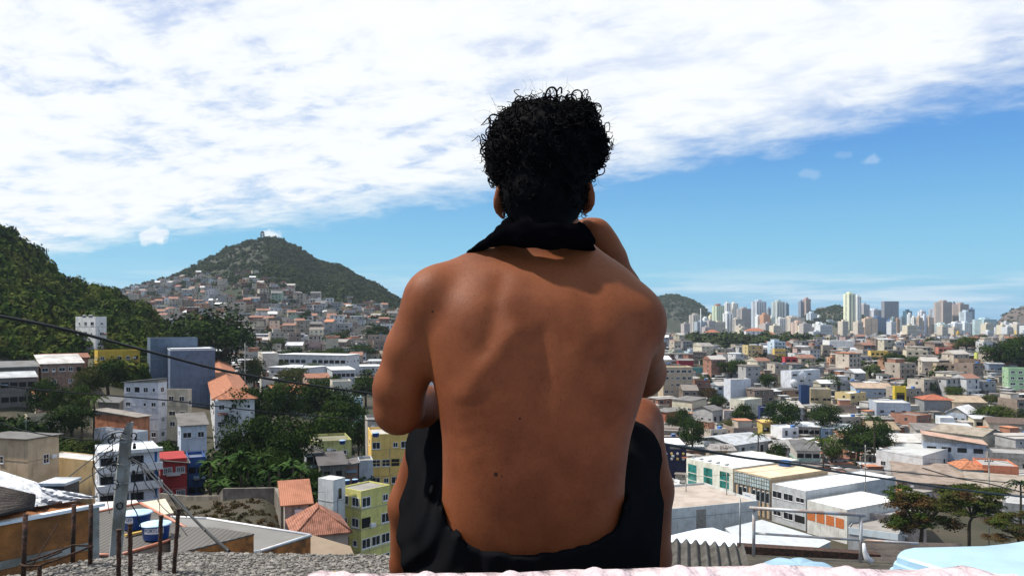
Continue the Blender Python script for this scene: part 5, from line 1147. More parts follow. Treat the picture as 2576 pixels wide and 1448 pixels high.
def tree(label, x, y, rx, D, kind='dark', ry=None, v=0, group='trees among the houses', name='tree', depth=None, bare=.35):
    ry = ry or rx*.85; yb = y+ry*1.12; q = min(np.linspace(.6, 1.5, 120) if x > 300 else np.linspace(.93, 1.07, 20), key=lambda q: abs(CZ-(yb-HY)*D*q/F-gz((x-CX)*D*q/F, D*q))+1.5*abs(q-1)); D *= q
    c = P(x, y, D); R = rx*D/F; Rz = ry*D/F; g = gz(c.x, D)
    r = empty(name, (c.x, D, min(g, c.z-Rz*.9))); tag(r, label, 'tree', group)
    o = link('crown', crown_me(kind, v % 4), r, (0, 0, c.z-r.location.z-Rz*.1), (x*13.7+y) % 6.28); o.scale = (R*1.05, R*1.05, Rz*1.22)
    h = c.z-r.location.z; t = link('trunk', trunk_me(v % 3), r, (0, 0, h-Rz*.1), x % 6); t.scale = (R, R, max(Rz*.8, (h+.6)/1.0))
    FOOT.append((c.x, D, R*.8)); return r
TREES = [
 ('huge dark round crowned tree behind the blue grey blocks',545,868,118,268,'dark',88),
 ('dense dark tree over the brick house in the left valley',272,945,58,198,'dark',46),('brownish olive shrubby tree left of the dense dark tree',222,962,40,190,'olive',34),
 ('dark tree clump right of the orange roofed cream house',128,1005,46,176,'dark',52),('dark tree behind the yellowish path at centre left',182,1058,50,158,'dark',40),
 ('large low green tree above the blank tan wall',170,1150,72,126,'mid',38),('small bright green tree beside the tan building',110,1165,52,118,'mid',36),
 ('round dark tree against the pole side of the tan wall',228,1132,34,128,'dark',28),('leafy tree with lighter top in the middle of the left slope',205,1008,34,170,'mid',36),
 ('dark mango tree covering the white hip roofed house side',606,1035,56,168,'dark',60),('lighter textured tree in the middle of the dark grove',700,1020,62,178,'dark',58),
 ('tall dark tree below the orange gable roof',800,1012,62,186,'dark',56),('rounded dark tree at the right end of the grove',872,1048,58,182,'dark',58),
 ('deep shaded tree low in the centre of the grove',640,1110,64,148,'dark',62),('second shaded tree low in the grove',720,1125,72,150,'dark',66),
 ('deep green tree behind the olive house',812,1100,72,162,'dark',62),('thin tree touching the forearm above the yellow apartment house',902,1100,34,160,'dark',44),
 ('dark bushy tree above the small grey house',745,1200,44,116,'dark',46),('dark tree between grove and banana plants',690,1172,52,122,'dark',40),
 ('round tree next to the raised arm at mid height',920,976,38,232,'dark',34),('green tree in front of the school shed gallery',792,934,36,282,'mid',20),
 ('small bush tree before the lower school shed',708,924,28,290,'mid',16),('spindly tree between the two orange roofs',640,938,34,240,'olive',40),
 ('olive tree behind the orange gable roof',740,950,44,250,'olive',26),('green tree beside the school end wall',700,866,24,420,'mid',16),
 ('left tree of the thicket under the hillside town',740,890,34,430,'dark',18),('second tree of the thicket under the hillside town',800,898,40,425,'mid',18),
 ('third tree of the thicket under the hillside town',855,892,42,430,'dark',20),('right tree of the thicket under the hillside town',915,886,44,440,'dark',22),
 ('dark tree amid the red brick houses of the hillside',770,798,16,660,'dark',18),('dark tree left of the yellow corner house',838,852,30,520,'dark',14),
 ('wide tree at the corner of the hillside by the arm',950,838,36,540,'dark',22),
 ('lone dark tree standing up from the hillside skyline',105,655,17,352,'dark',24),
 ('small dark tree above the orange gable in shade',835,975,34,215,'dark',30),
 # right side
 ('large round green tree in the middle of the town',1970,1046,46,268,'dark',40),('dark round tree left of the navy sign wall',1871,1044,30,284,'dark',30),
 ('wide dark tree right of the largest round tree',2068,1050,46,276,'dark',34),('tall dark tree beside the knee',1712,1062,30,256,'dark',36),
 ('dense green tree standing before the tall one at the knee',1742,1092,36,238,'dark',44),('brown and green tree left of the white tower block',1780,990,27,338,'rust',24),
 ('dark low tree under the white tower block',1806,1012,24,322,'dark',18),('thin olive tree behind the grey hall roof',1828,1078,28,244,'olive',20),
 ('dark rounded tree in the upper town next to the arm',1840,926,34,500,'dark',22),('wide orange brown tree in front of the teal glass building',1822,1138,46,206,'rust',22),
 ('dark green conical tree by the cottage',1953,1144,26,208,'dark',32),('leafy green tree right of the tall palm',2092,1134,28,206,'mid',34),
 ('big dark green mass left of the stained white box',2158,1112,56,206,'dark',46),('second dark crown joined to the big dark mass',2208,1104,36,210,'dark',48),
 ('light green tree right of the hip roofed hall',2500,1042,46,262,'mid',24),('dark tree right behind the light green one',2550,1052,40,256,'mid',22),
 ('big dark tree on the right hill crest',2520,892,52,425,'dark',34),('second big tree on the right hill crest',2568,880,46,430,'dark',40),
 ('dark tree below the yellow house on the right hill',2248,906,26,455,'dark',20),('round tree on the skyline of the right hill town',2342,866,24,640,'dark',18),
 ('small dark tree under the sand coloured tower',2188,866,17,720,'dark',14),('green tree patch right of the skyline tree',2430,866,30,620,'mid',18),
 ('little dark tree on top of the green house',2474,856,17,640,'dark',14),('bushy tree left of the pale gabled cottage in town',2292,968,24,385,'dark',16),
 ('bushy tree right of the pale gabled cottage in town',2336,976,24,380,'dark',16),('tree behind the tan roofed shed on the right',2402,988,26,372,'mid',16),
 ('dark tree below the white office building',1932,958,22,420,'dark',17),('tree right of the white office building',2090,962,30,420,'mid',20),
 ('yellowing tree over the long tan shed',2496,1004,30,330,'olive',12),('flat yellow tree on the far right street',2120,958,22,430,'dark',16),
 ('tree beside the cream pillared garage',2300,908,20,520,'dark',12),('small tree behind the mustard portal wall',2400,930,18,500,'mid',12),
 ('round bush tree on the yard roof behind the rail',2045,1298,26,142,'mid',24)]
for i, a in enumerate(TREES):
    lab, x, y, rx, D, k, ry = a; f_ = 1.22 if x < 960 and y > 970 else 1.12; tree(lab, x, y, rx*f_, D, k, ry*f_, v=i)
def branchy(label, x, y, rx, ry, D, base, kinds, seed):
    c = P(x, y, D); R = rx*D/F; Rz = ry*D/F; gb = P(base[0], base[1], D); r = empty('tree', (gb.x, D, gb.z)); tag(r, label, 'tree', 'trees among the houses'); rr = random.Random(seed)
    h = c.z-gb.z; m = MB(); top = Vector((c.x-gb.x, 0, h)); m.tube([(0, 0, -6), (0, 0, h*.1), (.1, 0, h*.35), (top.x*.3, 0, h*.5)], [R*.055, R*.05, R*.042, R*.035], 10); blobs = []
    for i in range(22):
        a = 6.28*i/11+rr.random()*.4; e = top+Vector((math.cos(a)*R*rr.uniform(.35, .85), math.sin(a)*R*rr.uniform(.3, .8), rr.uniform(-.7, .75)*Rz)); s = Vector((top.x*.3, 0, h*.5))
        mid = s.lerp(e, .5)+Vector((0, 0, Rz*.12)); m.tube([s, mid, e], [R*.024, R*.014, R*.004], 6); blobs.append(e)
    m.build('trunk', M['bark'], r)
    for kind, part in kinds:
        Vs = []
        for e in blobs:
            if rr.random() > part: continue
            V, Q = leaf_cloud(620, 1.0, .075, rr.randrange(9999), lumps=7, fill=.5); V = V*np.array([R*.42, R*.42, Rz*.42])+np.array(e); Vs.append(V)
        V = np.concatenate(Vs); link('crown', mesh_np('crown', V, np.arange(len(V)).reshape(-1, 4), {'rust': L_RUST, 'mid': L_MID, 'olive': L_OLIVE}[kind]), r)
branchy('big half bare reddish brown tree with a dark forked trunk behind the metal rail', 2325, 1286, 112, 64, 132, (2316, 1372), (('rust', .75), ('mid', .8)), 5)
branchy('green topped flat tree right of the reddish brown tree', 2462, 1266, 82, 42, 140, (2437, 1336), (('mid', .98), ('olive', .6)), 9)
branchy('rusty autumn coloured tree at the lower right edge', 2560, 1328, 84, 38, 118, (2560, 1378), (('rust', .9), ('mid', .5)), 12)

def frond_plant(label, x, y, r_px, D, n, name, cat, base, mt, width=.10, droop=.7, trunk=True, up=.5, seed=1, group='palm trees'):
    c = P(x, y, D); R = r_px*D/F; zb = P(base[0], base[1], D).z; r = empty(name, (c.x, D, zb)); tag(r, label, cat, group); rr = random.Random(seed); h = c.z-zb
    if trunk: MB().tube([(0, 0, -5), (.1, 0, h*.5), (0, 0, h)], [.24, .18, .16], 8).build('trunk', M['bark'], r)
    m = MB()
    for i in range(n):
        a = 6.28*i/n*2.4+rr.random(); L = R*rr.uniform(.75, 1.15); e0 = up+rr.uniform(-.35, .5); pts = []
        for k in range(8):
            t = k/7; pts.append(Vector((math.cos(a)*L*t, math.sin(a)*L*t, L*(e0*t-droop*1.25*t*t))))
        sd_ = Vector((-math.sin(a), math.cos(a), 0)); vs = []
        for k, p in enumerate(pts):
            t = k/7; wd = L*width*(1.0-.85*t**2)*(.35+min(1, t*4)*.65)
            vs += [p-sd_*wd+Vector((0, 0, -wd*.5)), p, p+sd_*wd+Vector((0, 0, -wd*.5))]
        vs = [v+Vector((0, 0, h)) for v in vs]
        if width < .12: 
            for k in range(7):
                for s in (0, 1):
                    a0, a1 = 3*k, 3*k+3
                    if s == 0: m.add([vs[a0+1], vs[a0+1].lerp(vs[a1+1], .45), vs[a1].lerp(vs[a0], .2), vs[a0]], [(0, 1, 2, 3)]); 
                    else: m.add([vs[a0+1], vs[a0+2], vs[a1+2].lerp(vs[a0+2], .2), vs[a0+1].lerp(vs[a1+1], .45)], [(0, 1, 2, 3)])
            m.tube([v for v in vs[1::3]], .03, 4, caps=False)
        else: m.add(vs, [(3*k, 3*k+1, 3*k+4, 3*k+3) for k in range(7)]+[(3*k+1, 3*k+2, 3*k+5, 3*k+4) for k in range(7)], 0, True)
    m.build('fronds', mt, r)
frond_plant('tall coconut palm between the blue shed and the green tree', 2070, 1108, 44, 212, 22, 'palm_tree', 'palm', (2070, 1150), L_MID, seed=3)
frond_plant('feathery palm rising above the big dark mass of trees', 2198, 1052, 42, 232, 20, 'palm_tree', 'palm', (2196, 1120), L_DARK, seed=4)
frond_plant('low bright palm left of the yellow shop', 1906, 1092, 26, 246, 18, 'palm_tree', 'palm', (1906, 1116), L_MID, seed=5)
frond_plant('coconut palm with hanging fronds on the left slope', 236, 1000, 40, 172, 20, 'palm_tree', 'palm', (238, 1050), L_MID, seed=6)
frond_plant('dark palm at the right picture edge over the brown roofs', 2566, 1215, 44, 150, 24, 'palm_tree', 'palm', (2570, 1270), L_DARK, seed=7)
frond_plant('small pale palm in the upper town right of the crimson house', 2034, 910, 18, 470, 14, 'palm_tree', 'palm', (2034, 926), L_MID, seed=8)
BAN = leafmat('banana_leaf', (.022, .050, .010), (.055, .100, .024), (.018, .038, .010))
k = 0
BW = ['leftmost banana plant beside the blue house','banana plant above the left end of the retaining wall','tall banana plant second from the left','low banana plant hanging over the wall edge',
 'banana plant with a bright upright leaf near the grove','banana plant in the middle of the thicket','drooping banana plant in the middle of the wall edge','tall banana plant right of the middle',
 'shorter banana plant right of the middle','banana plant with wide leaves towards the right','drooping banana plant low on the right','banana plant at the upper right of the thicket','rightmost banana plant of the thicket','small banana plant at the right end of the wall edge']
for i, (x, y) in enumerate(((528,1170),(548,1215),(570,1160),(580,1205),(606,1150),(622,1185),(640,1215),(660,1155),(676,1190),(700,1175),(712,1215),(735,1168),(757,1185),(560,1228))):
    frond_plant(BW[i], x, y, 34, 104+(i % 4)*3-(y-1180)*.1, 13, 'banana_plant', 'banana plant', (x, y+34), BAN, width=.16, droop=.85, up=1.0, seed=20+i, group='banana plants on the retaining wall')

# ------------------------------------------------------------------ woods as masses
def wood(name, label, pts, R, npl, size, mt, seed, tall=.9, kinds=3):
    r = np.random.default_rng(seed); base = [leaf_cloud(npl, 1.0, size, seed+i, lumps=9, fill=.15, squash=tall, jit=.28)[0] for i in range(kinds)]; out = []
    for (x, y, z) in pts:
        rad = R*(.45+1.15*r.random()**1.4); a = r.uniform(0, 6.28); c, s = math.cos(a), math.sin(a); V = base[r.integers(kinds)]*rad; V = np.stack([V[:, 0]*c-V[:, 1]*s, V[:, 0]*s+V[:, 1]*c, V[:, 2]*r.uniform(.8, 1.4)], 1)
        out.append(V+np.array([x, y, z+rad*.25]))
    V = np.concatenate(out); tag(link(name, mesh_np(name, V, np.arange(len(V)).reshape(-1, 4), mt)), label, 'wood', kind='stuff')
def scatter(n, x0, x1, d0, d1, seed, cond=None):
    r = np.random.default_rng(seed); o = []
    while len(o) < n:
        xp = r.uniform(x0, x1); D = math.exp(r.uniform(math.log(d0), math.log(d1))); X = (xp-CX)*D/F
        if cond and not cond(xp, D, X, r): continue
        o.append((X, D, gz(X, D)))
    return o
tall_white = (190, 275)
wood('hillside_forest', 'dense green forest clothing the steep hillside at the left', scatter(2300, -330, 455, 240, 385, 5, lambda x, D, X, r: not (150 < x < 300 and D < 262)), 4.6, 170, .17, L_HILL, 5)
wood('valley_forest', 'dark bushes filling the slope below the left houses', scatter(230, -40, 470, 150, 245, 6, lambda x, D, X, r: not taken(X, D, 1.5)), 2.8, 200, .12, L_DARK, 8)
wood('valley_thicket', 'shadowy undergrowth beneath the dark grove and banana plants', scatter(200, 545, 930, 108, 215, 9, lambda x, D, X, r: not taken(X, D, 1.0)), 2.6, 170, .13, L_DARK, 12)
wood('hillside_scrub', 'olive and rust tinted scrub mixed into the hillside forest', scatter(330, -330, 455, 240, 372, 55, lambda x, D, X, r: not (150 < x < 300 and D < 262)), 3.6, 190, .13, leafmat('scrub_hill', (.050, .050, .012), (.10, .085, .022), (.060, .085, .012)), 57)
def mw(x, D, X, r):
    if D < 1010-abs(x-560)*.1 and x < 820 and r.random() < .86: return False
    if x >= 820 and D < 935 and r.random() < .62: return False
    if x < 560 and D < 1400-max(0, x-430)*2.2 and r.random() < .86: return False
    h = taken(X, D, 3.0) 
    n = math.sin(X*.02)+math.sin(D*.017+2)
    return not h and not (520 < x < 680 and 1050 < D < 1370 and r.random() < .72) and (D > 960 or x > 880 or r.random() < .5)
wood('mountain_forest', 'dark woodland covering the upper mountain slopes', scatter(8500, 255, 1060, 760, 1402, 15, mw), 4.1, 46, .28, L_FAR, 16)
wood('hilltop_wood', 'long belt of dark trees in front of the skyline towers', scatter(420, 1730, 2070, 770, 1180, 17), 8.5, 90, .22, L_FAR, 18)
wood('town_greenery', 'scattered garden trees between the far houses', scatter(420, 640, 2640, 420, 1700, 19, lambda x, D, X, r: not taken(X, D, 2.5) and (x < 1010 or x > 1640)), 4.6, 60, .26, L_FAR, 20)
def hw(fn, n, x0, x1, d0, d1, seed):
    r = np.random.default_rng(seed); o = []
    for _ in range(n):
        xp = r.uniform(x0, x1); D = r.uniform(d0, d1); o.append(((xp-CX)*D/F, D, float(fn(np.array([xp]), np.array([D]))[0])))
    return o
wood('hill_wood', 'dark scrub covering the far hills between the towers', hw(HILL_A, 1100, 1570, 1830, 2300, 2720, 31)+hw(HILL_B, 900, 1970, 2220, 2050, 2320, 32)+hw(HILL_C, 120, 2500, 2620, 2400, 2800, 33), 5.5, 36, .34, L_FAR, 34)
# houses on the terracotta topped hill of the belt
for i, (x, y, w, c, lab) in enumerate(((1792,836,40,TER,'white house under a long clay roof on the wooded belt'),(1900,832,52,TER,'big white villa with clay roof in the middle of the wooded belt'),(1930,840,44,TER,'white villa with a domed clay roof right of the big one'),(1838,840,24,(.6,.6,.6),'small white house between the clay roofed villas'))):
    B(lab, x-w/2, x-w/2+2, x+w/2, y, 900, 7, 6, WHT, 'hip' if c == TER else 'flat', (.48,.18,.10) if c == TER else (.7,.7,.7), front=(2, 4, 2.2, 1.3, 'hole'), L=14)
M['cable'] = mat('cable_sheath', (.014, .014, .014), .45, spec=.3)
# ------------------------------------------------------------------ the rooftop the person sits on
M['slab_rough'] = mat('rough_cast_concrete', (.16, .15, .13), .95, var=.4, scale=28, tint=(.30, .28, .24), bump=1.0, bscale=120)
M['pebble'] = mat('pebbles', (.30, .28, .25), .8, island=(.11, .105, .10), var=.2, scale=60)
M['rust'] = mat('rusty_steel', (.030, .020, .016), .8, tint=(.11, .05, .03), scale=40, bump=.5, bscale=160)
M['galv'] = mat('galvanised_pipe', (.42, .44, .45), .5, tint=(.30, .20, .15), scale=7, metal=.2)
M['brick'] = mat('stained_brick_wall', (.46, .17, .045), .9, tint=(.15, .065, .025), scale=1.5, bump=.3, bscale=40, streak=.5)
M['foil'] = mat('silver_membrane', (.72, .73, .75), .35, tint=(.36, .38, .41), scale=2.2, metal=.35, bump=1.0, bscale=3.5)
M['cloth'] = mat('pale_pink_cloth', (.56, .47, .485), .9, tint=(.50, .40, .42), scale=9, bump=.6, bscale=16)
M['fibre'] = mat('grey_fibre_cement', (.105, .098, .088), .95, tint=(.05, .046, .040), scale=5, stretch=(3, .6, 1), bump=.4, bscale=50)
M['fibredark'] = mat('dark_fibre_cement', (.085, .070, .060), .95, tint=(.045, .038, .034), scale=4, bump=.4, bscale=50)
zs = 49.27
def Pz(x, y, z): D = (CZ-z)*F/(y-HY); return Vector(((x-CX)*D/F, D, z))
edge_px = [(-260,1470), (-60, 1458), (50, 1442), (150, 1420), (240, 1404), (340, 1393), (450, 1386), (620, 1389), (800, 1393), (985, 1394), (1200, 1396)]
pts = [Pz(x, y, zs) for x, y in edge_px]; E_ = [(p.x, p.y) for p in pts]; yr = E_[-1][1]
poly = [(-2.2, .2), (.43, .2), (.43, yr)]+E_[::-1]+[(-2.2, E_[0][1])]
sl_ = MB().poly_prism(poly, zs-.14, zs).build('rough_slab', M['slab_rough']); tag(sl_, 'rough concrete roof slab strewn with pebbles at the lower left', 'roof slab', kind='structure')
r_ = np.random.default_rng(2); ico = [(0,0,1),(.894,0,.447),(.276,.851,.447),(-.724,.526,.447),(-.724,-.526,.447),(.276,-.851,.447),(.724,.526,-.2),(-.276,.851,-.2),(-.894,0,-.2),(-.276,-.851,-.2),(.724,-.526,-.2)]
ifc = [(0,1,2),(0,2,3),(0,3,4),(0,4,5),(0,5,1),(1,6,2),(2,7,3),(3,8,4),(4,9,5),(5,10,1),(2,6,7),(3,7,8),(4,8,9),(5,9,10),(1,10,6)]
ico = np.array(ico); PV = []; PF = []
while len(PV) < 9000:
    y = r_.uniform(1.9, 2.5); xp = r_.uniform(-80, 1000); x = (xp-CX)*y/F; lim = np.interp(x, [a for a, b in E_], [b for a, b in E_])
    if y > lim-.004: continue
    s = r_.uniform(.0028, .0075)*r_.uniform(.6, 1.1); V = ico*s*np.array([r_.uniform(.8, 1.6), r_.uniform(.8, 1.4), r_.uniform(.5, .9)]); a = r_.uniform(0, 6.28)
    V = np.stack([V[:, 0]*math.cos(a)-V[:, 1]*math.sin(a), V[:, 0]*math.sin(a)+V[:, 1]*math.cos(a), V[:, 2]], 1)*(1+r_.normal(size=(11, 1))*.12)+np.array([x, y, zs+s*.15]); PV.append(V); PF.append(np.array(ifc)+11*(len(PV)-1))
tag(link('gravel', mesh_np('gravel', np.concatenate(PV), np.concatenate(PF), M['pebble'], k=3)), 'loose grey and tan pebbles covering the roof slab', 'gravel', kind='stuff')
t = MB().bevel_box(-.16, .20, 1.20, 1.60, zs+.002, 49.565, .02).build('concrete_block', M['concrete']); tag(t, 'low concrete block hidden beneath the seated person', 'block')
t = MB().bevel_box(-.9, 1.6, .35, 1.10, 49.1, 49.575, .02).build('parapet', M['concrete']); tag(t, 'low concrete parapet under the pink cloth', 'parapet', kind='structure')
# pink cloth
ex = np.array([770, 800, 860, 1000, 1150, 1300, 1480, 1620, 1800, 1950, 2100, 2240, 2330, 2390, 2430, 2460, 2520, 2600]); ey = np.array([1443, 1434, 1440, 1440, 1440, 1437, 1430, 1427, 1423, 1419, 1425, 1431, 1432, 1427, 1419, 1424, 1442, 1462])
nx, nv = 240, 22; xs = np.linspace(770, 2600, nx); V = []
for j in range(nv):
    v = j/(nv-1)
    for xp in xs:
        yp = np.interp(xp, ex, ey)+8.5+.8*math.sin(xp*.021)+.4*math.sin(xp*.06); D = 1.13; X = (xp-CX)*D/F; z = CZ-(yp-HY)*D/F
        hump = math.exp(-((xp-2432)/26)**2)
        if v < .12: V.append((X, D+.012*math.sin(v/.12*1.57), z-.05*(1-v/.12)**2-.0))
        else:
            w = (v-.12)/.88; V.append((X*(1-.0*w), D-w*.42, z-.012*w+.006*math.sin(xp*.03+w*9)+.003*math.sin(xp*.09-w*17)-.01*w*hump))
i = np.arange(nv-1)[:, None]*nx+np.arange(nx-1)[None, :]; Q = np.stack([i, i+1, i+nx+1, i+nx], -1).reshape(-1, 4)
me = mesh_np('blanket', V, Q, M['cloth'], smooth=True); o = link('blanket', me); tag(o, 'pale pink and white blanket spread along the bottom of the picture', 'blanket')
sm = o.modifiers.new('thick', 'SOLIDIFY'); sm.thickness = .004
m = MB(); n = 14
for j in range(5):
    for i in range(n): m.v.append(((812+i*4-CX)*1.15/F, 1.155-j*.02, CZ-(1441-5*math.sin(i/(n-1)*3.14)-HY)*1.155/F-.003*j)); 
for j in range(4):
    for i in range(n-1): m.f.append((j*n+i, j*n+i+1, (j+1)*n+i+1, (j+1)*n+i)); m.m.append(0); m.sm.append(True)
tag(m.build('cloth', M['plastic'], color=(.72, .50, .08)), 'scrap of yellow fabric showing at the left end of the pink blanket', 'cloth')

# steel bars and railing frame at the left
def bar(label, a, b, r, D0, D1, name='steel_bar', mt=None):
    p, q = P(*a, D0), P(*b, D1); d = (p-q)
    m = MB(); k = 12; 
    m.tube([q+d*i/k-q+Vector((math.sin(i*1.7)*.0008, 0, 0)) for i in range(k+1)], r, 8); m.tube([d, d+Vector((0, 0, .002))], r*1.25, 8)
    o = m.build(name, mt or M['rust'], None, q); tag(o, label, 'steel bar', 'bare steel bars standing in the slab'); return o
bar('shortest dark steel bar standing right in front of the concrete pole', (299, 1332), (298, 1460), .0062, 2.12, 2.12)
bar('dark steel bar just right of the concrete pole base', (327, 1318), (328, 1460), .0062, 2.14, 2.14)
bar('steel bar crossing in front of the nearer blue water tank', (405, 1297), (401, 1432), .0062, 2.28, 2.28)
bar('rightmost steel bar leaning slightly right of the water tanks', (449, 1280), (437, 1438), .0062, 2.26, 2.26)
r = empty('railing_frame', P(60, 1455, 2.2)); tag(r, 'rusty welded railing frame of posts and thin rails before the orange wall', 'railing')
o0 = r.location
def rl(name, pl, rad, D): MB().tube([P(x, y, d)-o0 for (x, y), d in zip(pl, D)], rad, 8).build(name, M['rust'], r)
rl('post', [(64, 1292), (58, 1470)], .0068, (2.22, 2.2)); rl('post', [(186, 1267), (183, 1412)], .0066, (2.36, 2.36)); rl('post', [(229, 1267), (227, 1417)], .0064, (2.34, 2.34)); rl('post', [(99, 1422), (99, 1470)], .0064, (2.2, 2.2))
rl('rail', [(64, 1413), (122, 1394), (183, 1370), (226, 1371)], .0032, (2.2, 2.27, 2.34, 2.32)); rl('rail', [(50, 1418), (66, 1423), (98, 1422), (150, 1404), (234, 1372)], .0034, (2.19, 2.19, 2.19, 2.25, 2.31))
rl('rail', [(110, 1405), (155, 1386)], .0026, (2.26, 2.33)); rl('brace', [(145, 1318), (112, 1370), (75, 1432)], .0016, (2.3, 2.28, 2.2))

# ------------------------------------------------------------------ silver roofed orange building at the left
M['brick'].name = 'stained_brick_wall'
cornr = Pz(242, 1263, 48.26); left = Pz(-320, 1365, 48.26); r = empty('brick_building', (cornr.x, cornr.y, gz(cornr.x, cornr.y))); tag(r, 'orange stained brick building with a silver membrane roof at the lower left', 'building'); g0 = r.location
d = (left-cornr); d.z = 0; L = d.length; d.normalize(); nn = Vector((-d.y, d.x, 0)); nn = nn if nn.y > 0 else -nn
def pl(a, b, z): q = cornr+d*a+nn*b; return Vector((q.x, q.y, z))-g0
def pbox(m, a0, a1, b0, b1, z0, z1, mi=0):
    vs = [pl(a, b, z) for z in (z0, z1) for a, b in ((a0, b0), (a1, b0), (a1, b1), (a0, b1))]; m.add(vs, [(0,1,2,3),(7,6,5,4),(4,5,1,0),(5,6,2,1),(6,7,3,2),(7,4,0,3)], mi)
m = MB(); pbox(m, 0, L, 0, 1.2, g0.z-2, 48.22); m.build('wall', M['brick'], r)
m = MB(); pbox(m, .02, L, -.012, -.001, 47.83, 47.90); m.build('concrete_band', M['concrete'], r)
m = MB(); pbox(m, -.02, .05, -.02, .10, g0.z-2, 48.215); m.build('corner_post', M['concrete'], r)
m = MB(); pbox(m, -.06, L, -.05, .02, 48.222, 48.25); m.build('fascia', M['trim'], r)
A = [P(-320, 1366, 6.25), Pz(247, 1250, 48.27), P(160, 1234, 7.95), P(94, 1223, 8.1), P(0, 1183, 9.0), P(-320, 1120, 10.5)]
# membrane as a bumpy sheet between the fascia and the upper line
m = MB(); n = 60; lo_ = [(-320, 1366), (0, 1291), (90, 1273), (247, 1250)]; up_ = [(-320, 1085), (0, 1182), (94, 1212), (100, 1224), (247, 1247)]
def ip(l, x): return np.interp(x, [a for a, b in l], [b for a, b in l])
for j in range(13):
    for i in range(n):
        x = -320+i*567/(n-1); y0, y1 = ip(lo_, x), ip(up_, x); t = j/12; zz = 48.262+.10*t*min(1, (247-x)/150)+.012*math.sin(i*.9+j)+.008*math.sin(i*2.3-j*1.7)
        yy = y0+(y1-y0)*t; m.v.append(Pz(x, yy, zz)-g0)
for j in range(12):
    for i in range(n-1): m.f.append((j*n+i, j*n+i+1, (j+1)*n+i+1, (j+1)*n+i)); m.m.append(0); m.sm.append(True)
m.build('roof_membrane', M['foil'], r)
def corrugated(p00, p10, p11, p01, nw, amp, thick=.012, spp=16, rows=10, org=Vector((0, 0, 0)), jag=0.0):
    nr = (p10-p00).cross(p01-p00).normalized(); nr = nr if nr.z > 0 else -nr; m = MB(); cu = int(nw*spp)+1; vs = []
    for s in (0, 1):
        for j in range(rows):
            v = j/(rows-1)
            for i in range(cu):
                u = i/(cu-1); p = (p00*(1-u)+p10*u)*(1-v)+(p01*(1-u)+p11*u)*v; p = p+nr*(amp*math.cos(2*math.pi*nw*u)-s*thick); vs.append(p-org)
    K = cu*rows; fs = []
    for j in range(rows-1):
        for i in range(cu-1): a = j*cu+i; fs.append((a, a+1, a+cu+1, a+cu)); fs.append((K+a+cu, K+a+cu+1, K+a+1, K+a))
    for i in range(cu-1): fs.append((i+1, i, K+i, K+i+1)); a = (rows-1)*cu+i; fs.append((a, a+1, K+a+1, K+a))
    for j in range(rows-1): a = j*cu; fs.append((a, a+cu, K+a+cu, K+a)); a = j*cu+cu-1; fs.append((a+cu, a, K+a, K+a+cu))
    m.add(vs, fs, 0, True); return m
corrugated(Pz(-320, 1150, 48.46), Pz(-320, 1375, 48.34), Pz(86, 1272, 48.34), Pz(90, 1246, 48.43), 9, .014, org=g0).build('corrugated_sheet', M['fibredark'], r)
pp = P(131, 1216, 8.6); r2 = empty('glass_box', pp-Vector((0, 0, .14))); tag(r2, 'dark glazed skylight box with silver foil edge behind the membrane roof', 'skylight')
MB().box(-.13, .13, 0, .3, -.3, .12).build('pane', M['glass'], r2); MB().box(-.15, .15, -.02, .32, .121, .15).build('lid', M['foil'], r2)

# ------------------------------------------------------------------ near roofs below the slab
def slab_house(label, px, z, down, mt, col, wallm='bare', wcol=(.30, .28, .24), name='house', rim=None, rimcol=(.50, .20, .12), wave=None):
    P3 = [Pz(x, y, z) for x, y in px]; c = sum(P3, Vector())/len(P3); r = empty(name, (c.x, c.y, z-down)); tag(r, label, 'house'); o0 = r.location
    pts = [(p.x-c.x, p.y-c.y) for p in P3]
    ar = sum(pts[i][0]*pts[(i+1) % len(pts)][1]-pts[(i+1) % len(pts)][0]*pts[i][1] for i in range(len(pts)))
    if ar < 0: pts = pts[::-1]
    MB().poly_prism(pts, min(-12, -2), down-.06).build('wall', M[wallm], r, color=wcol)
    MB().poly_prism([(x*1.012, y*1.012) for x, y in pts], down-.055, down).build('roof', mt, r, color=col)
    if rim:
        k = MB()
        for i in rim: a, b = pts[i], pts[(i+1) % len(pts)]; k.tube([(a[0], a[1], down+.03), (b[0], b[1], down+.03)], .065, 6)
        k.build('roof_edge', M['plastic'], r, color=rimcol)
    FOOT.append((c.x, c.y, 5)); return r
slab_house('dark fibre roofed house carrying the two blue water tanks', [(200, 1395), (300, 1397), (491, 1340), (353, 1266), (235, 1290)], 41.3, 4, M['corr'], (.12, .11, .10), wcol=(.30, .32, .29), rim=(0, 1, 2, 3))
slab_house('large flat grey roofed house with a white parapet edge in the foreground', [(430, 1300), (521, 1304), (781, 1346), (655, 1386), (430, 1420)], 39.8, 4, M['slab'], (.20, .195, .185), wallm='brick', rim=(0, 1, 2, 3), rimcol=(.70, .70, .70))
slab_house('low brick house with a dark ribbed roof between tanks and grey roof', [(430, 1330), (458, 1323), (543, 1326), (638, 1341), (495, 1377), (430, 1392)], 41.4, 4, M['corr'], (.13, .12, .11), wallm='brick')
slab_house('cream and pink terrace house behind the water tanks', [(330, 1266), (415, 1253), (436, 1288), (372, 1300)], 38.6, 4, M['slab'], (.62, .54, .42), wallm='paint', wcol=(.55, .30, .27))
slab_house('pale roofed hut at the foot of the white balcony building', [(240, 1262), (345, 1256), (352, 1272), (246, 1284)], 37.0, 4, M['slab'], (.62, .58, .55), wallm='paint', wcol=(.6, .45, .42))
slab_house('stained concrete roof strip right of the grey roofed house', [(786, 1345), (880, 1372), (900, 1420), (700, 1420), (660, 1384)], 37.5, 4, M['slab'], (.26, .20, .14), wallm='brick')
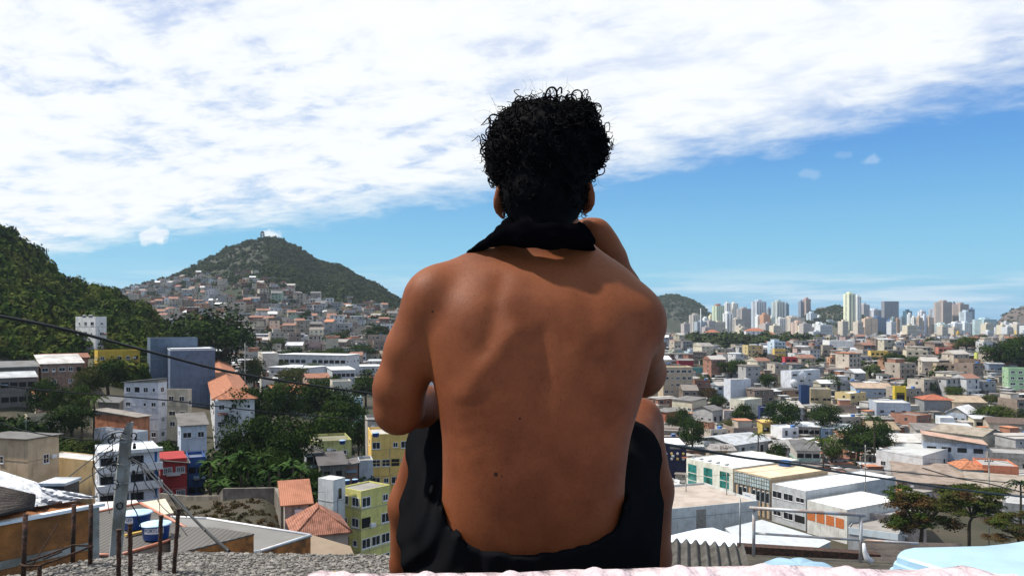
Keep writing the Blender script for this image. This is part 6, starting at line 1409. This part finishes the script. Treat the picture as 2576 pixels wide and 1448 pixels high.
def text_mesh(s, size):
    c = bpy.data.curves.new('lettering', 'FONT'); c.body = s; c.size = size; c.align_x = 'CENTER'; c.align_y = 'CENTER'; c.extrude = .004; c.offset = size*.018
    o = bpy.data.objects.new('tmp', c); COL.objects.link(o); me = bpy.data.meshes.new_from_object(o.evaluated_get(bpy.context.evaluated_depsgraph_get())); bpy.data.objects.remove(o); return me
M['ink'] = mat('blue_ink', (.02, .05, .22), .7)
for lab, x, y, z, rr in (('left blue water tank with pale ribbed lid half behind the pole', 343, 1325, 41.36, .60), ('right blue water tank with pale ribbed lid behind a steel bar', 392, 1352, 41.36, .56)):
    p = Pz(x, y, z); t = water_tank(p, rr, rr*1.15, lab); t.rotation_euler = (0, 0, 0)
    for k_, tx_ in ((0, .12),):
        me = text_mesh('FORTLEV', .17); me.materials.append(M['ink'])
        # wrap the lettering and its white plate round the tub
        co = np.empty(len(me.vertices)*3); me.vertices.foreach_get('co', co); co = co.reshape(-1, 3); R_ = rr*.925+.012
        a = co[:, 0]/R_-math.pi/2+(.25 if x > 360 else -.45); zz = co[:, 1]+rr*.72; off = R_+co[:, 2]
        me.vertices.foreach_set('co', np.stack([np.cos(a)*off, np.sin(a)*off, zz], 1).ravel()); me.update()
        pl_ = MB(); a0, a1 = a.min()-.05, a.max()+.05; nn_ = 16
        for i in range(nn_+1):
            aa = a0+(a1-a0)*i/nn_
            for z_ in (rr*.72-.12, rr*.72+.12): pl_.v.append((math.cos(aa)*(R_+.002), math.sin(aa)*(R_+.002), z_))
        for i in range(nn_): pl_.f.append((2*i, 2*i+2, 2*i+3, 2*i+1)); pl_.m.append(0); pl_.sm.append(True)
        s = pl_.build('label_plate', M['trim'], t); link('lettering', me, s)
t = MB().box(-.6, .6, -.09, .09, 0, .08).build('plank', M['plastic'], None, Pz(352, 1340, 41.35), .9, (.55, .36, .10)); tag(t, 'yellow plank lying on the dark roof between the two blue tanks', 'plank')

slab_house('broad grey ribbed metal roof falling towards the pipe rail', [(1824, 1327), (1916, 1306), (2088, 1360), (2036, 1386), (1880, 1378)], 4.0, 3, M['metalroof'], (.50, .53, .55), wallm='paint', wcol=(.4, .42, .43))
slab_house('pale bluish metal roof directly above the corrugated sheet', [(1640, 1356), (1757, 1329), (1792, 1326), (1945, 1378), (1900, 1405), (1640, 1405)], 4.5, 3, M['metalroof'], (.68, .76, .86), wallm='paint', wcol=(.4, .45, .5))
# retaining wall under the banana plants
def long_wall(label, pts, ztop, h, th, mt, col, name='retaining_wall', cat='wall'):
    c = P(*pts[0]); r = empty(name, (c.x, c.y, c.z-h)); tag(r, label, cat); m = MB()
    for a, b in zip(pts[:-1], pts[1:]):
        p, q = P(*a), P(*b); d = (q-p); d.z = 0; d.normalize(); n_ = Vector((-d.y, d.x, 0))*th; vs = []
        for u, zt in ((p, p.z), (q, q.z), (q+n_, q.z), (p+n_, p.z)): vs.append(Vector((u.x, u.y, zt-h-3))-c+Vector((0, 0, h)))
        for u, zt in ((p, p.z), (q, q.z), (q+n_, q.z), (p+n_, p.z)): vs.append(Vector((u.x, u.y, zt))-c+Vector((0, 0, h)))
        m.add(vs, [(0,1,5,4),(1,2,6,5),(2,3,7,6),(3,0,4,7),(4,5,6,7)])
    m.build('wall', M[mt], r, color=col); return r
long_wall('old stained concrete retaining wall holding up the banana plants', [(400, 1240, 106), (470, 1247, 101), (548, 1246, 97), (560, 1228, 96), (690, 1226, 95), (706, 1262, 86)], 0, 2.2, .4, 'bare', (.20, .18, .15))
wood('bank_scrub', 'weeds and brown scrub on the earth bank below the retaining wall', [(X, D, gz(X, D)-.25) for X, D in ((( (xp-CX)*D/F), D) for xp, D in [(NR.uniform(425, 735), NR.uniform(66, 95)) for _ in range(620)])], .50, 90, .16, leafmat('dry_scrub', (.055, .034, .014), (.024, .036, .010), (.070, .042, .018)), 41)

# ------------------------------------------------------------------ concrete pole with its tangle of wires
D = 15; top = P(319, 1074, D); bot = P(288, 1420, D); g = gz(bot.x, D); dirv = (top-bot)/(top.z-bot.z); base = bot+dirv*(g-bot.z); r = empty('utility_pole', base); tag(r, 'old pale concrete utility pole with a chipped slanted top and tangled wires', 'utility pole')
h = top.z-base.z; m = MB(); sec = [(-.10, -.06), (-.06, -.10), (.06, -.10), (.10, -.06), (.10, .06), (.06, .10), (-.06, .10), (-.10, .06)]; vs = []
for k in range(9):
    t = k/8; o_ = dirv*h*t; sc = 1.0+.03*math.sin(k*2.1)
    for i, (x, y) in enumerate(sec): vs.append(Vector((x*sc, y*sc, (0 if k < 8 else (.10 if x > 0 else -.12))))+o_)
m.add(vs, [(k*8+i, k*8+(i+1) % 8, k*8+8+(i+1) % 8, k*8+8+i) for k in range(8) for i in range(8)]+[tuple(64+i for i in range(8))])
m.build('pole', M['concrete'], r)
q = P(301, 1271, D-.13)-base; MB().tube([q+Vector((.06*math.cos(a), 0, .06*math.sin(a))) for a in np.linspace(0, 6.283, 20)], .012, 6, caps=False).build('ring', M['black'], r)
for z_ in (1100, 1108, 1165, 1212):
    q = P(319-(z_-1074)*.09, z_, D-.0)-base; MB().tube([q+Vector((.128*math.cos(a), .128*math.sin(a), .012*math.sin(a*2))) for a in np.linspace(0, 6.283, 24)], .009, 6, caps=False).build('clamp_band', M['metal'], r)
for (x, y) in ((283, 1096), (338, 1122), (286, 1165), (336, 1190)):
    q = P(x, y, D-.12)-base; MB().lathe([(.001, -.05), (.03, -.045), (.034, 0), (.02, .02), (.034, .04), (.015, .06), (.001, .065)], 10, 0, q).build('insulator', M['black'], r)
def wire(label, pts, rad, name='overhead_cable', D=None, grp='overhead cables', cat='cable', parent=None, sag=0):
    Vs = []; 
    for p in pts: Vs.append(P(p[0], p[1], p[2] if len(p) > 2 else D))
    out_ = []
    for i in range(len(Vs)-1):          # smooth through the points
        p0 = Vs[max(i-1, 0)]; p1 = Vs[i]; p2 = Vs[i+1]; p3 = Vs[min(i+2, len(Vs)-1)]
        for k in range(6):
            t = k/6; out_.append(.5*((2*p1)+(p2-p0)*t+(2*p0-5*p1+4*p2-p3)*t*t+(3*p1-p0-3*p2+p3)*t**3))
    out_.append(Vs[-1])
    if parent is not None: return MB().tube([v-base for v in out_], rad, 5).build('wire', M['black'], parent)
    o = MB().tube([v-out_[0] for v in out_], rad, 6).build(name, M['cable'], None, out_[0]); tag(o, label, cat, grp); return o
rw = random.Random(4)
for pts in ([(318,1092),(300,1086),(268,1098),(240,1130),(236,1168),(258,1196),(285,1200)], [(300,1100),(282,1110),(262,1150),(262,1190),(288,1215)], [(318,1100),(286,1105),(284,1140),(282,1180),(276,1215)],
            [(285,1120),(272,1155),(250,1176),(280,1150),(292,1128)], [(336,1150),(350,1158),(372,1200),(398,1252),(402,1290)], [(332,1160),(340,1150),(352,1148),(344,1190),(336,1240),(350,1262)], [(333,1170),(352,1165),(366,1215),(392,1240)],
            [(286,1130),(252,1150),(232,1182),(244,1230),(262,1245)], [(318,1085),(296,1080),(262,1092),(262,1108),(296,1098)], [(300,1140),(280,1148),(262,1140),(282,1130)], [(334,1104),(356,1108),(380,1146),(412,1222),(460,1296)], [(336,1148),(362,1162),(392,1202),(470,1300)],
            [(330,1200),(346,1232),(330,1262),(344,1290),(356,1330)], [(278,1220),(270,1252),(276,1290)]):
    wire(None, [(x, y, D-.16+rw.uniform(-.1, .1)) for x, y in pts], rw.uniform(.006, .011), parent=r)
for _ in range(9):
    cb = MB()
    c0 = P(rw.choice([286, 281, 340])+rw.uniform(-6, 6), rw.choice([1102, 1140, 1168, 1212])+rw.uniform(-8, 8), D-.2)-base; rad_ = rw.uniform(.02, .08); a0 = rw.random()*6; tl = rw.uniform(-1, 1)
    cb.tube([c0+Vector((math.cos(a0+a)*rad_, math.sin(a)*tl*.03, math.sin(a0+a)*rad_*1.2)) for a in np.linspace(0, 5, 12)], rw.uniform(.006, .012), 5)
    cb.build('wire_loop', M['black'], r)
wire('upper of two thin wires running from the pole to the lower left corner', [(306,1104,15),(242,1145,13),(120,1240,9.5),(0,1334,7),(-140,1440,5.5)], .008)
wire('lower of two thin wires running from the pole to the lower left corner', [(300,1160,15),(246,1184,13),(120,1272,9.5),(0,1360,7),(-120,1450,5.5)], .009)
wire('thick black bundle falling from the pole to the gravel edge', [(326,1152,15),(362,1178,13),(400,1216,11),(440,1256,9),(520,1336,6.5),(576,1386,5)], .0125)
wire('second black wire of the falling bundle beside the thick one', [(328,1150,15),(366,1172,13),(408,1212,11),(450,1258,9),(516,1334,6.5)], .008)
wire('thin wire falling past the steel bars right of the pole', [(333,1150,15),(372,1200,13.5),(398,1260,12),(436,1300,10),(470,1345,8)], .006)
wire('thick sunlit cable sloping across the left houses to the arm', [(-200,762,7),(0,795,8),(180,832,9),(395,889,10.5),(620,943,12),(940,990,14),(1180,1018,16)], .019)
wire('thin cable in front of the dark grove going to the elbow', [(-160,960,9),(0,969,10),(130,983,11),(430,1007,13),(640,1032,14.5),(930,1057,16),(1150,1072,18)], .011)
wire('short thin cable from the left edge to the pole top', [(-140,1010,9),(0,1062,11),(60,1082,12),(150,1098,13),(240,1106,14),(305,1096,15)], .009)
wire('upper thin black cable running right from the knee', [(1560,1102,14),(1672,1118,15),(1853,1148,17),(1961,1157,18),(2107,1173,20),(2212,1181,21),(2380,1198,23),(2549,1214,25),(2760,1234,28)], .016)
wire('lower thick black cable crossing above the autumn trees', [(1560,1098,10),(1672,1116,11),(1766,1131,12),(1853,1147,12.5),(2005,1168,13.5),(2107,1186,14.5),(2255,1207,16),(2364,1224,17),(2575,1249,19),(2760,1270,22)], .022)
wire('short cable branching from the roof corner to the right edge', [(2320,1176,60),(2401,1200,56),(2480,1214,52),(2560,1234,48),(2700,1262,42)], .045)

# ------------------------------------------------------------------ right hand foreground
def T(o, l, c, g=None): tag(o, l, c, g); return o
gp = lambda p: Vector((0, 0, 0))
o = corrugated(P(1630, 1352, 6.2), P(1869, 1371, 6.2), P(1888, 1446, 5.1), P(1620, 1446, 5.1), 10, .018, org=P(1750, 1446, 5.1)); T(o.build('corrugated_sheet', M['fibre'], None, P(1750, 1446, 5.1)), 'grey corrugated fibre cement sheet standing beside the right leg', 'roof sheet')
b = P(1870, 1448, 6.0); o = MB()
P4 = [P(1872, 1393, 7.05), P(2235, 1410, 6.85), P(2300, 1452, 5.9), P(1880, 1452, 5.9)]; o.add([p-b for p in P4]+[p-b-Vector((0, 0, 1.2)) for p in P4], [(3, 2, 1, 0), (0, 1, 5, 4), (1, 2, 6, 5), (2, 3, 7, 6), (3, 0, 4, 7)])
T(o.build('concrete_ledge', mat('mossy_concrete', (.085, .075, .055), .95, tint=(.04, .037, .03), scale=6, bump=.7, bscale=30), None, b), 'mossy dark concrete ledge carrying the pipe rail', 'ledge')
a_, b_ = P(1862, 1372, 7.4), P(2215, 1394, 7.2); o = MB(); 
vs = [a_, b_, b_+Vector((0, .12, 0)), a_+Vector((0, .12, 0))]; vs2 = [v-Vector((0, 0, .075)) for v in vs]; o.add([v-a_ for v in vs+vs2], [(0, 1, 2, 3), (7, 6, 5, 4), (0, 4, 5, 1), (1, 5, 6, 2), (2, 6, 7, 3), (3, 7, 4, 0)])
T(o.build('wooden_beam', M['rust'], None, a_), 'long dark beam lying behind the pipe rail', 'beam')
b = P(1895, 1402, 6.95); r = empty('pipe_rail', b); tag(r, 'weathered galvanised pipe rail of two posts and two bars', 'railing')
for nm, pl_, rad in (('post', [(1896, 1276, 6.95), (1895, 1403, 6.95)], .0145), ('post', [(2165, 1296, 6.75), (2164, 1424, 6.75)], .0145), ('top_bar', [(1884, 1276, 6.94), (2176, 1295, 6.74)], .0155), ('middle_bar', [(1896, 1340, 6.95), (2165, 1357, 6.75)], .011), ('middle_bar', [(2165, 1357, 6.75), (2310, 1366, 6.6)], .011)):
    MB().tube([P(*p)-b for p in pl_], rad, 12).build(nm, M['galv'], r)
t = P(2012, 1430, 5.6); m = MB(); n = 60; vs = []
for rr, z, am in ((.27, -.03, 0), (.28, -.015, .004), (.23, .0, .018), (.13, .016, .022), (.06, .03, .006), (.002, .03, 0)):
    for k in range(n): a = 6.2832*k/n; vs.append((rr*math.cos(a), rr*math.sin(a), z+am*abs(math.sin(a*4))))
m.add(vs, [(i*n+k, i*n+(k+1) % n, (i+1)*n+(k+1) % n, (i+1)*n+k) for i in range(5) for k in range(n)], 0, True)
T(m.build('tank_lid', M['plastic'], None, t, 0, (.26, .40, .50)), 'small light blue pleated tank lid peeking above the blanket', 'tank lid')
o = corrugated(P(2172, 1364, 8.4), P(2180, 1450, 6.2), P(2420, 1450, 6.2), P(2420, 1371, 8.2), 9, .022, org=P(2300, 1450, 6.2)); T(o.build('dark_corrugated_roof', M['fibredark'], None, P(2300, 1450, 6.2)), 'dark brown corrugated roof right of the pipe rail', 'roof sheet')
g_ = MB().tube([P(x, y, 6.55)-P(2172, 1366, 6.55) for x, y in ((2172, 1366), (2174, 1385), (2180, 1402), (2190, 1412))], [.012, .018, .026, .03], 10).build('gutter_end', M['trim'], None, P(2172, 1366, 6.55)); tag(g_, 'curved white gutter end fixed beside the right rail post', 'gutter')
zt = 48.9; outl = [(2262, 1393), (2266, 1386), (2276, 1381), (2300, 1376), (2390, 1374), (2476, 1372), (2535, 1366), (2580, 1359), (2660, 1352), (2900, 1352), (2900, 1560), (2640, 1500), (2460, 1452), (2343, 1418), (2290, 1403)]
c0 = Pz(2500, 1420, zt); pts = [Pz(x, y, zt) for x, y in outl]; pts = [(p.x-c0.x, p.y-c0.y) for p in pts]
ar = sum(pts[i][0]*pts[(i+1) % len(pts)][1]-pts[(i+1) % len(pts)][0]*pts[i][1] for i in range(len(pts)))
if ar < 0: pts = pts[::-1]
gr = lambda k, q: [(x*k-(q if x < 0 else 0), y*k) for x, y in pts]
r = empty('water_tank_cover', (c0.x, c0.y, zt-.3)); tag(r, 'large smooth light blue tank cover filling the lower right corner', 'tank cover')
n = len(pts); vs = []; lay = [(1.0, 0, 0), (1.0, .012, -.012), (1.006, .012, -.04), (1.02, .02, -.045), (1.025, .02, -.075), (1.05, .03, -.08), (1.052, .03, -.10), (1.03, .02, -.30)]
for k, q, z in lay: vs += [(x, y, .3+z) for x, y in gr(k, q)]
m = MB().add(vs, [tuple(range(n))]+[(i*n+(j+1) % n, i*n+j, (i+1)*n+j, (i+1)*n+(j+1) % n) for i in range(len(lay)-1) for j in range(n)], 0, False)
m.build('cover', M['plastic'], r, color=(.34, .50, .60))
T(MB().tube([(0, 0, 0), (0, 0, .42)], .008, 8).build('thin_rod', M['metal'], None, P(1861, 1372, 7.0), 0), 'thin upright rod rising at the right end of the corrugated sheet', 'rod')

# ------------------------------------------------------------------ small things across the town
def on(label, x, y, D, r_px, col=(.02, .07, .28), lid=(.30, .45, .62)):
    p = P(x, y, D); r_ = r_px*D/F; water_tank((p.x, p.y, p.z), r_, r_*1.3, label, col, lid)
on('blue tank on the flat roof of the olive mossy house', 861, 1116, 140, 8); on('blue tank at the left roof corner of the yellow ochre house', 945, 1098, 131, 9); on('blue tank beside the other on the white house roof', 872, 1216, 111, 8.5)
on('darker blue tank next to the yellow green building roof', 893, 1213, 111, 7.5, (.015, .03, .16)); on('big bright blue round tank behind the teal glass building', 1973, 1178, 214, 17, (.03, .12, .42), (.10, .22, .5))
on('grey tank on top of the narrow white hillside house', 212, 799, 250, 5, (.3, .32, .34), (.4, .42, .45)); on('second grey tank on the narrow white hillside house', 228, 799, 252, 5.5, (.32, .33, .35), (.4, .42, .45))
def dish(label, x, y, D, rp, az, col='trim'):
    p = P(x, y, D); R_ = rp*D/F; r = empty('satellite_dish', (p.x, p.y, p.z-R_*1.2), az); tag(r, label, 'satellite dish', 'satellite dishes')
    m = MB(); n = 20; vs = []
    for i in range(6):
        q = R_*i/5+.001
        for k in range(n): a = 6.2832*k/n; vs.append((q*math.cos(a), -.35*q*q/R_*-1, q*math.sin(a)+R_*1.2))
    m.add(vs, [(i*n+k, i*n+(k+1) % n, (i+1)*n+(k+1) % n, (i+1)*n+k) for i in range(5) for k in range(n)], 0, True); m.build('reflector', M[col], r); MB().tube([(0, .1, -R_*1.5), (0, .1, R_)], R_*.07, 6).build('mast', M['metal'], r)
dish('large white dish above the navy tower', 2021, 944, 372, 12, .4); dish('pale dish lower left of the navy tower', 1996, 962, 380, 9, -.3); dish('grey mesh dish beside the trees at the knee', 1778, 1116, 236, 8, .3, 'metal'); dish('small white dish on the left slope roof', 545, 1008, 175, 4, .2)
def car(label, x, y, rz, col, k=1.0, group='cars parked along the street'):
    D = None
    for q in np.linspace(90, 800, 400):
        if CZ-(y-HY)*q/F <= gz((x-CX)*q/F, q): D = q; break
    D = D or 300; X = (x-CX)*D/F; r = empty('parked_car', (X, D, gz(X, D)), rz); tag(r, label, 'car', group)
    prof = [(-2.1, .35), (2.1, .35), (2.15, .75), (1.3, .92), (.75, 1.38), (-1.0, 1.42), (-1.7, .98), (-2.12, .90)]; m = MB(); w = .85
    vs = [(a, -w, z) for a, z in prof]+[(a, w, z) for a, z in prof]; n = len(prof); m.add(vs, [tuple(range(n)), tuple(range(2*n-1, n-1, -1))]+[(i, n+i, n+(i+1) % n, (i+1) % n) for i in range(n)]); m.build('body', M['plastic'], r, color=col)
    g = MB(); gl = [(-1.45, .98), (1.1, .98), (.68, 1.30), (-.95, 1.33)]
    for s in (-w-.01, w+.01): g.add([(a, s, z) for a, z in gl], [(0, 1, 2, 3) if s < 0 else (3, 2, 1, 0)])
    g.add([(1.28, -.7, .96), (1.28, .7, .96), (.80, .62, 1.36), (.80, -.62, 1.36)], [(0, 1, 2, 3)]); g.add([(-1.66, -.7, 1.02), (-1.66, .7, 1.02), (-1.06, .62, 1.40), (-1.06, -.62, 1.40)], [(3, 2, 1, 0)]); g.build('window', M['glass'], r)
    for a in (-1.35, 1.35):
        for s in (-1, 1): MB().tube([(0, -.1, 0), (0, .1, 0)], .33, 14).build('wheel', M['black'], r, (a, s*.78, .33))
    return r
CL = [('white', (.7, .7, .7)), ('silver', (.45, .46, .47)), ('dark grey', (.06, .06, .07)), ('red', (.35, .03, .03))]
for i, (x, y, cn, wh) in enumerate(((2131, 1003, 0, 'at the far end of the street queue'), (2140, 1010, 1, 'second from the far end of the street queue'), (2133, 1018, 0, 'in the middle left of the street queue'), (2147, 1022, 2, 'in the middle of the street queue'), (2141, 1032, 0, 'near the front of the street queue'), (2156, 1036, 1, 'at the right front of the street queue'), (2148, 1046, 0, 'nearest of the street queue'),
        (1822, 1028, 0, 'left of two parked below the white tower block'), (1834, 1029, 1, 'right of two parked below the white tower block'), (2245, 1262, 2, 'standing in the walled yard'), (1700, 1218, 1, 'on the street between leg and teal glass building'))):
    c = (.03, .12, .30) if y == 1262 else CL[cn][1]; car(f"{'blue' if y == 1262 else CL[cn][0]} car {wh}", x, y, 1.2+i*.13 if i < 7 else .3, c)
def lamp_post(label, x, yt, yb, D, arms=1):
    p = P(x, yb, D); h = (yb-yt)*D/F; g = gz(p.x, D); r = empty('street_pole', (p.x, D, min(g, p.z))); tag(r, label, 'utility pole', 'poles in the streets'); z0 = p.z-r.location.z
    MB().tube([(0, 0, -.5), (0, 0, z0+h)], .14, 8).build('pole', M['concrete'], r); MB().box(-1.0, 1.0, -.06, .06, z0+h-.9, z0+h-.75).build('crossarm', M['black'], r)
    for s in (-.8, -.3, .3, .8): MB().box(s-.05, s+.05, -.05, .05, z0+h-.745, z0+h-.5).build('insulator', M['black'], r)
lamp_post('wooden looking pole in front of the teal glass windows', 1827, 1186, 1262, 196); lamp_post('pole left of the cream wall by the knee building', 1725, 1190, 1250, 200)
lamp_post('pale pole between the blue block and the orange roof', 616, 862, 945, 225); lamp_post('pole at the front of the orange house on the right', 2487, 1150, 1212, 170); lamp_post('pole in front of the dark mass of trees on the right', 2176, 1118, 1166, 196); lamp_post('pole behind the orange panels building', 2320, 1262, 1330, 150)
lamp_post('slim pole over the yellow green building roof', 902, 1212, 1262, 108); lamp_post('thin pole right of the grove', 838, 968, 1010, 220)
# round badges and lettering on the navy shop
r, Wd, Ld, H = BN['navy shop building with a sign of round badges beside the leg']
for i in range(5):
    for j in range(2):
        c = (.62, .42, .12) if (i+j) % 2 == 0 else (.62, .62, .60); o = MB().lathe([(.001, .0), (.42, 0), (.42, .05), (.001, .05)], 16).build('badge', M['plastic'], r, color=c)
        o.rotation_euler = (math.radians(90), 0, 0); o.location = (Wd-.9-i*1.75, -.03, H-2.6-j*1.6)
for i in range(5): MB().box(0, .5, -.06, .0, 0, .7).build('sign_letter', M['concrete'], r, (Wd-2.4-i*.62, 0, H-1.2))

rd = random.Random(5)
for lab, (r, Wd, Ld, H) in list(BN.items()):
    if r.location.y > 330 or 'block' in lab or 'wall' in lab: continue
    n = rd.choice([0, 1, 1, 2, 3])
    for i in range(n):
        k = rd.random(); x = rd.uniform(.5, max(.6, Wd-1.2)); z = rd.uniform(.45, .8)*H
        if k < .5: MB().bevel_box(0, .8, -.35, -.01, 0, .55, .03).build('air_conditioner', M['trim'], r, (x, 0, z))
        elif k < .8: MB().tube([(0, -.06, -H*.3), (0, -.06, H*.2)], .05, 6).build('drain_pipe', M['metal'], r, (x, 0, H*.6))
        else: MB().add([(0, -.9, -.35), (2.0, -.9, -.35), (2.0, -.01, 0), (0, -.01, 0), (0, -.9, -.40), (2.0, -.9, -.40), (2.0, -.01, -.05), (0, -.01, -.05)], [(0, 1, 2, 3), (7, 6, 5, 4), (0, 4, 5, 1), (1, 5, 6, 2), (0, 3, 7, 4)]).build('awning', M['corr'], r, (x, 0, z), color=rd.choice([(.5, .5, .5), (.3, .12, .08), (.2, .3, .4)]))
    if rd.random() < .5: MB().tube([(0, 0, 0), (0, 0, 2.2)], .03, 5).box(-.5, .5, -.02, .02, 1.9, 1.95).box(-.35, .35, -.02, .02, 2.1, 2.14).build('aerial', M['metal'], r, (Wd*.6, Ld*.4, H+.2))

for i, (a, b, w) in enumerate((((1827,1190,196),(2176,1122,196),'wire strung over the teal glass building to the dark tree mass'),((1725,1194,200),(1827,1190,196),'short wire between the two poles by the teal glass windows'),((2487,1154,170),(2700,1170,170),'wire leaving the orange house pole to the right edge'),
        ((2176,1122,196),(2487,1154,170),'long wire between the tree mass pole and the orange house pole'),((616,866,225),(838,972,220),'wire crossing above the orange gable roof'),((838,972,220),(1040,1010,210),'wire running from the grove pole towards the elbow'),
        ((902,1215,108),(1010,1180,115),'wire above the yellow green building'),((902,1215,108),(740,1240,95),'wire from the yellow green roof pole to the narrow cream house'),((616,866,225),(240,900,240),'wire from the blue block pole over the yellow house'))):
    m_ = [(a[0]+(b[0]-a[0])*t, a[1]+(b[1]-a[1])*t+14*math.sin(t*math.pi)*abs(b[0]-a[0])/300, a[2]+(b[2]-a[2])*t) for t in (0, .25, .5, .75, 1)]
    wire(w, m_, .035 if a[2] > 150 else .022)
# ------------------------------------------------------------------ the air itself
m = bpy.data.materials.new('haze_air'); m.use_nodes = True; nt = m.node_tree; nt.nodes.clear()
o_ = N('ShaderNodeOutputMaterial'); v_ = N('ShaderNodeVolumePrincipled'); LK(v_.outputs[0], o_.inputs['Volume'])
v_.inputs['Color'].default_value = (.72, .86, 1.0, 1); v_.inputs['Density'].default_value = .00006; v_.inputs['Anisotropy'].default_value = .2
h_ = MB().box(-3400, 3400, -60, 3600, -14, 262).build('haze', m); tag(h_, 'thin bluish haze over the town', 'haze', kind='stuff')
